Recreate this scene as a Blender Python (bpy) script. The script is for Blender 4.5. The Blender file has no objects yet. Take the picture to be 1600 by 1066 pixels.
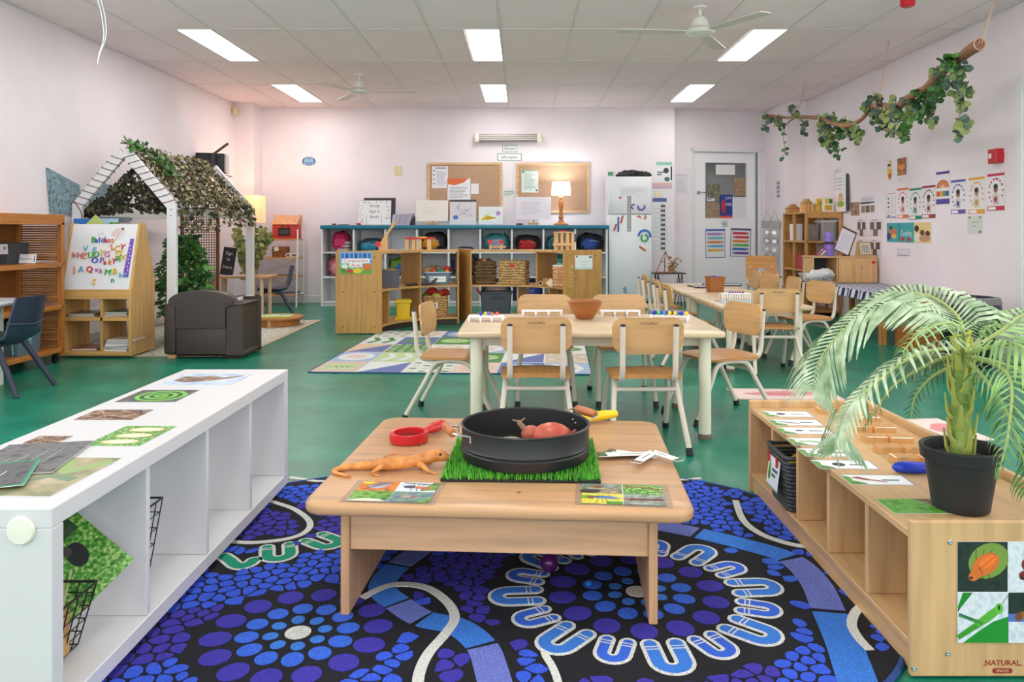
import bpy, bmesh, math, random
from mathutils import Vector, Matrix, noise
R = random.Random(7)
PI = math.pi
SC = bpy.context.scene
COL = SC.collection
# ---------------------------------------------------------------- camera, world, exposure
K, CX, HY, H = 1200., 817., 361., .98          # focal length in px, horizon and axis of the 1600x1066 frame, eye height
cam = bpy.data.cameras.new('camera'); camo = bpy.data.objects.new('camera', cam); COL.objects.link(camo)
cam.sensor_width = 36; cam.lens = K/1600*36; cam.shift_x = (800-CX)/1600; cam.shift_y = (HY-533)/1600
cam.clip_start = .05
camo.location = (0, 0, H); camo.rotation_euler = (PI/2, 0, 0); SC.camera = camo
wd = bpy.data.worlds.new('sky'); SC.world = wd; wd.use_nodes = True
wd.node_tree.nodes['Background'].inputs[0].default_value = (.93, .96, 1, 1)
wd.node_tree.nodes['Background'].inputs[1].default_value = 2.5
SC.view_settings.view_transform = 'Standard'; SC.view_settings.look = 'None'
SC.view_settings.gamma = 1; SC.view_settings.use_curve_mapping = False
SC.view_settings.exposure = 0.2
PANEL = 12.5                                     # glow of the ceiling panels
# ---------------------------------------------------------------- helpers: picture point -> place
def P(px, py, Y): return Vector(((px-CX)*Y/K, Y, H-(py-HY)*Y/K))
def G(px, py, Z=0.):
    Y = K*(H-Z)/(py-HY); return Vector(((px-CX)*Y/K, Y, Z))
def RW(px, py, X): Y = X*K/(px-CX); return Vector((X, Y, H-(py-HY)*Y/K))
# ---------------------------------------------------------------- materials
def lin(c):
    o = []
    for v in c[:3]:
        v /= 255.; o.append(v/12.92 if v <= .04045 else ((v+.055)/1.055)**2.4)
    return (*o, 1)
_m = {}
def M(c, r=.5, kind='', c2=None, c3=None, s=1., axis='x', metal=0., e=0.):
    key = (tuple(c), r, kind, c2, c3, s, axis, metal, e)
    if key in _m: return _m[key]
    m = bpy.data.materials.new((kind or 'plain')+'_%d_%d_%d' % tuple(c[:3])); _m[key] = m
    m.use_nodes = True; nt = m.node_tree; N = nt.nodes; b = N['Principled BSDF']; L = nt.links
    b.inputs['Base Color'].default_value = lin(c); b.inputs['Roughness'].default_value = r; b.inputs['Metallic'].default_value = metal
    def coords(sc):
        t = N.new('ShaderNodeTexCoord'); mp = N.new('ShaderNodeMapping'); mp.inputs['Scale'].default_value = sc
        L.new(t.outputs['Object'], mp.inputs[0]); return mp.outputs[0]
    def nz(sc, scale=1., det=3.):
        n = N.new('ShaderNodeTexNoise'); n.inputs['Scale'].default_value = scale; n.inputs['Detail'].default_value = det
        L.new(coords(sc), n.inputs['Vector']); return n
    def ramp(fac, stops):
        q = N.new('ShaderNodeValToRGB'); el = q.color_ramp.elements
        while len(el) < len(stops): el.new(.5)
        for a, (p, cc) in zip(el, stops): a.position = p; a.color = lin(cc)
        L.new(fac, q.inputs[0]); L.new(q.outputs[0], b.inputs['Base Color']); return q
    def bump(h, st, d=.002):
        q = N.new('ShaderNodeBump'); q.inputs['Strength'].default_value = st; q.inputs['Distance'].default_value = d
        L.new(h, q.inputs['Height']); L.new(q.outputs[0], b.inputs['Normal'])
    mul = lambda k: tuple(min(255, v*k) for v in c[:3])
    if kind == 'wood':
        sc = {'x': (1.6, 22, 22), 'y': (22, 1.6, 22), 'z': (22, 22, 1.6)}[axis]
        n = nz(tuple(v*s for v in sc), 1.5, 4.); ramp(n.outputs[0], [(.3, c2 or mul(.88)), (.55, c), (.75, mul(1.05))]); bump(n.outputs[0], .05)
    elif kind == 'fabric':
        n = nz((1, 1, 1), 260*s, 2.); ramp(n.outputs[0], [(.3, c2 or mul(.72)), (.7, mul(1.12))]); bump(n.outputs[0], .5, .004)
    elif kind == 'photo':
        n = nz((1, 1, 1), 40*s, 5.); ramp(n.outputs[0], [(.34, c), (.5, c2), (.66, c3 or c)])
    elif kind == 'grass':
        n = nz((1, 1, 1), 60*s, 4.); ramp(n.outputs[0], [(.3, mul(.5)), (.5, c), (.7, c2 or mul(1.4))])
    elif kind == 'paint':
        n = nz((1, 1, 1), 1.3*s, 4.); ramp(n.outputs[0], [(.3, mul(.975)), (.7, mul(1.02))]); bump(nz((1, 1, 1), 90, 3.).outputs[0], .06, .002)
    elif kind == 'floor':
        n = nz((1, 1, 1), 2.6, 6.); ramp(n.outputs[0], [(.3, mul(.86)), (.52, c), (.75, c2)])
        n2 = nz((1, 1, 1), 9., 5.); mr = N.new('ShaderNodeMapRange'); mr.inputs['To Min'].default_value = r*.75; mr.inputs['To Max'].default_value = r*1.3
        L.new(n2.outputs[0], mr.inputs[0]); L.new(mr.outputs[0], b.inputs['Roughness']); bump(nz((1, 1, 1), 25., 3.).outputs[0], .03, .002)
    elif kind == 'leather':
        v = N.new('ShaderNodeTexVoronoi'); v.inputs['Scale'].default_value = 160; L.new(coords((1, 1, 1)), v.inputs['Vector']); bump(v.outputs[0], .15, .002)
    elif kind == 'leaf':
        n = nz((1, 1, 1), 30*s, 2.); ramp(n.outputs[0], [(.3, mul(.8)), (.7, c2 or mul(1.2))])
        b.inputs['Transmission Weight'].default_value = 0; b.inputs['Subsurface Weight'].default_value = 0
    elif kind in ('clear', 'glass'):
        out = N['Material Output']; t = N.new('ShaderNodeBsdfTransparent'); t.inputs[0].default_value = lin(c)
        g = N.new('ShaderNodeBsdfGlossy'); g.inputs['Roughness'].default_value = r; d = N.new('ShaderNodeBsdfDiffuse'); d.inputs[0].default_value = lin(c)
        m1 = N.new('ShaderNodeMixShader'); m1.inputs[0].default_value = .08 if kind == 'glass' else .12
        L.new(t.outputs[0], m1.inputs[1]); L.new(g.outputs[0], m1.inputs[2])
        m2 = N.new('ShaderNodeMixShader'); m2.inputs[0].default_value = .02 if kind == 'glass' else .3*s
        L.new(m1.outputs[0], m2.inputs[1]); L.new(d.outputs[0], m2.inputs[2]); L.new(m2.outputs[0], out.inputs[0])
    elif kind == 'emit':
        b.inputs['Emission Color'].default_value = lin(c); b.inputs['Emission Strength'].default_value = e
    elif kind == 'shade':
        b.inputs['Emission Color'].default_value = lin(c); b.inputs['Emission Strength'].default_value = e; b.inputs['Transmission Weight'].default_value = .3
    elif kind == 'check':
        t = N.new('ShaderNodeTexChecker'); t.inputs['Scale'].default_value = s; L.new(coords((1, 1, 0)), t.inputs[0])
        t.inputs[1].default_value = lin(c); t.inputs[2].default_value = lin(c2); L.new(t.outputs[0], b.inputs['Base Color'])
    return m
def wood(c, axis='x', r=.42, s=1., c2=None): return M(c, r, 'wood', s=s, axis=axis, c2=c2)
WHITE = M((238, 238, 240), .45); BLACK = M((22, 22, 24), .45); CREAM = M((232, 224, 208), .35); CHROME = M((200, 202, 206), .25, metal=1.)
BIRCH = (226, 190, 140); OAK = (196, 140, 72); PINE = (214, 168, 110); MAPLE = (226, 192, 146)
# ---------------------------------------------------------------- mesh builder
class MB:
    def __init__(s): s.v = []; s.f = []; s.k = []; s.cur = 0; s.T = None
    def add(s, v, f, k=None):
        n = len(s.v); T = s.T
        s.v += [tuple(T @ Vector(q)) for q in v] if T is not None else [tuple(q) for q in v]
        s.f += [tuple(i+n for i in q) for q in f]; s.k += [s.cur if k is None else k]*len(f); return s
    def box(s, x0, x1, y0, y1, z0, z1, b=0., k=None):
        if x0 > x1: x0, x1 = x1, x0
        if y0 > y1: y0, y1 = y1, y0
        if z0 > z1: z0, z1 = z1, z0
        b = min(b, (x1-x0)*.45, (y1-y0)*.45, (z1-z0)*.45)
        if b <= 0:
            v = [(x, y, z) for z in (z0, z1) for y in (y0, y1) for x in (x0, x1)]
            return s.add(v, [(0, 2, 3, 1), (4, 5, 7, 6), (0, 1, 5, 4), (2, 6, 7, 3), (0, 4, 6, 2), (1, 3, 7, 5)], k)
        bm = bmesh.new(); bmesh.ops.create_cube(bm, size=1.)
        for q in bm.verts: q.co = ((x0+x1)/2+q.co.x*(x1-x0), (y0+y1)/2+q.co.y*(y1-y0), (z0+z1)/2+q.co.z*(z1-z0))
        bmesh.ops.bevel(bm, geom=bm.edges[:], offset=b, segments=2 if b > .004 else 1, profile=.5, affect='EDGES')
        bm.verts.index_update(); r = s.add([q.co[:] for q in bm.verts], [tuple(w.index for w in q.verts) for q in bm.faces], k); bm.free(); return r
    def tube(s, pts, r, n=8, closed=False, cap=True, k=None, flat=1.):
        pts = [Vector(p) for p in pts]; m = len(pts); rr = r if callable(r) else ((lambda t: r) if not isinstance(r, (list, tuple)) else None)
        rad = [rr(i/(m-1)) for i in range(m)] if rr else list(r)
        V = []; F = []; up = None
        for i, p in enumerate(pts):
            a = pts[(i-1) % m] if (closed or i) else p; c = pts[(i+1) % m] if (closed or i < m-1) else p
            t = (c-a).normalized()
            if up is None: up = Vector((0, 0, 1)) if abs(t.z) < .9 else Vector((1, 0, 0))
            x = t.cross(up)
            if x.length < 1e-5: x = t.cross(Vector((0, 1, 0)))
            x.normalize(); y = x.cross(t).normalized(); up = y
            for j in range(n):
                w = 2*PI*j/n; V.append(p+x*math.cos(w)*rad[i]+y*math.sin(w)*rad[i]*flat)
        for i in range(m if closed else m-1):
            for j in range(n):
                a = i*n+j; b = i*n+(j+1) % n; c = ((i+1) % m)*n+(j+1) % n; d = ((i+1) % m)*n+j; F.append((a, b, c, d))
        if cap and not closed: F += [tuple(range(n-1, -1, -1)), tuple((m-1)*n+j for j in range(n))]
        return s.add(V, F, k)
    def cyl(s, p, q, r, r2=None, n=14, k=None): return s.tube([p, q], [r, r if r2 is None else r2], n, k=k)
    def lathe(s, prof, c=(0, 0, 0), n=24, k=None, cap=True):
        V = []; F = []
        for r, z in prof:
            for j in range(n): w = 2*PI*j/n; V.append((c[0]+r*math.cos(w), c[1]+r*math.sin(w), c[2]+z))
        for i in range(len(prof)-1):
            for j in range(n): F.append((i*n+j, i*n+(j+1) % n, (i+1)*n+(j+1) % n, (i+1)*n+j))
        if cap: F += [tuple(range(n-1, -1, -1)), tuple((len(prof)-1)*n+j for j in range(n))]
        return s.add(V, F, k)
    def ell(s, c, r, nu=14, nv=9, k=None, e=1., lump=0., seed=0.):
        V = []; F = []
        sp = lambda q: math.copysign(abs(q)**e, q)
        for i in range(nv+1):
            a = -PI/2+PI*i/nv
            for j in range(nu):
                w = 2*PI*j/nu; d = Vector((sp(math.cos(a))*sp(math.cos(w)), sp(math.cos(a))*sp(math.sin(w)), sp(math.sin(a))))
                g = 1+lump*noise.noise(d*2.2+Vector((seed, seed*.7, 3)))
                V.append((c[0]+d.x*r[0]*g, c[1]+d.y*r[1]*g, c[2]+d.z*r[2]*g))
        for i in range(nv):
            for j in range(nu): F.append((i*nu+j, i*nu+(j+1) % nu, (i+1)*nu+(j+1) % nu, (i+1)*nu+j))
        return s.add(V, F, k)
    def prism(s, pts, z0, z1, k=None):
        n = len(pts); V = [(x, y, z0) for x, y in pts]+[(x, y, z1) for x, y in pts]
        F = [tuple(range(n-1, -1, -1)), tuple(range(n, 2*n))]+[(i, (i+1) % n, n+(i+1) % n, n+i) for i in range(n)]
        return s.add(V, F, k)
    def obj(s, name, mats, parent=None, smooth=True, loc=None, rz=0., ang=.6):
        me = bpy.data.meshes.new(name); me.from_pydata(s.v, [], s.f)
        for q in (mats if isinstance(mats, (list, tuple)) else [mats]): me.materials.append(q)
        if any(s.k): me.polygons.foreach_set('material_index', s.k)
        if smooth:
            me.polygons.foreach_set('use_smooth', [True]*len(s.f)); me.set_sharp_from_angle(angle=ang)
        me.update(); o = bpy.data.objects.new(name, me); COL.objects.link(o)
        if parent: o.parent = parent
        if loc is not None: o.location = loc
        if rz: o.rotation_euler.z = rz
        return o
def Box(name, mat, x0, x1, y0, y1, z0, z1, parent=None, b=.002): return MB().box(x0, x1, y0, y1, z0, z1, b).obj(name, mat, parent)
def tag(o, label, cat=None, group=None, kind=None):
    if label: o['label'] = label
    if cat: o['category'] = cat
    if group: o['group'] = group
    if kind: o['kind'] = kind
    return o
def thing(name, label, cat, loc=(0, 0, 0), rz=0., group=None):
    o = bpy.data.objects.new(name, None); COL.objects.link(o); o.location = loc; o.rotation_euler.z = rz; o.empty_display_size = .05
    return tag(o, label, cat, group)
def struct(o): o['kind'] = 'structure'; return o
def copy_tree(o, parent=None):
    c = o.copy(); COL.objects.link(c); c.parent = parent
    for ch in list(o.children): copy_tree(ch, c)
    return c
# ---------------------------------------------------------------- flat print: polygons of colour on a sheet
_t = {}
def txt(t, ex=0.):
    if (t, ex) not in _t:
        cu = bpy.data.curves.new('t', 'FONT'); cu.body = t; cu.size = 1; cu.resolution_u = 2; cu.align_x = 'CENTER'; cu.extrude = ex
        ob = bpy.data.objects.new('t', cu); COL.objects.link(ob); dg = bpy.context.evaluated_depsgraph_get()
        me = bpy.data.meshes.new_from_object(ob.evaluated_get(dg)); _t[(t, ex)] = ([v.co[:] for v in me.vertices], [tuple(p.vertices) for p in me.polygons])
        bpy.data.objects.remove(ob); bpy.data.curves.remove(cu); bpy.data.meshes.remove(me)
    return _t[(t, ex)]
def art(name, shapes, parent, w=1., h=1., off=.0004, step=.00005, T=None):
    mb = MB(); mb.T = T; mats = []; ix = {}
    for i, (c, sh) in enumerate(shapes):
        m = c if isinstance(c, bpy.types.Material) else M(c, .55)
        if m.name not in ix: ix[m.name] = len(mats); mats.append(m)
        z = off+i*step
        if sh[0] == 'T':
            _, t, size, u, v = sh[:5]; asp = sh[5] if len(sh) > 5 else 1.
            vs, fs = txt(t); mb.add([(u*w+x*size*h*asp, v*h+y*size*h, z) for x, y, _z in vs], fs, ix[m.name])
        else: mb.add([(u*w, v*h, z) for u, v in sh], [tuple(range(len(sh)))], ix[m.name])
    return mb.obj(name, mats, parent, smooth=False)
def el(u, v, a, b, rot=0., n=18):
    c, s = math.cos(rot), math.sin(rot)
    return [(u+a*math.cos(2*PI*i/n)*c-b*math.sin(2*PI*i/n)*s, v+a*math.cos(2*PI*i/n)*s+b*math.sin(2*PI*i/n)*c) for i in range(n)]
def rc(u0, v0, u1, v1): return [(u0, v0), (u1, v0), (u1, v1), (u0, v1)]
def stroke(pts, w, w1=None):
    p = [Vector((a, b)) for a, b in pts]; l = []; r = []; n = len(p)
    for i in range(n):
        t = (p[min(i+1, n-1)]-p[max(i-1, 0)]).normalized(); q = Vector((-t.y, t.x)); k = w if w1 is None else w+(w1-w)*i/(n-1)
        l.append(tuple(p[i]+q*k/2)); r.append(tuple(p[i]-q*k/2))
    return l+r[::-1]
def smoothline(pts, n=6):
    p = [Vector(q) for q in pts]; o = []
    for i in range(len(p)-1):
        a = p[max(i-1, 0)]; b = p[i]; c = p[i+1]; d = p[min(i+2, len(p)-1)]
        for j in range(n):
            t = j/n; o.append(.5*((2*b)+(c-a)*t+(2*a-5*b+4*c-d)*t*t+(3*b-a-3*c+d)*t**3))
    return o+[p[-1]]
def lines(c, u0, u1, v0, v1, n, th=.012, seed=1):
    q = random.Random(seed); o = []
    for i in range(n):
        v = v0+(v1-v0)*(i+.5)/n; o.append((c, rc(u0, v-th, u0+(u1-u0)*q.uniform(.6, 1), v+th)))
    return o
def frame(pos, face, rz=0., tilt=0.):
    A = {'back': ((1, 0, 0), (0, 0, 1), (0, -1, 0)), 'right': ((0, -1, 0), (0, 0, 1), (-1, 0, 0)), 'left': ((0, 1, 0), (0, 0, 1), (1, 0, 0)), 'up': ((1, 0, 0), (0, 1, 0), (0, 0, 1))}[face]
    m = Matrix(A).transposed().to_4x4(); m = Matrix.Translation(pos) @ m @ Matrix.Rotation(rz, 4, 'Z') @ Matrix.Rotation(tilt, 4, 'X'); return m
def sheet(name, label, cat, T, w, h, shapes, paper=(244, 243, 240), th=.0015, group=None, parent=None):
    """a paper or card: the sheet itself and its print; shapes in 0..1"""
    o = MB().box(-w/2, w/2, -h/2, h/2, 0, th).obj(name, paper if isinstance(paper, bpy.types.Material) else M(paper, .4), parent, smooth=False); o.matrix_basis = T
    if label: tag(o, label, cat, group)
    if shapes: art('print', shapes, o, w, h, th+.0003, T=Matrix.Translation((-w/2, -h/2, 0)))
    return o
def onback(px0, py0, px1, py1, Y=10.445):
    a = P(px0, py0, Y); b = P(px1, py1, Y); return frame(((a.x+b.x)/2, Y, (a.z+b.z)/2), 'back'), b.x-a.x, a.z-b.z
def onright(px0, py0, px1, py1, X=3.668):
    Y0 = X*K/(px0-CX); Y1 = X*K/(px1-CX); Yc = (Y0+Y1)/2; z0 = H-(py0-HY)*Yc/K; z1 = H-(py1-HY)*Yc/K
    return frame((X, Yc, (z0+z1)/2), 'right'), Y0-Y1, z0-z1
# ================================================================ the room
XL, XR, YB, ZC = -3.8, 3.67, 10.45, 2.66
wallm = M((244, 234, 239), .6, 'paint'); ceilm = M((252, 236, 238), .8, 'paint'); railm = M((226, 222, 216), .5); trimm = M((238, 236, 238), .4)
floor = struct(Box('floor', M((14, 124, 98), .3, 'floor', c2=(34, 144, 114)), XL-.1, XR+.1, -3.1, 11.2, -.1, 0, b=0))
def added_window_wall(name, win, x0, x1, ya, yb, y_end):
    # side wall with unseen windows beside the photographer, added to light ceiling and walls
    struct(MB().box(x0, x1, -3.1, ya, 0, ZC+.1).box(x0, x1, yb, y_end, 0, ZC+.1).box(x0, x1, ya, yb, 0, .45).box(x0, x1, ya, yb, 2.45, ZC+.1).obj(name, wallm, smooth=False))
    w = struct(thing(win, '', ''))
    for i in range(6): y = ya+(yb-ya)*i/5; MB().box(x0+.02, x1-.02, y-.03, y+.03, .45, 2.45, .004).obj('mullion', trimm, w)
    for z in (.45, 2.41): MB().box(x0+.02, x1-.02, ya, yb, z, z+.04, .004).obj('window_rail', trimm, w)
added_window_wall('wall_left', 'added_window_2', XL-.1, XL, -2.6, 4.3, 10.1)
struct(Box('wall_back', wallm, XL-.1, 2.064, YB, YB+.4, 0, ZC+.1, b=0))
struct(Box('wall_left_nib', wallm, XL-.1, -3.54, 10.1, YB, 0, ZC+.1, b=0))
added_window_wall('wall_right', 'added_window_3', XR, XR+.1, -2.6, 4.3, 9.94)
struct(Box('wall_right_nib', wallm, 3.42, XR+.1, 9.94, 11.2, 0, ZC+.1, b=0))
# angled wall with the door
DA = math.atan2(.23, 1.39); D0 = Vector((2.064, 10.62, 0)); DW = 1.46
wn = Vector((math.sin(DA), -math.cos(DA), 0))
def onw(px, py):            # point of the door wall seen at a picture point -> (u along wall, z)
    d = Vector(((px-CX)/K, 1, -(py-HY)/K)); t = (D0-Vector((0, 0, H))).dot(wn)/d.dot(wn); q = Vector((0, 0, H))+d*t
    return (q-D0).x/math.cos(DA), q.z
u0, zt = onw(1084, 237); u1, _ = onw(1184, 239)
dw = MB().box(0, u0, 0, .12, 0, ZC+.1).box(u1, DW, 0, .12, 0, ZC+.1).box(u0, u1, 0, .12, zt, ZC+.1).obj('wall_door', wallm, loc=D0, rz=DA); struct(dw)
dr = struct(thing('door_1', '', '', D0, DA))
MB().box(u0-.05, u0, -.015, .12, 0, zt+.05, .004).box(u1, u1+.05, -.015, .12, 0, zt+.05, .004).box(u0-.05, u1+.05, -.015, .12, zt, zt+.05, .004).obj('door_frame', trimm, dr)
a0, w0 = onw(1103, 254); a1, w1 = onw(1167, 341)
MB().box(u0, a0, .02, .06, .01, zt).box(a1, u1-.03, .02, .06, .01, zt).box(a0, a1, .02, .06, w0, zt).box(a0, a1, .02, .06, .01, w1).obj('door_leaf', M((250, 246, 250), .4), dr)
Box('hinge_edge', M((150, 146, 156), .5), u1-.03, u1, .012, .06, .01, zt, dr)
MB().box(a0, a1, .035, .042, w1, w0).obj('window_pane', M((240, 244, 246), .05, 'glass'), dr)
MB().box(a0-.01, a1+.01, .016, .022, w0, w0+.012).box(a0-.01, a1+.01, .016, .022, w1-.012, w1).box(a0-.012, a0, .016, .022, w1, w0).box(a1, a1+.012, .016, .022, w1, w0).obj('window_bead', trimm, dr)
hu, hz = onw(1092, 301)
MB().cyl((hu, .02, hz), (hu, .008, hz), .028).cyl((hu, .01, hz), (hu, -.045, hz), .009).tube([(hu, -.045, hz), (hu+.03, -.05, hz), (hu+.11, -.05, hz)], .009).obj('door_handle', CHROME, dr)
bk = struct(MB().box(-.0, DW, .24, .3, 0, ZC).obj('wall_beyond_door', M((205, 196, 188), .7), loc=D0, rz=DA))
def ondoor(px0, py0, px1, py1, d=.018):
    a, z0 = onw(px0, py0); b, z1 = onw(px1, py1); uc = (a+b)/2
    T = Matrix.Translation(D0) @ Matrix.Rotation(DA, 4, 'Z') @ frame((uc, d, (z0+z1)/2), 'back'); return T, b-a, z0-z1
# unseen wall behind the camera: assumed windows, enlarged to brighten the ceiling
wf = MB().box(XL, XR, -3.1, -3, 0, .35).box(XL, XR, -3.1, -3, 2.5, ZC).box(XL, XL+.25, -3.1, -3, .35, 2.5).box(XR-.25, XR, -3.1, -3, .35, 2.5).obj('wall_front', wallm); struct(wf)
w = struct(thing('unseen_window_1', '', ''))
for i in range(5):
    x = XL+.25+i*(XR-XL-.5)/4; MB().box(x-.03, x+.03, -3.08, -3.02, .35, 2.5, .004).obj('mullion', trimm, w)
for z in (.35, 2.46): MB().box(XL+.25, XR-.25, -3.08, -3.02, z, z+.04, .004).obj('window_rail', trimm, w)
# second door frame, at the right edge of the view
d2 = struct(thing('door_2', '', ''))
MB().box(XR-.02, XR+.05, 5.62, 5.7, 0, 2.11, .004).obj('architrave', trimm, d2); MB().box(XR-.02, XR+.05, 4.7, 5.62, 2.05, 2.11, .004).obj('architrave', trimm, d2)
Box('door_leaf', trimm, XR-.008, XR+.05, 4.75, 5.62, .01, 2.05, d2)
bb = lambda n, *a: struct(Box(n, trimm, *a, b=.004))
bb('baseboard_back', -3.54, 2.06, YB-.016, YB, 0, .1); bb('baseboard_left', XL, XL+.016, -3, 10.1, 0, .1); bb('baseboard_right', XR-.016, XR, 5.7, 9.94, 0, .1)
bb('baseboard_nib', -3.54, -3.524, 10.1, YB, 0, .1); bb('baseboard_right_nib', 3.404, 3.42, 9.94, 10.8, 0, .1); bb('baseboard_left_nib', XL, -3.54, 10.084, 10.1, 0, .1)
# ---- ceiling: tiles laid in a grid of rails, light panels in some of the bays
ceil = struct(Box('ceiling', M((180, 175, 170), .9), XL-.1, XR+.1, -3.1, 11.2, ZC+.03, ZC+.1, b=0))
gx = [XL]+[-.19+.6*k for k in range(-5, 7) if XL < -.19+.6*k < XR]+[XR]
gy = [-3.]+[9.98-1.2*k for k in range(10, -1, -1) if 9.98-1.2*k > -2.9]+[YB, 11.1]
tm = {}
lights = [(x, y) for y in (8.78, 6.38, 3.98, 1.58, -.82) for x in (-2.59, -.19, 2.21)]
def tile(x0, x1, y0, y1):
    key = (round(x1-x0, 3), round(y1-y0, 3))
    if key not in tm:
        o = MB().box(.006, key[0]-.006, .006, key[1]-.006, 0, .015, .003).obj('ceiling_tile', ceilm, ceil, smooth=False); tm[key] = o.data
    else: o = bpy.data.objects.new('ceiling_tile', tm[key]); COL.objects.link(o); o.parent = ceil
    o.location = (x0, y0, ZC+R.uniform(0, .0015)); return o
for j in range(len(gy)-1):
    for i in range(len(gx)-1):
        x0, x1, y0, y1 = gx[i], gx[i+1], gy[j], gy[j+1]
        lit = any(abs(x1-lx) < .01 and abs(y0-ly) < .01 for lx, ly in lights)
        tile(x0, x1-.3 if lit else x1, y0, y1)
for x in gx[1:-1]: MB().box(x-.007, x+.007, -3, 11.1, ZC-.003, ZC+.03).obj('ceiling_rail', railm, ceil)
for y in gy[1:-1]: MB().box(XL, XR, y-.006, y+.006, ZC-.002, ZC+.03).obj('ceiling_rail', railm, ceil)
where = {(-2.59, 6.38): 'nearer of the two on the left, above the whiteboard easel', (-.19, 6.38): 'nearer of the two in the middle', (2.21, 6.38): 'nearer of the two on the right, beside the fan',
         (-2.59, 8.78): 'farther of the two on the left, beyond the playhouse', (-.19, 8.78): 'farther of the two in the middle, above the wall heater', (2.21, 8.78): 'farther of the two on the right, before the door'}
dif = M((255, 253, 250), .4, 'emit', e=PANEL)
for lx, ly in lights:
    t = thing('ceiling_light', 'flat white ceiling light panel, '+where.get((lx, ly), 'one of the panels behind the photographer'), 'ceiling light', (lx-.15, ly+.6, ZC), group='ceiling light panels')
    MB().box(-.148, .148, -.594, -.58, -.006, .015).box(-.148, .148, .58, .594, -.006, .015).box(-.148, -.138, -.58, .58, -.006, .015).box(.138, .148, -.58, .58, -.006, .015).obj('frame', WHITE, t)
    MB().box(-.138, .138, -.58, .58, -.002, .012).obj('diffuser', dif, t)
# ---- fans, at rest
fanw = M((236, 232, 222), .35)
def fan(x, y, a0, label):
    t = thing('ceiling_fan', label, 'fan', (x, y, ZC), group='ceiling fans')
    MB().lathe([(.05, 0), (.05, -.012), (.02, -.02)]).obj('canopy', fanw, t); MB().cyl((0, 0, -.02), (0, 0, -.1), .011).obj('rod', fanw, t)
    MB().lathe([(.02, -.07), (.045, -.085), (.06, -.12), (.065, -.15), (.05, -.16)]).obj('motor', fanw, t)
    MB().lathe([(.05, -.158), (.1, -.17), (.108, -.185), (.1, -.2), (.05, -.215), (.012, -.22)]).obj('housing', M((226, 224, 214), .3), t)
    for k in range(3):
        w = a0+k*2*PI/3; mb = MB(); mb.T = Matrix.Rotation(w, 4, 'Z')
        bl = [(.09, -.025), (.2, -.05), (.6, -.062), (.62, -.03), (.62, .03), (.6, .05), (.2, .045), (.09, .025)]
        mb.prism(bl, -.19, -.185); mb.obj('blade', M((214, 208, 198), .4), t)
fan(-1.756, 8.23, .02, 'white ceiling fan farther back, left of the middle light panels'); fan(1.33, 5.76, PI+.06, 'white ceiling fan nearer the camera, beside the right light panel')
t = thing('fire_sounder', 'red round fire alarm sounder on the ceiling at the top edge', 'alarm', (2.73, 5.45, ZC))
MB().lathe([(.055, 0), (.055, -.03), (.05, -.035)]).obj('base', M((190, 20, 30), .4), t); MB().lathe([(.05, -.035), (.05, -.075), (.04, -.088), (.0, -.09)]).obj('dome', M((205, 25, 38), .35), t)
# hanging white string
q = random.Random(3); pts = [(-1.925+.012*math.sin(i*.9)+q.uniform(-.004, .004), 3.5+.006*math.cos(i*.8), ZC-i*.0485) for i in range(20)]
tag(MB().tube(smoothline(pts, 3), .0022, 6).tube(smoothline([(a+.014*(1 if i < 15 else (19-i)/4), b, c) for i, (a, b, c) in enumerate(pts)], 3), .0022, 6).obj('string', WHITE), 'white curly string dangling from the ceiling at upper left', 'string')
# ================================================================ the round blue story rug
def c4(x, y): return G(160+x/2.667, 740+y/2.667).xy
def c5(x, y): return G(740+x/2.424, 740+y/2.424).xy
RC = Vector((-.09, 2.27)); RA, RB, RN = 1.06, .83, 2.9; RT = .012
def inrug(p, m=0.): return abs((p.x-RC.x)/(RA-m))**RN+abs((p.y-RC.y)/(RB-m))**RN < 1
rim = []
for i in range(96):
    w = 2*PI*i/96; c, s = math.cos(w), math.sin(w); rim.append((RC.x+RA*math.copysign(abs(c)**(2/RN), c), RC.y+RB*math.copysign(abs(s)**(2/RN), s)))
rug = thing('story_rug', 'dark rounded rug with blue dots and horseshoe motifs under the low table', 'rug')
pile = lambda c: M(c, .95, 'fabric', s=1.6)
BLK, WHT, COB, IND, SKY, LAV, GRN, MID = [pile(c) for c in ((15, 14, 24), (240, 232, 224), (52, 92, 226), (62, 50, 172), (58, 128, 226), (112, 124, 206), (24, 158, 122), (54, 106, 226))]
MB().prism(rim, 0.001, RT).obj('pile', BLK, rug)
MB().tube([(x, y, .008) for x, y in rim], .008, 6, closed=True).obj('binding', M((40, 72, 140), .9, 'fabric'), rug)
mot = [(c4(815, 685), .235), (c5(620, 465), .4)]
# the pattern: tufted pieces a hair proud of the black pile
def flat(shapes, name, mats, z=RT):
    mb = MB()
    for k, pts in shapes: mb.prism([tuple(p) for p in pts], z-.003, z+.0014+.0004*k, k)
    o = mb.obj(name, mats, rug, smooth=False); o['kind'] = 'stuff'; return o
for (c, rad), (r1, r2, r3) in zip(mot, ((.063, .118, .19), (.064, .124, .205))):
    MB().prism(el(c.x, c.y, .031, .031), RT-.003, RT+.0016).obj('centre_dot', WHT, rug, smooth=False)
    for nm, n, r, d, m in (('inner_dot', 8, r1, .018, SKY), ('middle_dot', 12, r2, .0275, MID), ('outer_dot', 14, r3, .036, IND)):
        for i in range(n):
            w = 2*PI*(i+.35)/n; MB().prism(el(c.x+r*math.cos(w), c.y+r*math.sin(w), d*R.uniform(.93, 1.07), d*.92, w), RT-.003, RT+.0014).obj(nm, m, rug, smooth=False)
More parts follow.
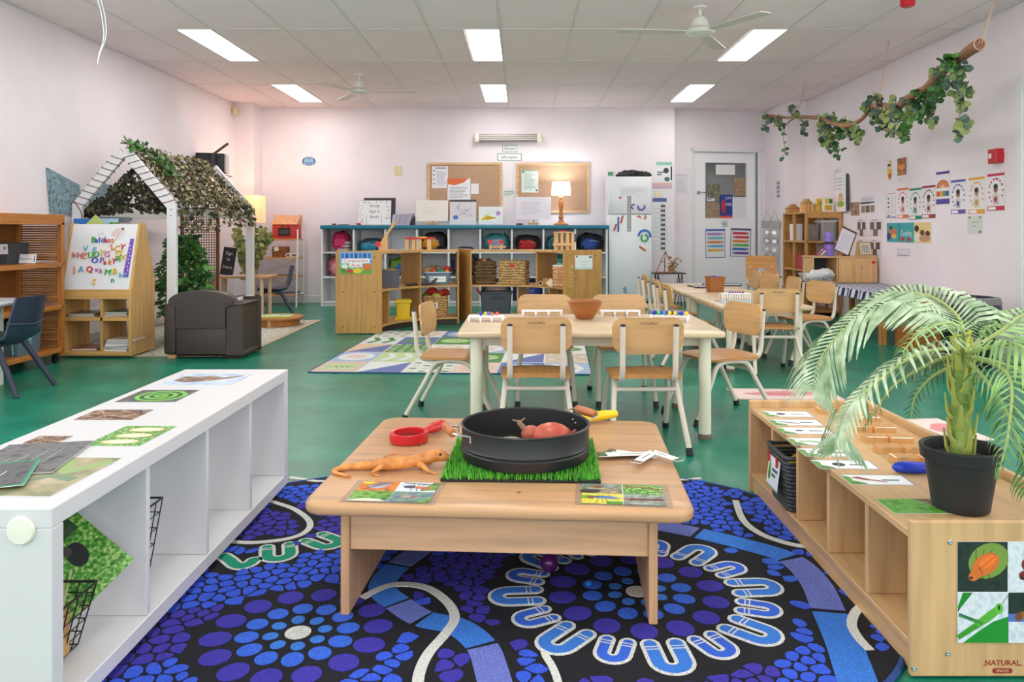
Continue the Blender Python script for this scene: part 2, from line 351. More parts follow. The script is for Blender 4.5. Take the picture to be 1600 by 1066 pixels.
def horseshoe(p, ang, L, W, th, m, v=False):
    """U lying at p, opening along ang"""
    d = Vector((math.cos(ang), math.sin(ang))); n = Vector((-d.y, d.x)); p = Vector(p)
    path = [p+d*L*.55+n*W/2]+[p-d*L*.1+n*W/2]+[p-d*L*.1-d*W/2*math.sin(a)+n*W/2*math.cos(a) for a in [PI*j/10 for j in range(1, 10)]]+[p-d*L*.1-n*W/2, p+d*L*.55-n*W/2]
    if v: path = [Vector(w) for w in smoothline([p-d*L*.62-n*W*.3, p-d*L*.2-n*W*.1, p+d*L*.2+n*W*.05, p+d*L*.38+n*W*.3, p+d*L*.3+n*W*.62, p+d*L*.1+n*W*.85], 4)]
    def cap(pts, w):
        o = stroke([tuple(q) for q in pts], w); a = Vector(pts[0]); b = Vector(pts[-1]); k = len(pts)
        t0 = (Vector(pts[0])-Vector(pts[1])).normalized(); t1 = (Vector(pts[-1])-Vector(pts[-2])).normalized()
        arc = lambda c, t: [tuple(c+w/2*(t*math.cos(z)+Vector((t.y, -t.x))*math.sin(z))) for z in (-1.2, -.6, 0, .6, 1.2)]
        return o[:k]+arc(b, t1)[::1]+o[k:]+arc(a, t0)
    MB().prism(cap(path, th+.018), RT-.003, RT+.0012).obj('horseshoe_outline', WHT, rug, smooth=False)
    u = MB().prism(cap(path, th), RT-.003, RT+.0022).obj('horseshoe', m, rug, smooth=False)
    if not v:
        for sg in (1, -1):
            q = p+d*L*.34+n*W/2*sg
            for e in (0, .011): MB().prism(stroke([tuple(q+n*th*.5+d*e), tuple(q-n*th*.5+d*e)], .0035), RT, RT+.0026).obj('stripe', WHT, rug, smooth=False)
cm = mot[1][0]
for i in range(16):
    w = 2*PI*(i+.2)/16; big = i % 2 == 0; r = .335 if big else .318
    horseshoe((cm.x+r*math.cos(w), cm.y+r*.97*math.sin(w)), w+PI, .115 if big else .085, .062 if big else .05, .03 if big else .024, SKY if big else MID)
GR = [(c4(545, 390), 5.2, True), (c4(735, 350), 1.9, False), (c4(930, 302), 2.5, False)]
for p, a, v in GR: horseshoe(p, a, .1, .066, .031, GRN, v)
def curve(pts): return [tuple(q) for q in smoothline([Vector(p) for p in pts], 6)]
LINES = [(curve([c4(*q) for q in ((640, 105), (700, 130), (800, 165), (862, 215), (850, 258), (770, 290), (620, 306), (500, 296))]), .021),
         (curve([c4(*q) for q in ((1080, 540), (1180, 492), (1265, 482), (1360, 500), (1440, 560), (1468, 625), (1430, 690), (1365, 765), (1330, 830), (1315, 900), (1330, 1000))]), .026),
         (curve([c4(*q) for q in ((780, 30), (840, 38), (900, 46), (1000, 40))]), .02),
         (curve([c5(*q) for q in ((992, 116), (1020, 190), (1080, 240), (1160, 272), (1250, 292), (1400, 300))]), .024),
         (curve([c5(*q) for q in ((1500, 690), (1455, 640), (1432, 590), (1450, 540), (1500, 500))]), .024),
         (curve([c5(*q) for q in ((262, 672), (272, 710), (296, 750), (316, 800), (330, 860))]), .018),
         (curve([c5(*q) for q in ((700, 30), (790, 36), (860, 30))]), .018)]
BANDS = [(curve([c5(*q) for q in ((520, 190), (660, 204), (760, 222), (845, 240), (1030, 285), (1195, 338), (1290, 425), (1345, 540), (1400, 660), (1450, 800), (1480, 900))]), .085, (3, 5, 7)),
         (curve([c4(*q) for q in ((1420, 260), (1330, 330), (1235, 400), (1180, 455), (1170, 510), (1230, 560), (1335, 625), (1480, 660), (1580, 740), (1620, 840), (1650, 960))]), .075, (2, 5, 6, 8))]
for pts, w in LINES:
    MB().prism(stroke(pts, w*.95, w), RT-.003, RT+.002).obj('wavy_line', WHT, rug, smooth=False)
for pts, w, br in BANDS:
    cut = [0]+[b*6 for b in br]+[len(pts)-1]
    for i in range(len(cut)-1):
        seg = pts[cut[i]:cut[i+1]+1]
        if len(seg) < 3: continue
        a = Vector(seg[0]); b = Vector(seg[1]); seg[0] = tuple(a+(b-a)*.35); a = Vector(seg[-1]); b = Vector(seg[-2]); seg[-1] = tuple(a+(b-a)*.35)
        seg = [p for p in seg if inrug(Vector(p), .02)]
        if len(seg) > 2: MB().prism(stroke(seg, w), RT-.003, RT+.0014).obj('band_piece', [LAV, SKY][i % 2], rug, smooth=False)
# pebbles: a cell around each seed, shrunk and rounded
seeds = []; cell = {}
rq = random.Random(11); D = .036
for _ in range(16000):
    p = Vector((rq.uniform(-1.15, .97), rq.uniform(1.44, 3.1)))
    if not inrug(p, .01): continue
    k = (int(p.x//D), int(p.y//D))
    if any((p-q).length < D*.83 for a in (-1, 0, 1) for b in (-1, 0, 1) for q in cell.get((k[0]+a, k[1]+b), ())): continue
    cell.setdefault(k, []).append(p); seeds.append(p)
guard = []
for pts, w in LINES: guard += [(Vector(p), w/2+.022) for p in pts]
for pts, w, _ in BANDS: guard += [(Vector(p), w/2+.02) for p in pts]
guard += [(Vector(p), .075) for p, _, _ in GR]
def tone(p):
    if p.x < -.2 and p.y < 2.35: return 1 if abs((p.y-1.96)-.55*(p.x+.6)) < .13 else 0
    if -.35 < p.x < .0 and p.y < 2.6: return 1
    if p.y < 1.75 and p.x > .1: return 1 if p.x < .55 else 0
    v = noise.noise(Vector((p.x*2.2, p.y*2.2, 4.)))
    return 0 if v > -.12 else (1 if v < -.3 else 2)
stones = []
for p in seeds:
    if not inrug(p, .022) or any((p-c).length < r+.012 for c, r in mot) or any((p-q).length < g for q, g in guard): continue
    k = (int(p.x//D), int(p.y//D)); poly = [p+Vector((a, b))*D*.95 for a, b in ((-1, -1), (1, -1), (1, 1), (-1, 1))]
    for a in (-2, -1, 0, 1, 2):
        for b in (-2, -1, 0, 1, 2):
            for q in cell.get((k[0]+a, k[1]+b), ()):
                if q is p: continue
                d = q-p; l = d.length
                if l > 2.2*D: continue
                d /= l; lim = l/2-.0028; out = []
                for i in range(len(poly)):
                    s, e = poly[i], poly[(i+1) % len(poly)]; ds, de = (s-p).dot(d)-lim, (e-p).dot(d)-lim
                    if ds <= 0: out.append(s)
                    if ds*de < 0: out.append(s+(e-s)*ds/(ds-de))
                poly = out
    if len(poly) < 3: continue
    for _ in range(1):
        poly = [w for i in range(len(poly)) for w in (poly[i]*.72+poly[(i+1) % len(poly)]*.28, poly[i]*.28+poly[(i+1) % len(poly)]*.72)]
    stones.append((tone(p), poly, (p-Vector((0, 1.7))).length))
stones.sort(key=lambda q: q[2])
for k, (nm, m) in enumerate((('bright_pebbles', COB), ('indigo_pebbles', IND), ('blue_pebbles', MID))):
    mb = MB()
    for t, poly, _ in stones:
        if t == k: mb.prism([tuple(q) for q in poly], RT-.003, RT+.0013)
    if mb.v: o = mb.obj(nm, m, rug, smooth=False); o['kind'] = 'stuff'
# ================================================================ little pictures for prints (unit square)
def sub(sh, u0, v0, u1, v1): return [(c, ('T', s[1], s[2]*(v1-v0), u0+s[3]*(u1-u0), v0+s[4]*(v1-v0)) if s[0] == 'T' else [(u0+a*(u1-u0), v0+b*(v1-v0)) for a, b in s]) for c, s in sh]
PH = lambda a, b, c=None, s=1.: M(a, .35, 'photo', c2=b, c3=c, s=s)
LEAFY = PH((40, 96, 30), (96, 160, 58), (150, 190, 90)); DARKG = PH((20, 34, 30), (40, 52, 44)); EARTH = PH((90, 70, 50), (150, 122, 90), (196, 176, 140))
SOFT = PH((196, 206, 216), (226, 230, 236)); GREYG = PH((90, 98, 92), (130, 140, 130), (170, 178, 168)); YEL = PH((206, 190, 40), (232, 220, 90)); BARK = PH((70, 48, 34), (128, 92, 66), (190, 160, 130), .8)
BLUEG = PH((60, 92, 110), (96, 130, 140), (120, 150, 120)); ORA = PH((190, 80, 30), (230, 140, 50), (120, 60, 40)); GRS = PH((34, 100, 26), (90, 160, 56), (190, 210, 130), 3.)
full = rc(0, 0, 1, 1)
def legs(c, u, v, n, l, w=.012): return [(c, stroke([(u+(i-(n-1)/2)*.09, v), (u+(i-(n-1)/2)*.13, v+sg*l*.6), (u+(i-(n-1)/2)*.16+.03, v+sg*l)], w)) for i in range(n) for sg in (1, -1)]
def beetle(bg, c, dk, rot=.6):
    s = [(bg, full), ((118, 150, 60), el(.62, .62, .42, .34, .5))] if bg is DARKG else [(bg, full)]
    s += legs(dk, .5, .5, 3, .34)+[(c, el(.56, .55, .3, .2, rot)), (tuple(min(255, v*1.12) for v in c), el(.6, .6, .2, .1, rot)), (dk, stroke([(.36, .4), (.76, .72)], .008)), (c, el(.34, .33, .13, .1, rot)), (dk, stroke([(.42, .52), (.5, .36)], .01)), (dk, el(.27, .28, .04, .03))]; return s
def hopper(): return [(SOFT, full), ((18, 130, 34), [(0, .72), (.1, 1), (.3, 1), (.06, .7), (0, .6)]), ((20, 140, 40), [(.1, 0), (1, 0), (1, .52), (.7, .42), (.4, .22)]), ((60, 150, 40), stroke([(0, .1), (.3, .3), (.62, .5)], .1, .14)), ((86, 176, 52), [(.3, .38), (.6, .62), (.8, .76), (.86, .62), (.7, .48), (.45, .32)]), ((96, 186, 60), el(.82, .68, .08, .11)), ((30, 50, 20), el(.82, .7, .025, .05)), ((60, 140, 50), stroke([(.5, .38), (.02, .56)], .07)), ((40, 60, 120), stroke([(.3, .46), (.02, .58)], .02)), ((40, 70, 40), stroke([(.86, .76), (1, .95)], .012))]
def mosq(): return [(DARKG, full), (SOFT, rc(0, 0, 1, .42)), ((80, 110, 190), rc(0, .42, 1, .58)), ((150, 90, 40), el(.36, .56, .18, .08, .1)), ((180, 120, 60), el(.62, .55, .25, .035, -.1)), ((120, 70, 30), el(.2, .52, .07, .09)), *[((180, 170, 160), stroke([(.35, .55), (.4+i*.15, .85), (.55+i*.17, .2-i*.04)], .01)) for i in range(3)]]
def snail(): return [(EARTH, full), (GREYG, rc(0, .4, 1, 1)), ((60, 50, 42), el(.2, .2, .26, .2)), ((190, 160, 130), stroke([(.1, .55), (.4, .5), (.75, .45), (.95, .7)], .1, .05)), ((150, 100, 60), el(.38, .66, .16, .14)), ((110, 70, 44), el(.4, .68, .08, .07))]
def worm(bg=GRS, c=(150, 92, 60)): return [(bg, full), (c, stroke([(.02, .85), (.3, .75), (.65, .7), (.96, .5)], .13, .1)), (tuple(v*1.2 for v in c), stroke([(.05, .88), (.3, .78), (.65, .73)], .03))]
def centi(): return [(GREYG, full), *[((170, 90, 70), stroke([(.1+.07*i, .5-.01*i), (.06+.075*i, .2 if i % 2 else .75)], .012)) for i in range(12)], ((110, 50, 40), stroke([(.02, .45), (.3, .52), (.7, .48), (.98, .5)], .12)), ((190, 100, 80), el(.08, .45, .07, .07))]
def fly(): return [(YEL, full), ((110, 170, 40), rc(0, .45, .3, .8)), ((70, 140, 40), rc(.6, 0, 1, .25)), *legs((40, 40, 46), .5, .45, 3, .36), ((50, 90, 150), el(.55, .62, .3, .12, -.05)), ((96, 120, 190), el(.66, .58, .26, .1, -.1)), ((150, 60, 50), el(.22, .6, .1, .11))]
def moth(): return [(ORA, full), ((120, 112, 120), [(.2, .55), (.5, .95), (.85, .85), (.7, .5), (.45, .3)]), ((176, 170, 190), [(.25, .5), (.55, .6), (.8, .75), (.6, .3), (.35, .25)]), ((90, 60, 60), stroke([(.2, .2), (.6, .7)], .05)), ((236, 210, 60), el(.18, .85, .16, .1))]
def ant(): return [(SOFT, full), (LEAFY, [(.6, .1), (1, .2), (1, 1), (.85, 1)]), *legs((60, 40, 40), .5, .5, 3, .4, .02), ((60, 60, 90), el(.3, .5, .17, .15)), ((200, 110, 60), el(.52, .45, .1, .12)), ((190, 90, 50), el(.72, .4, .14, .14)), ((60, 50, 70), stroke([(.1, .9), (.9, .75)], .06))]
def stick(): return [(GREYG, full), (LEAFY, rc(0, .2, 1, 1)), (M((226, 214, 190), .5), [(0, 0), (.95, 0), (.8, .2), (.5, .28), (.2, .2)]), ((176, 200, 110), stroke([(.05, .4), (.4, .55), (.9, .75)], .06, .03)), ((150, 180, 90), stroke([(.5, .6), (.3, .3)], .02)), ((150, 180, 90), stroke([(.6, .62), (.95, .4)], .02))]
def spid(): return [(BLUEG, full), (LEAFY, [(.6, 0), (1, 0), (1, .5)]), *legs((176, 150, 140), .4, .5, 4, .3, .014), ((190, 150, 140), el(.4, .5, .14, .12)), ((150, 110, 100), el(.56, .5, .1, .09)), *lines((60, 70, 70), .4, .9, .03, .12, 1, .02)]
def four(a, b, c, d, g=.008): return [((246, 246, 244), full)]+sub(a, 0, .5+g/2, .5-g/2, 1)+sub(b, .5+g/2, .5+g/2, 1, 1)+sub(c, 0, 0, .5-g/2, .5-g/2)+sub(d, .5+g/2, 0, 1, .5-g/2)
def spiral(): return [(PH((40, 36, 34), (80, 78, 70), (110, 110, 96)), full)]+[((110, 190, 60) if i % 2 == 0 else (40, 66, 36), el(.55, .5, .42-.075*i, .42-.075*i)) for i in range(6)]
def eggs(): return [(GRS, full)]+[(c, el(.5+.03*i, .2+.3*i, .36-k, .12-k*.4, .04)) for i in range(3) for c, k in (((120, 110, 60), 0), ((216, 206, 150), .02), ((236, 230, 190), .1))]
def twigs(): return [(BARK, full)]+[((190, 150, 120) if i % 2 else (80, 50, 36), stroke([(random.Random(i).random(), random.Random(i+50).random()), (random.Random(i+9).random(), random.Random(i+77).random())], .04)) for i in range(16)]
def bird(): return [(PH((150, 176, 210), (190, 206, 226), (216, 222, 230), .5), full), (BARK, [(.05, .35), (.3, .2), (.6, .35), (.85, .6), (.95, .9), (.7, .62), (.5, .8), (.3, .7), (.1, .75)]), ((120, 90, 70), stroke([(.2, .5), (.8, .55)], .06))]
def rot(sh): return [(c, s if s[0] == 'T' else [(b, 1-a) for a, b in s]) for c, s in sh]
# ================================================================ low table on the rug
TZ = .31
lt = thing('low_table', 'low square light wood table with rounded corners on the blue rug', 'table', (-.04, 2.3, 0), math.radians(-3.5))
tw, td = .965, .885; mp = wood((204, 157, 114), 'x', .32)
def rrect(x0, x1, y0, y1, r, n=6):
    o = []
    for cx, cy, a in ((x1-r, y1-r, 0), (x0+r, y1-r, 1), (x0+r, y0+r, 2), (x1-r, y0+r, 3)): o += [(cx+r*math.cos(PI/2*(a+i/n)), cy+r*math.sin(PI/2*(a+i/n))) for i in range(n+1)]
    return o
def slab(pts, z0, z1, b):
    """rounded-edge board from an outline around its centre"""
    cx = sum(p[0] for p in pts)/len(pts); cy = sum(p[1] for p in pts)/len(pts); mb = MB(); n = len(pts); V = []; F = []
    prof = [(b, z0), (b*.3, z0+b*.3), (0, z0+b), (0, z1-b), (b*.3, z1-b*.3), (b, z1)]
    ex = max(abs(p[0]-cx) for p in pts); ey = max(abs(p[1]-cy) for p in pts)
    for d, z in prof: V += [(cx+(x-cx)*(1-d/ex), cy+(y-cy)*(1-d/ey), z) for x, y in pts]
    for i in range(5): F += [(i*n+j, i*n+(j+1) % n, (i+1)*n+(j+1) % n, (i+1)*n+j) for j in range(n)]
    F += [tuple(range(n-1, -1, -1)), tuple(5*n+j for j in range(n))]; return mb.add(V, F)
slab(rrect(-tw/2, tw/2, -td/2, td/2, .05), TZ-.032, TZ, .01).obj('tabletop', mp, lt, ang=.9)
for sg in (-1, 1): MB().box(sg*.385-.011, sg*.385+.011, -td/2+.05, td/2-.05, RT, TZ-.03, .003).obj('leg_panel', wood((212, 164, 120), 'z', .4), lt)
for y in (-td/2+.06, td/2-.08): MB().box(-.374, .374, y, y+.02, TZ-.135, TZ-.03, .002).obj('apron', wood((216, 170, 128), 'x', .4), lt)
for x, y in ((-.22, .3), (.05, -.33), (-.29, .08), (.22, .25)): MB().lathe([(.005, 0), (.005, .0006)], (x, y, TZ)).obj('screw_hole', M((120, 90, 60), .6), lt)
T0 = Matrix.Translation((-.04, 2.3, 0)) @ Matrix.Rotation(math.radians(-3.5), 4, 'Z')
# grass mat and sieve tray
def onT(px, py, dz=0.): return G(px, py, TZ+dz)
gm = thing('grass_mat', 'square of artificial green turf under the black tray', 'mat', (0, 2.24, TZ), math.radians(-2))
gw, gd = .214, .2
MB().box(-gw, gw, -gd, gd, .001, .008, .002).obj('backing', M((36, 38, 36), .9, 'fabric'), gm)
mb = MB(); q = random.Random(5)
for i in range(9500):
    x, y = q.uniform(-gw, gw), q.uniform(-gd, gd); l = q.uniform(.012, .022); a = q.uniform(0, 2*PI); t = q.uniform(.1, .8)*l; w = .0013
    ca, sa = math.cos(a), math.sin(a); tx, ty = x+ca*t*q.uniform(-1, 1), y+sa*t
    mb.add([(x-sa*w, y+ca*w, .007), (x+sa*w, y-ca*w, .007), (tx, ty, .007+l)], [(0, 1, 2)], q.choice((0, 0, 1, 2)))
o = mb.obj('turf', [M((92, 190, 48), .6), M((130, 212, 76), .6), M((60, 156, 38), .6)], gm, smooth=False); o['kind'] = 'stuff'
TY = 2.225; tr = thing('metal_tray', 'round black metal tray with two wooden handles on the turf', 'tray', ((821-CX)*TY/K, TY, TZ+.02))
mr = M((34, 34, 37), .38)
r0 = .184
MB().lathe([(r0-.012, 0), (r0-.003, .004), (r0, .02), (r0+.002, .03), (r0-.001, .034), (r0+.002, .04), (r0-.001, .046), (r0, .092), (r0+.004, .095), (r0-.002, .098), (r0-.005, .094), (r0-.006, .03), (r0-.012, .006)], n=64, cap=False).obj('wall', mr, tr)
MB().lathe([(r0-.008, .002), (r0-.008, .006)], n=48).obj('bottom', mr, tr)
for a in (PI+.35, .62):
    d = Vector((math.cos(a), math.sin(a), 0)); n = Vector((-d.y, d.x, 0)); z = Vector((0, 0, .085))
    MB().tube([d*r0+n*.062+z*.8, d*r0+n*.062+z, d*(r0+.035)+n*.06+z*1.1, d*(r0+.045)+n*.05+z*1.12, d*(r0+.045)-n*.05+z*1.12, d*(r0+.035)-n*.06+z*1.1, d*r0-n*.062+z, d*r0-n*.062+z*.8], .003, 6).obj('wire', CHROME, tr)
    MB().tube([d*(r0+.045)+n*w+z*1.12 for w in (-.046, -.043, -.02, 0, .02, .043, .046)], [.008, .0115, .013, .0135, .013, .0115, .008], 12).obj('handle', wood((186, 106, 58), 'y', .35), tr)
for w in (.55, .62): MB().ell((math.cos(w)*(r0-.006), math.sin(w)*(r0-.006), .07 if w < .6 else .078), (.004, .004, .004), 8, 5).obj('rivet', CHROME, tr)
tx, ty = (821-CX)*TY/K, TY
b = thing('toy_beetle', 'red-brown toy beetle lying in the black tray', 'toy', (tx+.078, ty+.02, TZ+.034), -.2)
MB().ell((0, 0, .035), (.062, .048, .04), 18, 10).obj('shell', M((196, 84, 62), .35), b); MB().ell((-.065, .01, .036), (.03, .03, .026), 12, 8).obj('head', M((186, 92, 72), .4), b)
MB().tube([(-.08, .02, .045), (-.105, .035, .065), (-.125, .03, .07)], [.006, .004, .002], 6).tube([(-.08, 0, .045), (-.1, -.01, .07), (-.085, .02, .08)], [.006, .004, .002], 6).obj('horn', M((150, 120, 96), .5), b)
for i in range(3):
    for sg in (-1, 1): MB().tube([(-.03+.035*i, sg*.035, .025), (-.03+.045*i, sg*.06, .04), (-.035+.055*i, sg*.075, .006)], [.006, .005, .003], 6).obj('leg', M((170, 90, 76), .45), b)
for i, (x, y, s, c) in enumerate(((-.06, -.02, .03, (150, 142, 128)), (-.02, -.06, .026, (96, 100, 112)), (.02, -.075, .03, (84, 90, 104)), (.055, -.07, .025, (100, 104, 118)), (-.045, .02, .035, (160, 146, 122)), (-.01, -.03, .024, (176, 150, 96)))):
    tag(MB().ell((tx+x, ty+y, TZ+.03+s*.5), (s*1.25, s*.95, s*.55), 12, 7, lump=.25, seed=i*3.).obj('pebble', M(c, .75, 'paint')), ['pale flat pebble at the left in the black tray', 'dark grey pebble front middle of the black tray', 'slate pebble at the front of the black tray', 'grey pebble in front of the toy beetle', 'sandy pebble deepest in the tray beside the twigs', 'small yellowish pebble in the centre of the tray'][i], 'pebble', 'pebbles in the black tray')
mb = MB()
for i in range(26):
    a = q.uniform(0, 2*PI); x, y = tx-.115+q.uniform(-.03, .03), ty-.005+q.uniform(-.04, .04); l = q.uniform(.02, .045)
    mb.tube([(x, y, TZ+.032), (x+math.cos(a)*l*.5, y+math.sin(a)*l*.5, TZ+.042+l*.3), (x+math.cos(a)*l, y+math.sin(a)*l, TZ+.038+l*q.uniform(.2, .9))], [.002, .0016, .0008], 5)
tag(mb.obj('dry_sprig', M((150, 158, 120), .7)), 'dry grey-green sprig at the left inside the tray', 'sprig')
# magnifying glasses
def magnifier(loc, rz, c, label, r=.05, L=.12, hz=.028):
    t = thing('magnifying_glass', label, 'magnifying glass', loc, rz, 'toy magnifying glasses'); m = M(c, .3)
    MB().lathe([(r-.008, 0), (r, .002), (r+.002, .012), (r, hz), (r-.003, hz+.002), (r-.011, hz), (r-.012, .012), (r-.008, .0)], n=40, cap=False).obj('rim', m, t)
    MB().lathe([(0.001, .008), (r-.012, .009), (r-.012, .012), (r*.5, .016), (0.001, .017)], n=32, cap=False).obj('lens', M((235, 240, 240), .05, 'glass'), t)
    MB().tube([(r-.004, 0, hz*.5), (r+.02, 0, hz*.5), (r+.035, 0, hz*.55), (r+.05, 0, hz*.6), (r+L*.7, 0, hz*.65), (r+L-.006, 0, hz*.62), (r+L, 0, hz*.6)], [.012, .011, .013, .0165, .0165, .013, .006], 14).obj('handle', m, t)
    for k in range(5): MB().tube([(r+.05+i*.01, .0165*math.cos(PI*k/4), hz*.62+.0165*math.sin(PI*k/4)) for i in range(6)], .0016, 5).obj('grip_rib', m, t)
p = onT(639, 690); magnifier((p.x, p.y, TZ+.001), .95, (206, 32, 40), 'red magnifying glass lying on the low table', .06, .115, .03)
p = onT(880, 668); magnifier((p.x, p.y, TZ+.001), .5, (244, 206, 20), 'yellow magnifying glass behind the black tray', .05, .175, .034)
# toy lizard
lz = onT(620, 736); lz_t = thing('toy_lizard', 'orange rubber toy lizard on the low table', 'toy', (lz.x-.018, lz.y+.005, TZ), math.radians(7))
om = M((232, 138, 62), .42, 'leaf', c2=(238, 160, 84))
body = smoothline([(-.105, -.055, .004), (-.13, -.038, .005), (-.155, -.012, .006), (-.14, .008, .008), (-.1, .015, .011), (-.055, .01, .014), (-.02, .004, .017), (.03, .0, .021), (.07, .004, .024), (.1, .006, .031), (.125, .004, .036), (.148, .0, .034), (.162, -.002, .031)], 4)
rad = [.0035, .005, .0065, .009, .0115, .015, .0195, .0205, .019, .0185, .0205, .0155, .006]
mb = MB(); mb.tube(body, lambda t: rad[min(int(t*12), 11)]*(1-(t*12 % 1))+rad[min(int(t*12)+1, 12)]*(t*12 % 1) if t < 1 else rad[-1], 14, flat=.86)
for x, sg, f in ((-.015, 1, -.03), (-.015, -1, -.035), (.075, 1, .02), (.08, -1, .025)):
    mb.tube([(x, sg*.01, .016), (x+f*.3, sg*.03, .02), (x+f, sg*.04, .006), (x+f+.012, sg*.048, .003)], [.009, .0075, .005, .003], 8)
    for d in (-.5, 0, .5): mb.tube([(x+f+.01, sg*.046, .003), (x+f+.022, sg*(.05+d*.015), .002)], [.0026, .0012], 5)
mb.obj('body', om, lz_t)
for sg in (-1, 1): MB().ell((.138, sg*.012, .042), (.0042, .003, .0042), 8, 6).obj('eye', M((20, 18, 18), .2), lz_t)
MB().tube([(x, 0, .04+.006*math.sin((x+.01)*60)) for x in (-.02, 0, .02)], .002, 5).obj('crest', M((200, 110, 50), .5), lz_t)
for i in range(16):
    x = q.uniform(-.1, .13); MB().ell((x, q.uniform(-.008, .008), .0295+max(0, x)*.13), (.0018, .0018, .0008), 6, 4).obj('speckle', M((120, 60, 40), .6), lz_t)
# laminated photo sheets
def lam(name, label, px0, py0, px1, py1, shapes, rz, w, h):
    p = onT((px0+px1)/2, (py0+py1)/2); t = sheet(name, label, 'photo sheet', frame((p.x, p.y, TZ+.0005), 'up', rz), w, h, None, M((252, 252, 252), .12, 'clear', s=.12), .001, 'laminated photo sheets on the low table')
    art('print', shapes, t, w*.86, h*.88, .0012, T=Matrix.Translation((-w*.43, -h*.44, 0))); return t
lam('photo_sheet', 'laminated sheet of four insect photos, left side of the low table', 545, 747, 688, 792, four(moth(), ant(), stick(), spid()), -.08, .24, .17)
lam('photo_sheet', 'laminated sheet of snail, worm, fly and centipede photos, right side', 900, 749, 1046, 798, four(snail(), worm(), fly(), centi()), -.1, .24, .17)
# paper identification strips, fanned out
hub = onT(1020, 715)
for i, (a, l, c) in enumerate(((2.62, .13, 0), (2.8, .12, 1), (2.95, .13, 2), (3.1, .15, 0), (3.2, .15, 1), (3.28, .15, 2), (-2.15, .11, 0), (-.95, .1, 1))):
    T = frame((hub.x+math.cos(a)*l*.5, hub.y+math.sin(a)*l*.5, TZ+.001+.0022*i), 'up', a)
    sh = [((70, 70, 72), rc(.86, 0, 1, 1)), ((150, 110, 70) if c == 0 else (70, 120, 60), rc(.88, .1, .98, .9))]+lines((90, 90, 96), .25, .7, .4, .62, 1, .06, i)
    sheet('name_strip', ['white name strip pointing far left, topmost of the upper fan', 'white name strip second in the upper fan on the low table', 'white name strip third in the upper fan on the low table', 'white name strip fourth, beside the turf', 'white name strip fifth, beside the turf', 'white name strip lowest of the fan beside the turf', 'single white name strip pointing to the near left', 'single white name strip pointing to the near right'][i], 'paper strip', T, l*1.2, .029, sh, (246, 246, 246), .0018, 'identification strips on the low table')
MB().lathe([(.003, 0), (.003, .02), (.004, .021)], (hub.x, hub.y, TZ+.001)).obj('strip_pin', M((190, 160, 90), .3, metal=1.)); tag(bpy.data.objects['strip_pin'], 'small brass pin holding the fanned name strips', 'pin')
pl = G(858, 895, RT)
t = thing('plastic_egg', 'dark purple plastic egg lying on the rug under the low table', 'egg', (pl.x, pl.y, RT+.001))
MB().ell((0, 0, .026), (.0235, .0235, .026), 20, 12).obj('shell', M((84, 26, 96), .25), t); MB().tube([(.024*math.cos(w), 0, .026+.0266*math.sin(w)) for w in [2*PI*i/24 for i in range(24)]], .0012, 5, closed=True).obj('seam', M((60, 16, 70), .4), t)
p = G(920, 914, RT); tag(MB().lathe([(.009, 0), (.009, .006), (.006, .008)], (p.x, p.y, RT+.001), 14).obj('counter', M((40, 130, 220), .35)), 'tiny bright blue counter on the rug under the table', 'counter')
# ================================================================ white cube shelf at the left
WX0, WX1, WY0, WY1, WZ0, WZ1 = -1.27, -.882, 1.438, 2.885, .034, .46
ws = thing('cube_shelf', 'long white four-cube shelf lying along the left of the rug', 'shelf', (WX0, WY0, 0)); L = WY1-WY0; D_ = WX1-WX0; wm = M((216, 213, 214), .35); t0 = .038
Box('top_board', wm, 0, D_, 0, L, WZ1-t0, WZ1, ws); Box('bottom_board', wm, 0, D_, 0, L, WZ0, WZ0+t0, ws)
for y in (0, L-t0): Box('end_board', wm, 0, D_, y, y+t0, WZ0+t0, WZ1-t0, ws)
cw = (L-2*t0)/4
for i in (1, 2, 3): Box('divider', wm, .004, D_-.004, t0+cw*i-.008, t0+cw*i+.008, WZ0+t0, WZ1-t0, ws)
for y in (.1, .7, L-.1):
    for x in (.06, D_-.06): MB().cyl((x, y, 0), (x, y, WZ0), .02).obj('foot', M((210, 208, 200), .5), ws)
o = MB().lathe([(.026, 0), (.027, .004), (.024, .008), (.0, .009)], n=28).obj('round_cap', M((238, 234, 218), .4), ws); o.rotation_euler.x = PI/2; o.location = (WX1-WX0-.056, 0, WZ1-.04)
def onW(pts, shapes, label, name='photo_print', dz=.0006):
    """a print lying on the shelf: four picture points -> centre, size, turn"""
    a, b, c, d = [G(x, y, WZ1) for x, y in pts]; ce = (a+b+c+d)/4; w = ((b-a).length+(c-d).length)/2; h = ((d-a).length+(c-b).length)/2; an = math.atan2((b-a).y, (b-a).x)
    return sheet(name, label, 'photo', frame((ce.x, ce.y, WZ1+dz), 'up', an), w, h, shapes, (250, 250, 248), .0012, 'nature photos on the white shelf')
c1 = lambda x, y: (x/3.331, 540+y/3.331)
onW([c1(860, 207), c1(1240, 207), c1(1280, 150), c1(940, 150)], bird(), 'photo of a brown bird on pale blue at the far end of the white shelf')
onW([c1(615, 298), c1(935, 298), c1(1015, 235), c1(725, 235)], spiral(), 'photo of green spiral rings on the white shelf')
onW([c1(400, 391), c1(705, 391), c1(785, 338), c1(485, 338)], twigs(), 'photo of tangled brown twigs on the white shelf')
onW([c1(468, 525), c1(765, 528), c1(885, 424), c1(625, 424)], eggs(), 'photo of three pale pupae on green grass on the white shelf')
onW([c1(120, 515), c1(300, 515), c1(375, 475), c1(200, 475)], twigs(), 'small faded twig photo half under the bark photo')
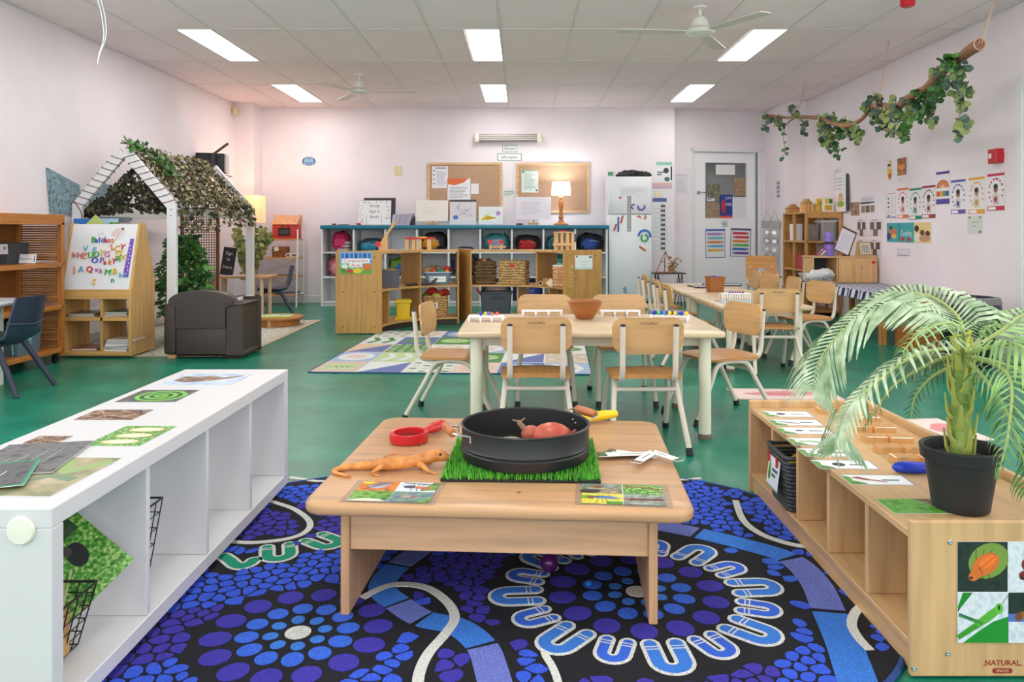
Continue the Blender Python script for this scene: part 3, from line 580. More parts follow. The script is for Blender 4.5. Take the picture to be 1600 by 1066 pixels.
onW([c1(-230, 700), c1(310, 670), c1(460, 507), c1(40, 530)], [(PH((70, 70, 72), (110, 110, 110), (40, 40, 42), .6), full)]+[((200, 200, 200), stroke([(.1+.2*i, .1), (.3+.15*i, .5+.1*i)], .008)) for i in range(4)], 'grey bark photo overlapping others on the white shelf', dz=.004)
onW([c1(-200, 785), c1(270, 790), c1(625, 590), c1(330, 590)], [(PH((110, 116, 84), (160, 150, 110), (196, 176, 150), .35), full), ((150, 170, 110), stroke([(.3, .9), (.6, .6), (.95, .9)], .2)), ((120, 140, 110), stroke([(.1, .2), (.5, .5), (.9, .4)], .12))], 'blurred green and brown leaf photo near the front corner of the white shelf')
onW([c1(-260, 790), c1(200, 738), c1(145, 620), c1(-150, 650)], [((20, 150, 110), full), (PH((40, 42, 46), (90, 92, 96), (30, 30, 34), .8), rc(.03, .04, .95, .96)), *[((230, 230, 230), stroke([(.2+.1*i, .3), (.3+.1*i, .6)], .02)) for i in range(4)]], 'dark picture card with a green border on the white shelf', dz=.008)
# inside the cubes
def wire_basket(loc, w, d, h, label, group):
    t = thing('wire_basket', label, 'basket', loc, 0, group); mb = MB(); m = M((28, 28, 30), .4)
    lp = lambda k, z: [(-w/2*k, -d/2*k, z), (w/2*k, -d/2*k, z), (w/2*k, d/2*k, z), (-w/2*k, d/2*k, z)]
    MB().tube(lp(1.05, h), .003, 6, closed=True).obj('rim', m, t)
    for i in range(5): mb.tube(lp(.8+.05*i, .004+h*i/5), .0015, 5, closed=True)
    for i in range(7):
        f = -1+2*i/6
        for sg in (-1, 1): mb.tube([(f*w*.4, sg*d*.4, .004), (f*w*.525, sg*d*.525, h)], .0015, 5).tube([(sg*w*.4, f*d*.4, .004), (sg*w*.525, f*d*.525, h)], .0015, 5)
        mb.tube([(f*w*.4, -d*.4, .004), (f*w*.4, d*.4, .004)], .0015, 5)
    mb.obj('mesh', m, t); return t
zb = WZ0+t0+.001; yc = lambda i: WY0+t0+cw*(i+.5)
wire_basket((-1.06, yc(0)-.05, zb), .22, .2, .13, 'black wire basket of wooden blocks in the nearest white cube', 'wire baskets in the white shelf'); wire_basket((-1.06, yc(1)-.06, zb), .2, .2, .2, 'taller black wire basket in the second white cube', 'wire baskets in the white shelf')
for i, (c, y, x, nm) in enumerate((((236, 196, 30), -.09, -.99, 'yellow'), ((214, 160, 96), -.03, -.985, 'natural wood'), ((214, 160, 96), .03, -1.03, 'tall natural wood'))):
    tag(Box('wooden_block', wood(c, 'z'), x-.02, x+.02, yc(0)+y-.025, yc(0)+y+.02, zb+.007, zb+.1+.01*i, b=.004), nm+' block standing in the near wire basket', 'block', 'blocks in the wire basket')
Rr, Lw, Up = Vector((-.905, 1.785, .215)), Vector((-.99, 1.655, .118)), Vector((-1.15, 1.75, .335))
ex = (Rr-Lw).normalized(); nz_ = ex.cross(Up-Rr).normalized(); ey = nz_.cross(ex)
def card(o, du, dv, dn): m = Matrix((ex, ey, nz_)).transposed().to_4x4(); m.translation = o+ex*du+ey*dv+nz_*dn; return m
cc = (Rr+Lw)/2+ey*.14
sheet('photo_card', 'large laminated photo of grass and a dark bird in the nearest white cube', 'photo', card(cc, 0, 0, 0), .185, .28, [(GRS, full), ((30, 30, 32), el(.66, .36, .12, .1, .5)), ((70, 66, 64), el(.6, .44, .06, .05)), ((190, 200, 150), stroke([(.1, .1), (.5, .3)], .02)), ((20, 60, 20), rc(0, .8, 1, 1))], (240, 240, 240), .002)
sheet('photo_card', 'dark green photo card lying over the grass photo in the white cube', 'photo', card(cc, -.03, .1, .004), .2, .19, [(PH((40, 66, 40), (58, 84, 54), None, .3), full), ((190, 90, 60), stroke([(.3, .3), (.6, .5)], .02))], (70, 90, 70), .002)
# ================================================================ low maple shelf at the right
SX0, SX1, SY0, SY1, SH, ST = .848, 1.30, 1.678, 2.889, .346, .318
rs = thing('low_shelf', 'long low maple shelf with open bays at the right of the rug', 'shelf', (SX0, SY0, 0)); sw, sl = SX1-SX0, SY1-SY0
mz, my = wood((214, 172, 122), 'z', .38), wood((214, 172, 122), 'y', .38)
Box('near_end_panel', mz, 0, sw, 0, .018, .004, SH, rs, .004); Box('far_end_panel', mz, 0, sw, sl-.018, sl, .004, SH, rs, .004)
Box('top_board', my, .006, sw-.016, .018, sl-.018, ST-.018, ST, rs); Box('bottom_board', my, .006, sw-.02, .018, sl-.018, .06, .076, rs)
Box('plinth', my, .012, .028, .018, sl-.018, .004, .06, rs); Box('back_rail', my, sw-.016, sw, .018, sl-.018, .004, SH-.004, rs)
for i in range(1, 5): y = sl*i/5; Box('divider', mz, .01, sw-.016, y-.008, y+.008, .076, ST-.018, rs)
def pf(px, py): return (px-CX)*SY0/K-SX0, H-(py-HY)*SY0/K      # point of the near end panel
for px, py in ((1484, 847), (1481, 1021), (1428, 1045)):
    x, z = pf(px, py); o = MB().lathe([(.0058, 0), (.0055, .002), (.003, .0026), (.0015, .001)], n=14).obj('bolt', CHROME, rs); o.rotation_euler.x = PI/2; o.location = (x, 0, z)
x, z = pf(1566, 1037); x2, z2 = pf(1566, 1046)
art('maker_logo', [((150, 44, 34), ('T', 'NATURAL', .0165, x, z-.004, 1.05)), ((150, 44, 34), ('T', 'NATURAL', .0165, x+.0006, z-.0036, 1.05)), ((150, 44, 34), rc(x-.043, z-.0045, x-.033, z-.003)), ((150, 44, 34), rc(x+.033, z-.0045, x+.043, z-.003)), ((150, 44, 34), rrect(x-.022, x+.022, z2-.0085, z2+.0025, .005)), ((238, 206, 160), ('T', 'SPACES', .0085, x, z2-.006))], rs, T=frame((0, -.0002, 0), 'back'))
xa, za = pf(1495, 1003); xb, zb_ = pf(1495, 846); hh = zb_-za
sheet('photo_sheet', 'sheet of four insect photos, orange beetle and grasshopper, on the maple shelf end', 'photo', frame((SX0+xa+hh/2, SY0-.001, (za+zb_)/2), 'back'), hh, hh, four(beetle(DARKG, (216, 108, 36), (70, 40, 24)), beetle(SOFT, (120, 36, 30), (30, 22, 22), 0.), hopper(), mosq(), .004), (246, 246, 246))
# cards along the front edge of the top
def onS(px, py, z=ST): return G(px, py, z)
cd = [((1225, 646), 'black beetle'), ((1238, 659), 'dark slug'), ((1252, 672), 'small fly'), ((1270, 689), 'green caterpillar'), ((1289, 706), 'spider'), ((1313, 725), 'round pill bug'), ((1363, 749), 'brown leech')]
cs = [[((40, 34, 34), el(.36, .5, .1, .16))], [((60, 50, 46), stroke([(.15, .6), (.35, .45), (.55, .3)], .1))], [((50, 50, 56), el(.38, .5, .07, .1)), ((120, 130, 140), el(.4, .56, .1, .06))], [((110, 170, 60), stroke([(.15, .45), (.35, .55), (.55, .35)], .12))], [((50, 36, 30), el(.38, .5, .09, .14)), *legs((50, 36, 30), .38, .5, 4, .2, .02)], [((50, 46, 50), el(.4, .5, .11, .2))], [((150, 70, 40), stroke([(.18, .75), (.35, .5), (.5, .4), (.62, .25)], .16, .05))]]
for ((px, py), nm), s in zip(cd, cs):
    p = onS(px, py+2); sh = [(LEAFY, [(0, 0), (.3, 0), (.22, .25), (.1, .4), (.12, .7), (0, 1)]), *s, *lines((90, 96, 104), .58, .92, .35, .6, 1, .06, len(nm)), ((130, 134, 140), rc(0, 0, 1, .02)), ((130, 134, 140), rc(0, .98, 1, 1)), ((130, 134, 140), rc(.985, 0, 1, 1))]
    sheet('name_card', 'white picture card showing a %s along the maple shelf' % nm, 'card', frame((p.x+.012, p.y, ST+.0006), 'up', -.04), .165, .08, sh, (248, 248, 248), .0012, 'insect cards on the maple shelf')
p = onS(1425, 792); sheet('photo_print', 'green leaf photo in front of the plant pot on the maple shelf', 'photo', frame((p.x+.01, p.y, ST+.0006), 'up'), .15, .095, [(PH((60, 150, 30), (110, 190, 60), (40, 120, 30), .6), full), (BARK, [(.6, 1), (1, 1), (1, .1), (.8, .2), (.75, .6)])], (230, 235, 230), .0012)
# amber specimen blocks at the back
am = M((240, 206, 150), .12, 'clear', s=1.2); gold = M((214, 158, 66), .2)
rows = [(1330, 652, 0), (1352, 668, 1), (1376, 684, 2), (1398, 700, 3), (1424, 716, 4), (1300, 640, 5)]
for i, (px, py, k) in enumerate(rows):
    for j in range(2):
        p = onS(px, py, ST+.012); x, y = p.x+.02+.075*j-.04, p.y-.01*j
        if x > SX1-.05: x = SX1-.055
        t = thing('resin_block', 'amber resin block with an insect inside, %s in the %s row from the plant' % ('wall-side' if j else 'table-side', ['fifth', 'fourth', 'third', 'second', 'first', 'sixth'][i]), 'specimen', (x, y, ST+.0005), R.uniform(-.12, .12), 'insect specimens in resin')
        MB().box(-.034, .034, -.024, .024, 0, .02, .002).obj('block', am, t); MB().box(-.034, .034, -.024, .024, .0, .0015).obj('base', M((232, 196, 130), .4), t)
        MB().ell((0, 0, .012), (.013, .006, .004), 10, 6).obj('insect', M((70, 40, 26), .5), t)
        for sg in (-1, 1): MB().tube([(0, sg*.004, .012), (.004*sg, sg*.012, .011), (-.004, sg*.016, .008)], .0008, 4).obj('leg', M((60, 36, 24), .5), t)
p = onS(1453, 742); t = thing('magnifying_glass', 'blue handled magnifying glass beside the plant pot', 'magnifying glass', (p.x+.03, p.y, ST), PI-.12)
bl = M((28, 60, 190), .3)
MB().tube([(.0, 0, .017), (.02, 0, .017), (.035, 0, .017), (.06, 0, .017), (.1, 0, .017), (.118, 0, .016), (.126, 0, .016)], [.007, .009, .014, .016, .016, .012, .004], 14).obj('handle', bl, t)
o = MB().lathe([(.037, 0), (.045, .002), (.046, .02), (.037, .02)], (-.045, 0, 0), 32, cap=False).obj('rim', bl, t); MB().lathe([(.001, .006), (.037, .007), (.037, .01), (.001, .014)], (-.045, 0, 0), 28, cap=False).obj('lens', M((235, 240, 240), .05, 'glass'), t)
# basket in the far bay
t = thing('plastic_basket', 'dark grey woven plastic basket with a label in the far bay of the maple shelf', 'basket', (SX0+.08, SY0+sl*.7+.02, .077)); gm_ = M((62, 64, 68), .5)
w, d, h = .17, .19, .175
mb = MB()
for i in range(13):
    z = .006+h*.86*i/12; k = .86+.14*i/12; lp = rrect(-w/2*k, w/2*k, -d/2*k, d/2*k, .02, 3); n = len(lp)
    mb.tube([(x*(1+.012*(-1)**(j+i)), y*(1+.012*(-1)**(j+i)), z) for j, (x, y) in enumerate(lp)], .0065, 5, closed=True)
mb.obj('woven_wall', gm_, t); MB().prism(rrect(-w/2*.84, w/2*.84, -d/2*.84, d/2*.84, .02, 3), 0, .006).obj('base', gm_, t)
MB().tube([(x*1.03, y*1.03, h) for x, y in rrect(-w/2, w/2, -d/2, d/2, .02, 4)], .008, 6, closed=True).obj('rim', gm_, t)
T = frame((-.098, 0, .1), 'left', 0) @ Matrix.Rotation(PI, 4, 'Y') @ Matrix.Rotation(-.12, 4, 'X')
lab = sheet('label_tag', None, None, T, .11, .1, [((120, 170, 150), rc(0, 0, 1, .06)), (LEAFY, el(.2, .5, .12, .3)), *lines((80, 90, 100), .4, .9, .35, .7, 2, .05)], (240, 244, 246), .001, parent=t)
for y in (-.04, .04): MB().cyl((-.1, y, .13), (-.1, y, .165), .004).obj('peg', M((200, 50, 40), .4), t)
for i, (c, nm) in enumerate((((236, 214, 20), 'yellow'), ((190, 40, 40), 'red'))): tag(MB().ell((SX0+.08+.02*i, SY0+sl*.7+.03-.07*i, .077+.13), (.05, .035, .03), lump=.2, seed=i).obj('toy', M(c, .35)), nm+' toy lying in the grey woven plastic basket', 'toy', 'toys in the grey basket')
# ================================================================ potted palm
p = onS(1512, 806); PX, PY = p.x+.012, p.y+.05
pot = thing('potted_palm', 'artificial palm with pale green fronds in a black pot on the maple shelf', 'plant', (PX, PY, ST))
MB().lathe([(.055, 0), (.062, .003), (.079, .118), (.087, .12), (.09, .146), (.086, .15), (.08, .146), (.076, .12), (.0, .118)], n=36, cap=False).obj('pot', M((38, 38, 40), .55, 'paint'), pot)
MB().lathe([(.076, .118), (.05, .128), (.0, .13)], n=24, cap=False).obj('soil', M((60, 48, 40), .9, 'fabric'), pot)
mb = MB(); tk = smoothline([(0, 0, .12), (.004, 0, .2), (0, .0, .28), (.006, 0, .37)], 5)
mb.tube(tk, [.025-.007*i/(len(tk)-1) for i in range(len(tk))], 14); mb.obj('trunk', M((128, 160, 62), .5, 'leaf', c2=(170, 190, 96)), pot)
q = random.Random(21); yg = M((186, 188, 92), .5)
for i in range(22):
    a = i*2.4; z = .13+.011*i; r = .025-.007*(z-.12)/.25; ca, sa = math.cos(a), math.sin(a)
    MB().tube([(ca*r*.8, sa*r*.8, z-.015), (ca*(r+.006), sa*(r+.006), z), (ca*(r+.012), sa*(r+.012), z+.045)], [.011, .007, .0035], 7, flat=.6).obj('leaf_base', yg, pot)
fg = [M((140, 180, 118), .5, 'leaf', c2=(206, 220, 186), s=.8), M((120, 178, 84), .5, 'leaf', c2=(170, 208, 130), s=.4), M((66, 112, 52), .5, 'leaf', c2=(96, 140, 74), s=.4)]
def frond(pts, W, n, k, twist=0., droop=.35, nm='frond'):
    """rachis curve and broad leaflets either side"""
    c = smoothline([Vector(p) for p in pts], 8); m = len(c); mb = MB(); mb.tube(c, lambda t: .0045*(1-t)+.0012, 6, k=1)
    for i in range(n):
        t = .16+.84*(i+.5)/n; f = t*(m-1); j = min(int(f), m-2); p = c[j].lerp(c[j+1], f-j); tg = (c[j+1]-c[j]).normalized()
        sd = tg.cross(Vector((0, 0, 1)))
        if sd.length < .2: sd = tg.cross(Vector((0, 1, 0)))
        sd.normalize(); sd = Matrix.Rotation(twist, 3, tg) @ sd; up = sd.cross(tg).normalized()
        L = W*(math.sin(PI*min(1, .16+.84*t)**.9)**.6*.95+.12)*q.uniform(.9, 1.08)
        for sg in (1, -1):
            d = (sd*sg*.86+tg*.62).normalized(); bw = min(W*.1, .0125); wd_ = tg*bw*.9
            v = []
            for s_, wv in ((0, .35), (.3, .95), (.65, 1.), (.9, .6), (1., .08)):
                cpt = p+d*L*s_+up*(.14*L*math.sin(s_*PI))-Vector((0, 0, 1))*droop*L*s_*s_
                v += [cpt+wd_*wv*.5, cpt-wd_*wv*.5]
            mb.add(v, [(a, a+1, a+3, a+2) for a in (0, 2, 4, 6)], 0)
    return mb.obj(nm, [fg[k], M((176, 186, 110), .5)], pot)
def fp(px, py, y): v = P(px, py, y); return (v.x-PX, v.y-PY, v.z-ST)
C = (.004, 0, .365)
FR = [([C, fp(1490, 520, 1.85), fp(1420, 478, 1.9), fp(1340, 500, 1.92), fp(1285, 555, 1.9), fp(1268, 610, 1.88)], .17, 38, 0, .1, .5),
      ([C, fp(1480, 545, 1.74), fp(1420, 560, 1.68), fp(1350, 615, 1.64), fp(1318, 660, 1.62), fp(1312, 700, 1.62)], .125, 30, 0, .5, .3),
      ([C, fp(1500, 500, 1.9), fp(1450, 462, 2.0), fp(1385, 462, 2.08), fp(1320, 500, 2.12)], .16, 32, 0, -.2, .45),
      ([C, fp(1480, 560, 1.95), fp(1430, 560, 2.05), fp(1370, 590, 2.1), fp(1345, 625, 2.1)], .14, 28, 0, 0., .4),
      ([C, fp(1560, 540, 1.72), fp(1600, 545, 1.66), fp(1650, 600, 1.62), fp(1670, 680, 1.6)], .12, 24, 1, 0., .4),
      ([C, fp(1555, 570, 1.66), fp(1580, 600, 1.6), fp(1575, 680, 1.56), fp(1560, 740, 1.55)], .08, 20, 1, .7, .2),
      ([C, fp(1560, 520, 1.85), fp(1610, 490, 1.9), fp(1680, 510, 1.95), fp(1720, 560, 1.95)], .12, 24, 1, 0., .4),
      ([C, fp(1530, 530, 1.95), fp(1545, 510, 2.1), fp(1560, 510, 2.25), fp(1575, 540, 2.35)], .1, 20, 1, 0., .4),
      ([C, fp(1570, 570, 1.8), fp(1620, 600, 1.8), fp(1640, 680, 1.8), fp(1630, 760, 1.8)], .1, 20, 2, .3, .3),
      ([C, fp(1490, 570, 1.86), fp(1455, 590, 1.9), fp(1430, 620, 1.92), fp(1424, 650, 1.92)], .045, 14, 2, .6, .2),
      ([C, fp(1470, 560, 1.9), fp(1400, 600, 1.95), fp(1370, 640, 1.95), fp(1350, 670, 1.95)], .05, 14, 2, .3, .3),
      ([C, fp(1545, 600, 1.7), fp(1575, 650, 1.64), fp(1600, 720, 1.62), fp(1605, 770, 1.62)], .09, 18, 2, -.3, .2),
      ([C, fp(1505, 520, 1.7), fp(1480, 505, 1.62), fp(1440, 520, 1.56), fp(1410, 550, 1.54)], .07, 16, 1, .2, .3)]
for a in FR: frond(*a)
for i in range(7):
    a = i*.9; MB().tube([(0, 0, .35), (math.cos(a)*.012, math.sin(a)*.012, .385), (math.cos(a)*.022, math.sin(a)*.022, .39+.006*i), (math.cos(a+1)*.02, math.sin(a+1)*.02, .395+.005*i)], [.005, .004, .0035, .002], 6).obj('young_shoot', M((206, 206, 96), .5), pot)
# painted boards on the floor beyond
for (px, py), w, d, rz, nm in (((1225, 617), .62, .3, -.05, 'pink painting on a white board flat on the floor behind the maple shelf'), ((1478, 672), .2, .42, .12, 'pale pink painting on the floor seen through the palm')):
    p = G(px, py); t = sheet('painting_board', nm, 'painting', frame((p.x, p.y, .001), 'up', rz), w, d, [((238, 214, 206), rc(.03, .05, .97, .95)), (PH((236, 120, 130), (240, 170, 170), (232, 90, 110), .1), el(.55, .55, .36, .2, .2)), (PH((236, 120, 130), (232, 150, 160), None, .1), el(.4, .45, .3, .13, -.2))], M((214, 196, 180), .6), .004, 'paintings drying on the floor')
# ================================================================ children's chairs
ply = wood((212, 166, 112), 'x', .38); plyseat = wood((200, 142, 82), 'y', .38); tube_m = M((222, 208, 190), .35); capm = M((30, 30, 32), .5)
def rounded_panel(w, h, r, r2, n=5):
    o = []
    for cx, cy, a, rr in ((w/2-r, h/2-r, 0, r), (-w/2+r, h/2-r, 1, r), (-w/2+r2, -h/2+r2, 2, r2), (w/2-r2, -h/2+r2, 3, r2)): o += [(cx+rr*math.cos(PI/2*(a+i/n)), cy+rr*math.sin(PI/2*(a+i/n))) for i in range(n+1)]
    return o
def bent_panel(outline, f, th):
    """a plywood panel: outline (u,v) filled with a grid fan and bent by f(u,v)->xyz, normal offset th"""
    bm = bmesh.new(); vs = [bm.verts.new((u, v, 0)) for u, v in outline]; bm.faces.new(vs)
    us = [p[0] for p in outline]; vv = [p[1] for p in outline]
    for ax, lo, hi, n in ((0, min(us), max(us), 8), (1, min(vv), max(vv), 6)):
        for i in range(1, n):
            co = [0, 0, 0]; no = [0, 0, 0]; co[ax] = lo+(hi-lo)*i/n; no[ax] = 1
            bmesh.ops.bisect_plane(bm, geom=bm.verts[:]+bm.edges[:]+bm.faces[:], plane_co=co, plane_no=no)
    r = bmesh.ops.extrude_face_region(bm, geom=bm.faces[:]); top = {v for v in r['geom'] if isinstance(v, bmesh.types.BMVert)}
    for v in bm.verts:
        a = v in top; v.co = f(v.co.x, v.co.y, th if a else 0.)
    bmesh.ops.recalc_face_normals(bm, faces=bm.faces[:]); bm.verts.index_update(); mb = MB(); mb.add([v.co[:] for v in bm.verts], [tuple(q.index for q in p.verts) for p in bm.faces]); bm.free(); return mb
SZ = .335
def make_chair(label):
    t = thing('school_chair', label, 'chair', group='wooden school chairs')
    bent_panel(rounded_panel(.32, .31, .06, .05), lambda u, v, d: Vector((u, v-.005+.0, SZ-.012+d-max(0, v-.08)**2*2.2-.25*u*u*(1 if v < .1 else 1))), .012).obj('seat', plyseat, t)
    bk = bent_panel(rounded_panel(.32, .165, .045, .06), lambda u, v, d: Vector((u, -.158-.1*(v)-d-.5*(.16**2-u*u)+.004, .512+v)), -.011).obj('backrest', ply, t)
    Tm = Matrix.Translation((0, -.1855, .565)) @ Matrix(((1, 0, 0), (0, -.1, -1), (0, 1, -.1))).to_4x4()
    art('maker_name', [((40, 38, 36), ('T', 'UUUNO', .017, 0, 0, 1.25))], bk, T=Matrix.Translation((0, 0, .0005)) @ Tm)
    for sg in (-1, 1):
        x = sg*.118
        MB().tube(smoothline([(x, -.196, .56), (x, -.185, .45), (x, -.178, .36), (x, -.15, .318), (x, -.09, .312), (x, .03, .312)], 5), .0125, 10).obj('back_post', tube_m, t); MB().ell((x, -.196, .562), (.0135, .0135, .008), 10, 6).obj('post_cap', capm, t)
        MB().tube(smoothline([(sg*.168, -.23, .02), (sg*.15, -.13, .2), (sg*.14, -.085, .285), (sg*.138, -.04, .307), (sg*.138, .06, .307), (sg*.14, .11, .28), (sg*.15, .15, .2), (sg*.16, .235, .02)], 5), .0125, 10).obj('leg_frame', tube_m, t)
        for y, xx in ((-.235, .169), (.24, .1605)): MB().tube([(sg*xx, y, 0), (sg*(xx-.002), y*.965, .032)], [.0165, .0155], 12).obj('foot_cap', capm, t)
    MB().cyl((-.142, -.1, .262), (.142, -.1, .262), .011).obj('crossbar', tube_m, t)
    return t
chairs = [  # x, y, facing angle (0 = faces away from the camera), label
 (.06, 3.6, 0, 'school chair with its back to the camera, left one at the front table'), (.555, 3.58, .02, 'school chair with its back to the camera, right one at the front table'),
 (-.36, 4.1, -PI/2-.12, 'school chair side-on at the left end of the front table'), (1.04, 4.08, PI/2+.35, 'school chair turned half away at the right end of the front table'),
 (.13, 4.5, PI, 'school chair facing the camera behind the wooden bowl, left one'), (.58, 4.5, PI, 'school chair facing the camera behind the front table, right one'),
 (1.71, 5.3, -.02, 'school chair with its back to the camera at the near end of the second table'),
 (1.23, 6.75, -PI/2, 'farthest of three chairs along the left of the back tables'), (1.22, 6.15, -PI/2, 'middle one of three chairs along the left of the back tables'), (1.2, 5.6, -PI/2+.05, 'nearest of three chairs along the left of the back tables'),
 (2.1, 7.45, PI/2, 'farthest school chair on the right side of the back tables'), (2.1, 6.98, PI/2+.2, 'second farthest chair on the right side of the back tables'), (2.12, 6.45, PI/2, 'third chair on the right side, behind the near-end chair'), (2.14, 5.85, PI/2+.3, 'nearest chair on the right of the second table, partly behind the palm')]
c0 = None
for x, y, a, lb in chairs:
    if c0 is None: o = c0 = make_chair(lb)
    else: o = copy_tree(c0); o['label'] = lb
    o.location = (x, y, .006 if x < .45 and y > 4.9 else 0); o.rotation_euler.z = a
# ================================================================ tables
def table(x0, x1, y0, y1, z, label, legs_, rz=0.):
    t = thing('school_table', label, 'table', ((x0+x1)/2, (y0+y1)/2, 0), rz, 'rectangular school tables'); w, d = (x1-x0)/2, (y1-y0)/2
    slab(rrect(-w, w, -d, d, .03, 4), z-.028, z, .006).obj('tabletop', wood((226, 200, 164), 'x', .32, .6), t, ang=.9)
    for sx in (-1, 1):
        for sy in (-1, 1): MB().cyl((sx*(w-.085), sy*(d-.075), .02), (sx*(w-.085), sy*(d-.075), z-.028), .029, n=20).obj('leg', M((232, 226, 200), .35), t); MB().lathe([(.031, 0), (.032, .008), (.029, .024)], (sx*(w-.085), sy*(d-.075), 0), 20).obj('foot', M((120, 96, 84), .5), t)
    MB().box(-w+.1, w-.1, -d+.09, -d+.11, z-.075, z-.028).box(-w+.1, w-.1, d-.11, d-.09, z-.075, z-.028).box(-w+.08, -w+.1, -d+.1, d-.1, z-.075, z-.028).box(w-.1, w-.08, -d+.1, d-.1, z-.075, z-.028).obj('under_frame', M((226, 220, 196), .4), t)
    return t
FZ = .51
table(-.305, .945, 3.555, 4.35, FZ, 'light school table in the middle with a wooden bowl on it', 4)
BZ = .462
table(1.36, 2.0, 5.27, 6.52, BZ, 'second school table on the right with a white peg rack on it', 4); table(1.36, 2.0, 6.56, 7.6, BZ, 'third school table farther back with the brown square basket on it', 4)
def onF(px, py): return G(px, py, FZ)
p = onF(915, 500); tag(MB().lathe([(.042, 0), (.046, .003), (.078, .055), (.098, .098), (.094, .1), (.088, .096), (.068, .045), (.035, .012), (0, .01)], (p.x, p.y+.05, FZ+.0005), 40, cap=False).obj('wooden_bowl', wood((164, 98, 50), 'x', .28, .5)), 'turned brown wooden bowl on the front table', 'bowl')
def rack(cx, cy, w, d, label, rz=0.):
    t = thing('bead_tray', label, 'tray', (cx, cy, FZ+.0005), rz, 'white plastic trays on the front table'); m = M((244, 244, 246), .3)
    MB().box(-w/2, w/2, -d/2, d/2, .022, .028, .002).obj('tray_top', m, t)
    for i in range(4):
        for sg in (-1, 1): MB().tube([((-1+2*i/3)*w*.46, sg*d*.4, .023), ((-1+2*i/3)*w*.46, sg*d*.4, 0)], [.009, .004], 8).obj('peg_foot', m, t)
    for i in range(8): MB().lathe([(.011, .028), (.012, .0295), (.009, .0295), (.0085, .028)], ((-1+2*(i+.5)/8)*w*.46, 0, 0), 14, cap=False).obj('cup', m, t)
for px, py, w, lb, rz in ((760, 499, .19, 'white tray with five coloured beads at the left of the front table', .0), (847, 490, .23, 'white tray left of the bowl at the far edge of the table', 0), (969, 490, .22, 'white tray right of the bowl at the far edge of the table', 0), (1047, 498, .2, 'white tray with blue and yellow beads at the right of the table', -.3)):
    a = onF(px, py+3); rack(a.x, a.y, w, .07, lb, rz)
bc = {'dark blue': (40, 60, 170), 'yellow': (240, 204, 40), 'light blue': (70, 130, 210), 'orange': (214, 120, 90), 'coral': (240, 100, 80), 'green': (70, 190, 110)}
a = onF(760, 502); bi = 0
for x, n, z in ((-.028, 'dark blue', 0), (-.006, 'yellow', .0), (.012, 'light blue', 0), (.03, 'orange', 0), (.055, 'coral', 0)):
    tag(MB().ell((a.x+x, a.y+(.012 if n in ('yellow', 'light blue', 'coral') else -.008), FZ+.0385), (.0095, .0095, .0095), 12, 8).obj('bead', M(bc[n], .35)), n+' bead on the left white tray', 'bead', 'beads on the trays')
a = onF(1047, 501); seq = ['dark blue', 'dark blue', 'green', 'dark blue', 'light blue', 'dark blue', 'yellow', 'dark blue', 'yellow', 'light blue', 'dark blue', 'light blue', 'yellow']
for i, n in enumerate(seq):
    x = -.085+.0135*i; tag(MB().ell((a.x+x, a.y-x*.3+(.012 if i % 2 else -.012), FZ+.040), (.011, .011, .011), 12, 8).obj('bead', M(bc[n], .35)), n+' bead on the right white tray of the front table', 'bead', 'beads on the trays')
# things on the back tables
def onB(px, py): return G(px, py, BZ)
p = onB(1117, 456); t = thing('square_basket', 'brown square basket of blue blocks on the third table', 'basket', (p.x, p.y, BZ+.0005), .06); m = M((158, 96, 40), .55)
def tub(t, w, d, h, m, k=.85, th=.006, r=.015):
    mb = MB(); n = 0; O = rrect(-w/2, w/2, -d/2, d/2, r, 3); n = len(O); V = []; F = []
    for kk, z, o in ((k, 0, 0), (1, h, 0), (1, h, th*2/w), (k, th, th*2/w)): V += [(x*(kk-o), y*(kk-o), z) for x, y in O]
    for i in range(3): F += [(i*n+j, i*n+(j+1) % n, (i+1)*n+(j+1) % n, (i+1)*n+j) for j in range(n)]
    F += [tuple(range(n-1, -1, -1)), tuple(3*n+j for j in range(n))]; return mb.add(V, F)
tub(t, .14, .14, .125, m).obj('wall', m, t); MB().tube([(x, y, .125) for x, y in rrect(-.071, .071, -.071, .071, .015, 4)], .006, 6, closed=True).obj('rim', m, t)
for i, (x, y, c) in enumerate(((-.03, -.02, (70, 60, 190)), (0, .01, (90, 70, 200)), (.02, -.03, (120, 90, 210)), (-.01, .03, (240, 210, 60)))): tag(Box('block', M(c, .4), p.x+x-.016, p.x+x+.016, p.y+y-.016, p.y+y+.016, BZ+.1, BZ+.137, b=.003), ['blue block at the left', 'violet block in the middle', 'lilac block at the right front', 'yellow block at the back'][i]+' of the brown basket', 'block', 'blocks in the brown basket')
p = onB(1150, 468); t = thing('peg_rack', 'white slotted peg rack on the second table', 'rack', (p.x, p.y+.03, BZ+.0005)); m = M((244, 244, 246), .35)
MB().box(-.11, .11, -.04, .04, .04, .046, .002).obj('rack_top', m, t)
for i in range(12): x = -.104+.0189*i; MB().box(x-.004, x+.004, -.04, -.035, 0, .042).box(x-.004, x+.004, .035, .04, 0, .042).obj('slat', m, t)
for i, c in enumerate(((110, 60, 160), (70, 90, 200), (200, 70, 70), (110, 60, 160), (200, 70, 110), (60, 60, 70))): MB().cyl((-.04+.02*i, 0, .046), (-.04+.02*i, 0, .058), .007).obj('peg', M(c, .4), t)
p = onB(1150, 473); Yg = p.y-.005
tag(Box('acrylic_sheet', M((176, 206, 214), .1), 1.42, 1.82, 5.42, 5.72, BZ+.0005, BZ+.004), 'pale blue acrylic sheet on the near end of the second table', 'sheet')
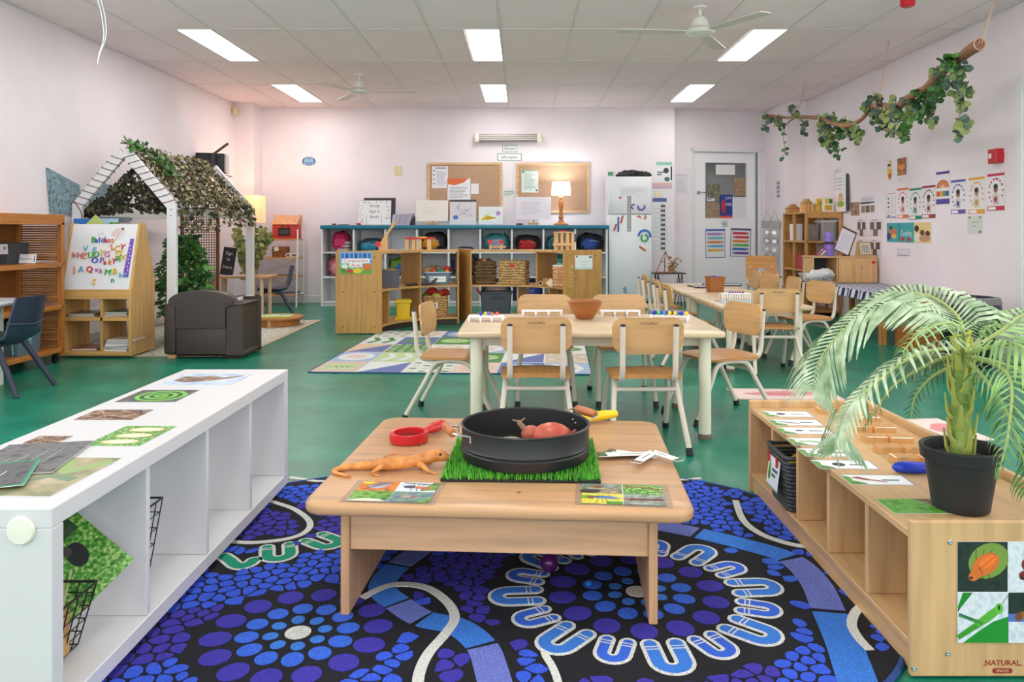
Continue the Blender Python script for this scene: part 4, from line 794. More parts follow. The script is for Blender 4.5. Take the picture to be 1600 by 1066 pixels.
for i, (px, py, w, d, rz, lb) in enumerate(((1086, 449, .16, .24, .15, 'small framed whiteboard with coloured magnets on the third table'), (1118, 446, .34, .2, -.3, 'small framed whiteboard behind the brown basket'))):
    p = onB(px, py); t = thing('whiteboard', lb, 'whiteboard', (p.x+.06, p.y, BZ+.0005), rz, 'small framed whiteboards')
    Box('board', M((240, 242, 244), .2), -w/2, w/2, -d/2, d/2, .001, .007, t); mm = M((50, 48, 50), .5)
    for a, b, c, d_ in ((-w/2-.008, w/2+.008, -d/2-.01, -d/2), (-w/2-.008, w/2+.008, d/2, d/2+.01), (-w/2-.01, -w/2, -d/2, d/2), (w/2, w/2+.01, -d/2, d/2)): MB().box(a, b, c, d_, 0, .011, .001).obj('frame_bar', mm, t)
    if i == 0:
        for k, c in enumerate(((60, 80, 190), (200, 60, 60), (60, 80, 190), (210, 70, 60))): MB().box(-.06+.034*k, -.04+.034*k, -.06, -.045, .007, .013).obj('magnet', M(c, .4), t)
# adult chair with a slot in its back
t = thing('staff_chair', 'taller orange-brown wooden chair with a slotted backrest near the door', 'chair', (2.62, 8.35, 0), PI-.15); mo = wood((204, 140, 62), 'x', .38)
o = rounded_panel(.33, .27, .05, .04); inner = [(.045*math.cos(2*PI*i/16)*1., -.02+.016*math.sin(2*PI*i/16)) for i in range(16)]
mb = MB(); hw, hh2 = .05, .018; zc = .57
def yb(u, v): return -.17-.12*v-.35*(.165**2-u*u)
for u0_, u1_, v0, v1 in ((-.165, .165, .018-.02, .135), (-.165, .165, -.135, -.018-.02), (-.165, -.05, -.038, -.002), (.05, .165, -.038, -.002)):
    n = 8; V = []; F = []
    for i in range(n+1):
        u = u0_+(u1_-u0_)*i/n; e = .02*max(0, (abs(u)-.14)/.025)
        for v, d in ((v0+(e if v0 < -.1 else 0), 0), (v1-(e if v1 > .1 else 0), 0), (v1-(e if v1 > .1 else 0), -.014), (v0+(e if v0 < -.1 else 0), -.014)): V.append((u, yb(u, v)+d, zc+v))
    for i in range(n): F += [(4*i+a, 4*i+(a+1) % 4, 4*i+4+(a+1) % 4, 4*i+4+a) for a in range(4)]
    F += [(0, 1, 2, 3), (4*n+3, 4*n+2, 4*n+1, 4*n)]; mb.add(V, F)
mb.obj('backrest', mo, t)
MB().box(-.17, .17, -.17, .17, .385, .4, .006).obj('seat', mo, t)
for sg in (-1, 1):
    MB().box(sg*.12-.012, sg*.12+.012, -.2, -.175, .38, .6, .003).obj('back_post', M((200, 196, 190), .4), t)
    for y in (-.16, .16): MB().tube([(sg*.14, y*.9, .39), (sg*.175, y*1.15, 0)], .013, 10).obj('leg', M((200, 196, 190), .4), t)
# ================================================================ white cubbies along the back wall
CY0, CY1 = 9.97, 10.42; cx0, cx1 = -2.61, 1.09; cu = thing('cubby_unit', 'long white bag cubbies with a teal top against the back wall', 'cubbies', (0, 0, 0)); wm = M((236, 236, 238), .45)
zr = [.06, .385, .705, 1.005]
Box('top_board', M((28, 120, 146), .4), cx0-.02, cx1+.03, CY0-.02, CY1, 1.005, 1.055, cu, .01); Box('back_panel', M((240, 238, 240), .6), cx0, cx1, CY1-.012, CY1, .06, 1.005, cu)
colx = [cx0+(cx1-cx0)*i/9 for i in range(10)]
for x in colx: Box('upright', wm, x-.012, x+.012, CY0, CY1-.012, .0, 1.005, cu)
for j, z in enumerate(zr[:3]):
    for i in range(9): Box('shelf', wm, colx[i]+.012, colx[i+1]-.012, CY0+.004, CY1-.012, z-.018, z, cu)
for i in range(9): Box('kick_board', wm, colx[i]+.012, colx[i+1]-.012, CY0+.02, CY0+.035, 0, .042, cu)
for i in range(9):
    for j in (0, 1, 2): MB().tube([((colx[i]+colx[i+1])/2+.1, CY1-.012, zr[j]+.25), ((colx[i]+colx[i+1])/2+.1, CY1-.03, zr[j]+.24), ((colx[i]+colx[i+1])/2+.1, CY1-.035, zr[j]+.255)], .004, 6).obj('coat_hook', CHROME, cu)
Box('side_edge', M((30, 90, 104), .5), cx1+.012, cx1+.026, CY0, CY1, .0, 1.005, cu)
def bag(i, j, c1, c2, h, label, w=.3, n=None):
    x = (colx[i]+colx[i+1])/2; z = zr[j]; t = thing('backpack', label, 'bag', (x, CY0+.2, z+.001), R.uniform(-.15, .15), 'school bags in the cubbies'); w *= 1.12; h = min(h*1.12, .27)
    MB().ell((0, 0, h/2), (w/2, .15, h/2), 20, 12, e=.75, lump=.22, seed=i*3+j).obj('body', M(c1, .75, 'fabric', s=.4), t)
    MB().ell((R.uniform(-.02, .02), -.11, h*.42), (w*.34, .06, h*.3), 16, 9, e=.8, lump=.3, seed=i+j*7).obj('pocket', M(c2, .75, 'fabric', s=.4), t)
    MB().tube(smoothline([(-w*.3, -.1, h*.8), (-w*.1, -.15, h*.95), (w*.2, -.13, h*.88), (w*.34, -.1, h*.5)], 4), .009, 6, flat=.5).obj('strap', M(tuple(v*.6 for v in c1), .8), t)
    MB().tube([(-w*.28+w*.56*k/8, -.15-.012*math.sin(PI*k/8), h*.55+.05*h*math.sin(PI*k/8)) for k in range(9)], .003, 5).obj('zip', M((190, 190, 190), .4), t)
bag(0, 2, (190, 30, 90), (214, 50, 110), .25, 'magenta bag in the top left cubby', .2); bag(0, 1, (214, 110, 130), (236, 150, 160), .27, 'pink bag in the leftmost cubby of the middle row', .28)
bag(1, 2, (60, 90, 110), (50, 150, 190), .16, 'grey and aqua bag behind the wooden ramp'); bag(3, 2, (40, 38, 42), (220, 150, 20), .23, 'black and yellow bag right of the red-roofed toy'); bag(3, 1, (190, 170, 150), (214, 190, 170), .13, 'beige soft bundle low in the fourth middle cubby', .2)
bag(5, 2, (60, 140, 150), (150, 150, 190), .22, 'teal and lilac bag above the wicker baskets'); bag(6, 2, (40, 26, 34), (190, 30, 40), .2, 'black bag with red panels in the top row'); bag(7, 2, (60, 120, 130), (40, 60, 80), .2, 'teal bag behind the wooden toy building')
bag(8, 2, (28, 30, 40), (40, 80, 160), .22, 'dark patterned bag in the top right cubby'); bag(7, 1, (70, 140, 140), (150, 190, 180), .24, 'sea-green bag above the striped crate'); bag(2, 1, (110, 150, 40), (50, 100, 160), .22, 'green and blue bag in the third middle cubby')
bag(4, 1, (70, 66, 96), (120, 116, 150), .24, 'greyish violet bag behind the divider of the curved shelves'); bag(5, 0, (130, 130, 140), (190, 120, 100), .22, 'grey bag behind the dark tub'); bag(6, 0, (50, 70, 160), (70, 90, 180), .22, 'royal blue bag in the bottom row'); bag(7, 0, (190, 90, 80), (200, 120, 100), .1, 'reddish bundle in the bottom row at the right')
bag(4, 2, (84, 84, 110), (110, 110, 140), .06, 'flat grey bag in the middle top cubby', .2)
for k in range(3): x = (colx[0]+colx[1])/2+.05; tag(MB().ell((x, CY0+.17, zr[2]+.03+.045*k), (.09, .12, .024), 16, 8, e=.6, lump=.15, seed=k).obj('folded_towel', M((206, 200, 196), .9, 'fabric')), 'folded pale towel, %s of three beside the magenta bag' % ['bottom', 'middle', 'top'][k], 'towel', 'folded towels')
# ================================================================ on top of the cubbies
Z1 = 1.056
def top(px): return (px-CX)*10.1/K
t = thing('sign_in_book', 'stack of papers reading Kindy Sign in Book in a clear stand', 'book', (top(585), 10.12, Z1)); T = frame((0, 0, .165), 'back', 0, -.12)
for k, (c, dx, rz) in enumerate((((60, 50, 60), .06, .0), ((220, 216, 220), .035, -.1), ((236, 232, 234), .0, .08))): o = MB().box(-.21, .21, -.16, .17, -.02-.012*k, -.014-.012*k).obj('page', M(c, .6), t); o.matrix_basis = T @ Matrix.Translation((dx, .03-.01*k, 0)) @ Matrix.Rotation(rz, 4, 'Z')
sh = [((150, 150, 154), rc(0, 0, 1, .015)), ((150, 150, 154), rc(0, .985, 1, 1)), ((30, 30, 32), ('T', 'Kindy', .17, .5, .72)), ((30, 30, 32), ('T', 'Sign in', .17, .5, .5)), ((30, 30, 32), ('T', 'Book', .17, .5, .28))]
q = random.Random(9)
for i in range(40):
    u, v = (q.choice((.08, .9))+q.uniform(-.06, .06), q.uniform(.08, .92)) if i < 28 else (q.uniform(.1, .9), .92+q.uniform(-.03, .03)); a = q.uniform(0, 3); sh.append(((90, 90, 94), stroke([(u-.03*math.cos(a), v-.03*math.sin(a)), (u+.03*math.cos(a), v+.03*math.sin(a))], .012)))
sheet('cover', None, None, T, .43, .33, sh, (238, 236, 238), .004, parent=t)
MB().box(-.1, .1, -.052, .1, 0, .006).obj('clear_stand', M((235, 240, 245), .08, 'clear', s=.4), t)
for sg in (-1, 1): MB().tube([(sg*.1, -.052, .0), (sg*.1, -.052, .13)], .002, 6).obj('stand_edge', M((60, 70, 90), .3), t)
t = thing('folder', 'slanted magazine folder with striped papers beside the sign in book', 'folder', (top(628), 10.16, Z1)); o = MB().prism([(-.14, 0), (.1, 0), (.15, .16), (-.12, .14)], -.06, .06).obj('papers', M((196, 190, 206), .6), t); o.rotation_euler.x = PI/2
for k in range(9): o = MB().prism([(-.1+.025*k, .01), (-.094+.025*k, .01), (-.06+.025*k, .14), (-.066+.025*k, .14)], .0605, .0625).obj('page_edge', M(((120, 120, 180), (200, 130, 130), (90, 90, 110))[k % 3], .6), t); o.rotation_euler.x = PI/2
o = MB().prism([(.1, 0), (.16, 0), (.16, .12)], -.06, .06).obj('holder', BLACK, t); o.rotation_euler.x = PI/2
def stand(px0, px1, py0, py1, label, shapes, paper=(236, 230, 224), y=10.14, easel=True):
    x0, x1 = (px0-CX)*y/K, (px1-CX)*y/K; za, zb2 = H-(py0-HY)*y/K, H-(py1-HY)*y/K; t = thing('picture_stand', label, 'picture stand', ((x0+x1)/2, y, Z1), group='stands on the cubbies')
    sheet('sheet', None, None, frame((0, 0, (za+zb2)/2-Z1), 'back', 0, -.1), x1-x0, za-zb2, shapes, paper, .006, parent=t)
    mo = wood((206, 160, 106), 'x')
    if easel:
        MB().box(-.07, .07, -.06, -.02, 0.012, .035, .003).obj('ledge', mo, t)
        for sg in (-1, 1): MB().tube([(sg*.05, -.03, .002), (sg*.045, .02, .2)], .008, 6).obj('easel_leg', M((216, 206, 196), .5), t)
        MB().tube([(0, .12, .002), (0, .03, .22)], .007, 6).obj('back_leg', mo, t)
    else: MB().box(-(x1-x0)/2, (x1-x0)/2, -.045, .03, 0, .01).box(-(x1-x0)/2, (x1-x0)/2, -.045, -.041, .0, .05).obj('stand', M((230, 236, 240), .1, 'clear', s=.6), t)
    return t
sk = lambda seed, n=12, c=(150, 140, 140): [(c, stroke([(random.Random(seed+i).uniform(.1, .9), random.Random(seed*3+i).uniform(.15, .85)), (random.Random(seed*5+i).uniform(.1, .9), random.Random(seed*7+i).uniform(.15, .85))], .008)) for i in range(n)]
stand(650, 700, 313, 346, 'blank cream paper on a small easel left of the pin board papers', lines((200, 190, 186), .2, .7, .3, .7, 4, .006), (238, 230, 222))
stand(703, 744, 312, 347, 'folder of scribbled drawings in a clear stand with a grey spine', [((70, 68, 76), rc(0, .9, 1, 1)), *sk(3, 14, (150, 120, 140)), ((60, 120, 190), el(.22, .2, .1, .1))], (216, 212, 218), easel=False)
stand(748, 786, 323, 349, 'child drawing with yellow scribbles in a clear stand', [*sk(8, 10, (150, 150, 160)), ((236, 206, 40), stroke([(.1, .2), (.4, .5), (.3, .2), (.7, .35)], .09)), ((190, 140, 200), el(.8, .6, .1, .14))], (226, 232, 230), easel=False)
stand(806, 861, 308, 343, 'white drawing pad on a wooden easel beside the lamp', [((226, 220, 230), rc(0, 0, 1, 1)), *lines((180, 176, 190), .15, .8, .2, .8, 7, .008)], (240, 236, 240))
for px0, px1, c, lb, h in ((521, 528, (170, 30, 40), 'small red object at the left end of the cubby top', .022), (530, 549, (60, 50, 56), 'flat dark object at the left end of the cubby top', .012), (559, 566, (190, 30, 44), 'small red object at the foot of the sign in book', .03), (806, 818, (120, 40, 50), 'small dark red cylinder at the foot of the drawing pad', .025)):
    tag(MB().ell((top((px0+px1)/2), 10.02, Z1+h/2), ((px1-px0)/2*10/K, .04, h/2), 14, 8, e=.7).obj('trinket', M(c, .5)), lb, 'trinket')
# table lamp
t = thing('table_lamp', 'table lamp with turned wooden base and a white shade on the cubbies', 'lamp', (top(877), 10.16, Z1)); wl = wood((176, 112, 54), 'z', .35)
MB().lathe([(.1, 0), (.1, .015), (.06, .03), (.035, .05), (.026, .08), (.036, .1), (.03, .12), (.02, .16), (.028, .24), (.032, .3), (.022, .34), (.03, .36), (.02, .38), (.012, .41), (.01, .46)], n=20).obj('base', wl, t)
MB().lathe([(.128, .4), (.118, .57), (.116, .57), (.126, .4)], n=32, cap=False).obj('shade', M((246, 244, 246), .7, 'shade', e=1.6), t)
MB().ell((0, 0, .48), (.03, .03, .04), 12, 8).obj('bulb', M((255, 250, 240), .4, 'emit', e=3), t)
ld = bpy.data.lights.new('lamp_glow', 'POINT'); ld.energy = 7; ld.color = (1, .97, .95); ld.shadow_soft_size = .04; lo = bpy.data.objects.new('lamp_glow', ld); COL.objects.link(lo); lo.parent = t; lo.location = (0, 0, .53)
# ================================================================ on the back wall
def board(px0, py0, px1, py1, label):
    T, w, h = onback(px0, py0, px1, py1); t = thing('pin_board', label, 'pin board', T.to_translation(), 0, 'cork pin boards')
    MB().box(-w/2+.02, w/2-.02, -.012, 0, -h/2+.02, h/2-.02).obj('cork', M((186, 152, 124), .9, 'fabric', s=.3, c2=(172, 138, 110)), t); m = wood((222, 186, 142), 'x')
    for a, b, c, d in ((-w/2, w/2, h/2-.035, h/2), (-w/2, w/2, -h/2, -h/2+.035), (-w/2, -w/2+.035, -h/2+.035, h/2-.035), (w/2-.035, w/2, -h/2+.035, h/2-.035)): MB().box(a, b, -.022, 0, c, d, .003).obj('frame_bar', m, t)
board(668, 254, 785, 342, 'cork pin board left of the lamp with several notices'); board(806, 255, 921, 333, 'cork pin board behind the table lamp')
YP = 10.43
def note(px0, py0, px1, py1, label, shapes, paper=(236, 234, 240), y=YP, cat='notice', group='notices on the back wall', name='notice'):
    T, w, h = onback(px0, py0, px1, py1, y); return sheet(name, label, cat, T, w, h, shapes, paper, group=group)
dots = [((70, 110, 150), el(.12, .2+.2*i, .05, .035)) for i in range(4)]
note(675, 260, 700, 294, 'white notice with blue icons at the top left of the left pin board', [((40, 40, 44), rc(.2, .9, .9, .94)), *dots, *lines((170, 170, 190), .25, .95, .1, .8, 9, .012)])
note(699, 279, 735, 312, 'notice with an orange header on the left pin board', [((224, 110, 60), [(0, 1), (.9, 1), (.7, .8), (.3, .68), (0, .74)]), *lines((150, 150, 160), .1, .95, .08, .6, 8, .012)]); note(736, 287, 748, 303, 'small blank card pinned on the left pin board', lines((220, 214, 220), .2, .8, .3, .7, 2))
note(815, 266, 841, 301, 'pale green letter with a leafy border on the right pin board', [((150, 190, 170), rc(0, .94, 1, 1)), ((60, 100, 90), el(.1, .92, .06, .05)), ((60, 100, 90), el(.9, .1, .06, .05)), *lines((130, 160, 150), .12, .88, .12, .88, 12, .01)], (222, 232, 226))
note(786, 295, 806, 309, 'small pale green sticker between the two pin boards', lines((120, 140, 130), .1, .9, .2, .8, 3, .04), (226, 232, 226), 10.447)
for px0, px1, py0, py1, s in ((785, 808, 227, 238, 'Parent'), (777, 815, 240, 251, 'Information')):
    note(px0, py0, px1, py1, 'white sign reading %s with a green outline' % s, [((80, 150, 130), rc(0, 0, 1, 1)), ((240, 240, 240), rc(.03, .08, .97, .92)), ((50, 90, 80), ('T', s, .62, .5, .3, .9 if s == 'Parent' else .78))], y=10.447, group='lettered signs on the back wall')
T, w, h = onback(472, 245, 493, 259, 10.446)
cl = MB(); [cl.prism(el(w*.36*math.cos(a), h*.3*math.sin(a), w*.17, h*.24), 0, .0015) for a in [2*PI*i/10 for i in range(10)]]; cl.prism(el(0, 0, w*.4, h*.36), 0, .0018)
o = cl.obj('cloud_sign', M((150, 186, 226), .5), smooth=False); o.matrix_basis = T; tag(o, 'small blue cloud-shaped sign on the back wall', 'sign'); art('print', [((70, 100, 150), ('T', 'sign', .03, 0, .02)), *[((70, 100, 150), rc(-.05, -.02-.02*i, .05, -.012-.02*i)) for i in range(2)]], o, off=.002)
t = thing('wall_switch', 'cream light switch on the back wall', 'switch', P(622, 267, YB)); MB().box(-.045, .045, -.01, 0, -.06, .06, .004).obj('plate', M((232, 214, 160), .4), t); MB().box(-.01, .01, -.016, -.01, -.02, .02, .002).obj('rocker', M((240, 226, 180), .4), t)
a, b = P(742, 211, 10.44), P(846, 222, 10.44); t = thing('bar_heater', 'infrared bar heater mounted high on the back wall', 'heater', ((a.x+b.x)/2, 10.45, (a.z+b.z)/2)); w = (b.x-a.x)/2
MB().box(-w+.05, w-.05, -.1, -.01, -.045, .05, .004).obj('reflector', M((150, 140, 136), .3, metal=1.), t)
for sg in (-1, 1): MB().box(sg*w-sg*.06, sg*w, -.12, 0, -.06, .06, .008).obj('end_cap', M((240, 232, 214), .4), t)
for z in (-.025, 0, .025): MB().cyl((-w+.06, -.11, z), (w-.06, -.11, z), .006).obj('heater_bar', M((226, 220, 214), .3), t)
# ================================================================ fridge
fx0, fx1, fy = 1.102, 1.68, 10.0; t = thing('fridge', 'tall white fridge with magnets beside the door', 'fridge', (fx0, fy, 0)); fm = M((238, 240, 244), .25); fw = fx1-fx0
Box('body', fm, .004, fw, .045, .44, .06, 1.69, t, .012); Box('upper_door', fm, 0, fw, 0, .043, 1.2, 1.69, t, .012); Box('lower_door', fm, 0, fw, 0, .043, .09, 1.192, t, .012); Box('plinth', M((40, 40, 42), .6), .02, fw-.02, .03, .4, 0, .06, t)
MB().box(.012, .03, -.03, 0, 1.24, 1.5, .006).obj('handle', fm, t); MB().box(.012, .03, -.03, 0, .8, 1.15, .006).obj('handle', fm, t)
def fpx(px, py): return (px-CX)*fy/K, H-(py-HY)*fy/K
def magnet(name, label, pts, c, th=.006):
    o = MB().prism(pts, 0, th).obj(name, M(c, .4), smooth=False); o.matrix_basis = frame((0, fy-.0008, 0), 'back'); return tag(o, label, 'magnet', 'magnets on the fridge')
def arcm(px, py, r0, r1, a0, a1): x, z = fpx(px, py); n = 16; return [(x+r1*math.cos(a0+(a1-a0)*i/n), z+r1*math.sin(a0+(a1-a0)*i/n)) for i in range(n+1)]+[(x+r0*math.cos(a1-(a1-a0)*i/n), z+r0*math.sin(a1-(a1-a0)*i/n)) for i in range(n+1)]
magnet('curved_magnet', 'small purple arc magnet', arcm(990, 323, .018, .038, 1, 4.6), (110, 80, 170)); magnet('curved_magnet', 'larger purple arc magnet', arcm(1002, 323, .03, .055, PI*.9, 2*PI+.4), (110, 80, 170))
magnet('curved_magnet', 'blue rainbow arc magnet', arcm(1007, 369, .06, .09, -.2, PI), (40, 110, 190)); magnet('curved_magnet', 'green ring magnet under the blue arc', arcm(1007, 372, .03, .055, -4.2, 1.4), (60, 170, 90)); magnet('curved_magnet', 'orange pair arc magnet, left', arcm(998, 340, .01, .028, -.6, 3), (206, 90, 60)); magnet('curved_magnet', 'orange pair arc magnet, right', arcm(1007, 339, .01, .028, -2.2, 1.4), (214, 110, 70))
def bar(px0, py0, px1, py1, w): return stroke([fpx(px0, py0), fpx(px1, py1)], w)
magnet('bar_magnet', 'tall blue bar magnet', bar(966, 339, 966, 362, .022), (40, 100, 170)); magnet('bar_magnet', 'upper red bar magnet', bar(973, 337, 970, 349, .024), (196, 80, 70)); magnet('bar_magnet', 'lower red bar magnet', bar(963, 350, 959, 361, .026), (196, 90, 70)); magnet('bar_magnet', 'slanted coral bar magnet below the rings', bar(999, 385, 1009, 392, .026), (206, 90, 80))
magnet('round_magnet', 'small red dot magnet high on the fridge', el(*fpx(969, 309), .016, .016), (200, 60, 60)); 
o = MB(); v, f = txt('W', .06); o.add([(x*.08, y*.08, z*.08) for x, y, z in v], f); o = o.obj('letter_magnet', M((50, 130, 200), .4), smooth=False); x, z = fpx(973, 450); o.matrix_basis = frame((x, fy-.006, z-.03), 'back', -1.4); tag(o, 'blue letter W magnet low on the fridge', 'magnet', 'magnets on the fridge')
x, z = fpx(983, 334); sheet('number_strip', 'long narrow grid strip on the fridge door', 'chart', frame((x, fy-.001, z), 'back'), .06, .46, [((150, 150, 156), rc(.0, i/14-.006, 1, i/14+.006)) for i in range(15)]+[((150, 150, 156), rc(.48, 0, .52, 1))]+[((90, 90, 96), el(.27+.46*j, (i+.5)/14, .14, .02)) for i in range(14) for j in (0, 1)], (224, 224, 226))
x, z = fpx(990, 299); sheet('notice', 'faint paper notice across the top of the fridge door', 'notice', frame((x, fy-.001, z), 'back'), .36, .13, lines((190, 186, 194), .05, .9, .2, .8, 3, .02), (232, 230, 236))
for i, (x, y, s, c) in enumerate(((.3, .2, .16, (52, 52, 54)), (.42, .22, .11, (34, 34, 38)), (.5, .16, .09, (60, 62, 60)), (.22, .15, .09, (70, 74, 70)))): tag(MB().ell((fx0+x, fy+y, 1.691+.045-.006*i), (s, .11, .05-.006*i), 16, 9, lump=.5, seed=i*2.).obj('cloth_bundle', M(c, .9, 'fabric')), ['wide charcoal', 'small black', 'grey right-hand', 'olive grey left-hand'][i]+' cloth bundle on top of the fridge', 'cloth', 'bundles on the fridge')
t = thing('carton', 'small printed carton at the left on top of the fridge', 'carton', (fx0+.06, fy+.1, 1.691)); MB().box(-.05, .05, -.06, .06, 0, .075, .003).obj('box', M((230, 224, 214), .6), t); MB().box(-.05, .02, -.0615, -.06, .01, .06).obj('print', M((90, 150, 120), .5), t)
note(1019, 253, 1050, 289, 'poster with a green heading and stickers above the fridge corner', [((150, 206, 180), rc(.2, .85, 1, 1)), ((60, 70, 70), el(.7, .62, .14, .12)), ((230, 190, 170), rc(0, 0, 1, .1)), ((70, 120, 120), el(.75, .25, .14, .1)), *lines((110, 120, 120), .25, .6, .4, .6, 2, .03), ((40, 40, 44), rc(.93, .2, 1, .8))], (240, 236, 238), 10.446); note(1019, 289, 1050, 294, 'lilac strip under the sticker poster', [], (214, 180, 206), 10.446)
note(1019, 296, 1043, 394, 'tall white routine chart with small pictures beside the fridge', [((90, 110, 170), rc(.02, .8, .95, .86)), ((190, 170, 120), rc(.2, .88, .5, .98))]+[((90, 96, 100), rc(.55, .04+.075*i, .85, .08+.075*i)) for i in range(10)]+[((150, 150, 156), rc(.05, .02+.075*i, .95, .024+.075*i)) for i in range(10)], (236, 234, 238), 10.446)
t = thing('wall_socket', 'cream double power point beside the fridge', 'socket', P(1029, 304, YB-.004)); MB().box(-.05, .05, -.012, .0, -.05, .05, .004).obj('plate', M((236, 226, 200), .4), t)
# small black stand with ornament
Y = 9.85; a = P(1020, 426, Y); b = P(1069, 426, Y); t = thing('side_table', 'small black side table between fridge and door', 'table', ((a.x+b.x)/2, Y, 0)); w = (b.x-a.x)/2; zt = a.z
MB().box(-w, w, -.12, .12, zt-.016, zt, .003).obj('tabletop', M((70, 52, 50), .5), t)
for sx, sy in ((-1, -1), (1, -1), (-1, 1), (1, 1)): MB().tube([(sx*w*.75, sy*.1, zt-.016), (sx*w*.95, sy*.11, 0)], .006, 6).tube([(sx*w*.75, sy*.1, zt-.016), (sx*w*.45, sy*.11, .0)], .006, 6).obj('hairpin_leg', BLACK, t)
o = thing('triangle_ornament', 'copper wire triangle standing on the small black table', 'ornament', ((a.x+b.x)/2-.04, Y, zt+.001)); cp = M((170, 110, 90), .35, metal=.6)
for p0, p1 in (((-.12, 0, .005), (0, 0, .27)), ((0, 0, .27), (.13, -.02, .005)), ((-.12, 0, .005), (.13, -.02, .005)), ((0, 0, .27), (.0, .07, .005))): MB().cyl(p0, p1, .006, n=8).obj('rod', cp, o)
o = thing('flower_pot', 'little pot of pink and green flowers on the black table', 'plant', ((a.x+b.x)/2+.03, Y-.02, zt+.001)); MB().lathe([(.03, 0), (.045, .07), (.042, .07), (.03, .005)], n=16, cap=False).obj('pot', M((190, 130, 90), .6), o)
q = random.Random(4)
for i in range(46):
    d = Vector((q.gauss(0, .05)+.02, q.gauss(0, .04), q.uniform(.07, .2))); MB().ell(d, (.014, .014, .01), 7, 5).obj('blossom' if i % 3 else 'leaf', M((206, 110, 120) if i % 3 == 1 else (220, 150, 150) if i % 3 else (110, 140, 60), .7), o)
for i in range(6): MB().tube([(0, 0, .06), (q.gauss(.02, .03), q.gauss(0, .03), .17)], .0025, 5).obj('stem', M((100, 120, 60), .6), o)
# ================================================================ door posters and things seen through its window
def dnote(px0, py0, px1, py1, label, shapes, paper=(236, 236, 240), d=.018, group='posters on the door', tilt=0.):
    T, w, h = ondoor(px0, py0, px1, py1, d); return sheet('poster', label, 'poster', T @ Matrix.Rotation(tilt, 4, 'Z'), w, h, shapes, paper, group=group)
def bars(cols, b): return [(b, rc(0, .93, 1, 1)), (b, rc(0, 0, .03, 1)), (b, rc(.97, 0, 1, 1)), (b, rc(0, 0, 1, .02))]+[s for i, c in enumerate(cols) for s in ((c, rc(.1, .78-.14*i, .9, .87-.14*i)), ((240, 236, 230), el(.16 if i % 2 else .84, .825-.14*i, .07, .045)), (tuple(v*.7 for v in c), el(.16 if i % 2 else .84, .825-.14*i, .05, .03)))]
dnote(1103, 358, 1134, 403, 'blue bordered poster with pastel bars on the door', bars(((170, 140, 200), (120, 190, 190), (220, 140, 90), (110, 180, 220), (232, 180, 80)), (70, 110, 180)), tilt=.01); dnote(1142, 357, 1174, 401, 'poster with rainbow bars on the door', bars(((206, 60, 70), (220, 70, 70), (230, 140, 60), (90, 180, 90), (60, 110, 190), (120, 80, 150)), (84, 80, 130)), tilt=-.03)
T, w, h = ondoor(1128, 345, 1138, 355); o = MB().lathe([(w/2, 0), (w/2, .002)], n=24).obj('door_sign', M((240, 240, 240), .4), smooth=False); o.matrix_basis = T; tag(o, 'small round toilet sign on the door', 'sign'); art('print', [((40, 40, 44), el(0, 0, w*.49, w*.49)), ((240, 240, 240), el(0, 0, w*.42, w*.42)), ((40, 40, 44), el(-.012, .0, .008, .022)), ((40, 40, 44), el(.012, -.004, .008, .018))], o, off=.0025)
for px0, py0, px1, py1, lb, s, pc in ((1120, 257, 1150, 273, 'blank white paper behind the door glass', [], (238, 236, 238)), (1107, 288, 1127, 310, 'small red and green picture behind the door glass', [(PH((150, 60, 60), (70, 110, 80), (200, 180, 160)), full)], (230, 226, 220)), (1149, 278, 1167, 306, 'dark group picture behind the door glass at right', [(PH((90, 96, 90), (190, 150, 110), (60, 80, 90)), full)], (230, 226, 220)), (1126, 304, 1146, 341, 'dark blue book cover poster behind the door glass', [((48, 62, 140), full), ((236, 236, 236), ('T', 'CAT', .15, .68, .8)), ((236, 236, 236), ('T', 'HA', .2, .72, .52)), ((200, 50, 60), el(.3, .5, .16, .3)), ((220, 80, 80), rc(0, 0, 1, .1))], (60, 70, 140)), (1105, 316, 1126, 341, 'muted group picture low behind the door glass', [(PH((130, 120, 100), (180, 150, 120), (70, 80, 84)), full)], (230, 226, 220)), (1144, 308, 1167, 341, 'white sheet low behind the door glass', [], (226, 226, 234)), (1106, 306, 1118, 314, 'small white label behind the door glass', lines((110, 110, 116), .1, .9, .2, .8, 2, .06), (236, 236, 238))):
    dnote(px0, py0, px1, py1, lb, s, pc, .034, 'papers behind the door glass')
T, w, h = ondoor(1056, 271, 1074, 303, -.003); sheet('notice', 'sheet of small print left of the door', 'notice', T, w, h, [((160, 158, 170), rc(0, .88, 1, .9)), *lines((196, 192, 202), .1, .9, .1, .8, 10, .008)], (230, 226, 234))
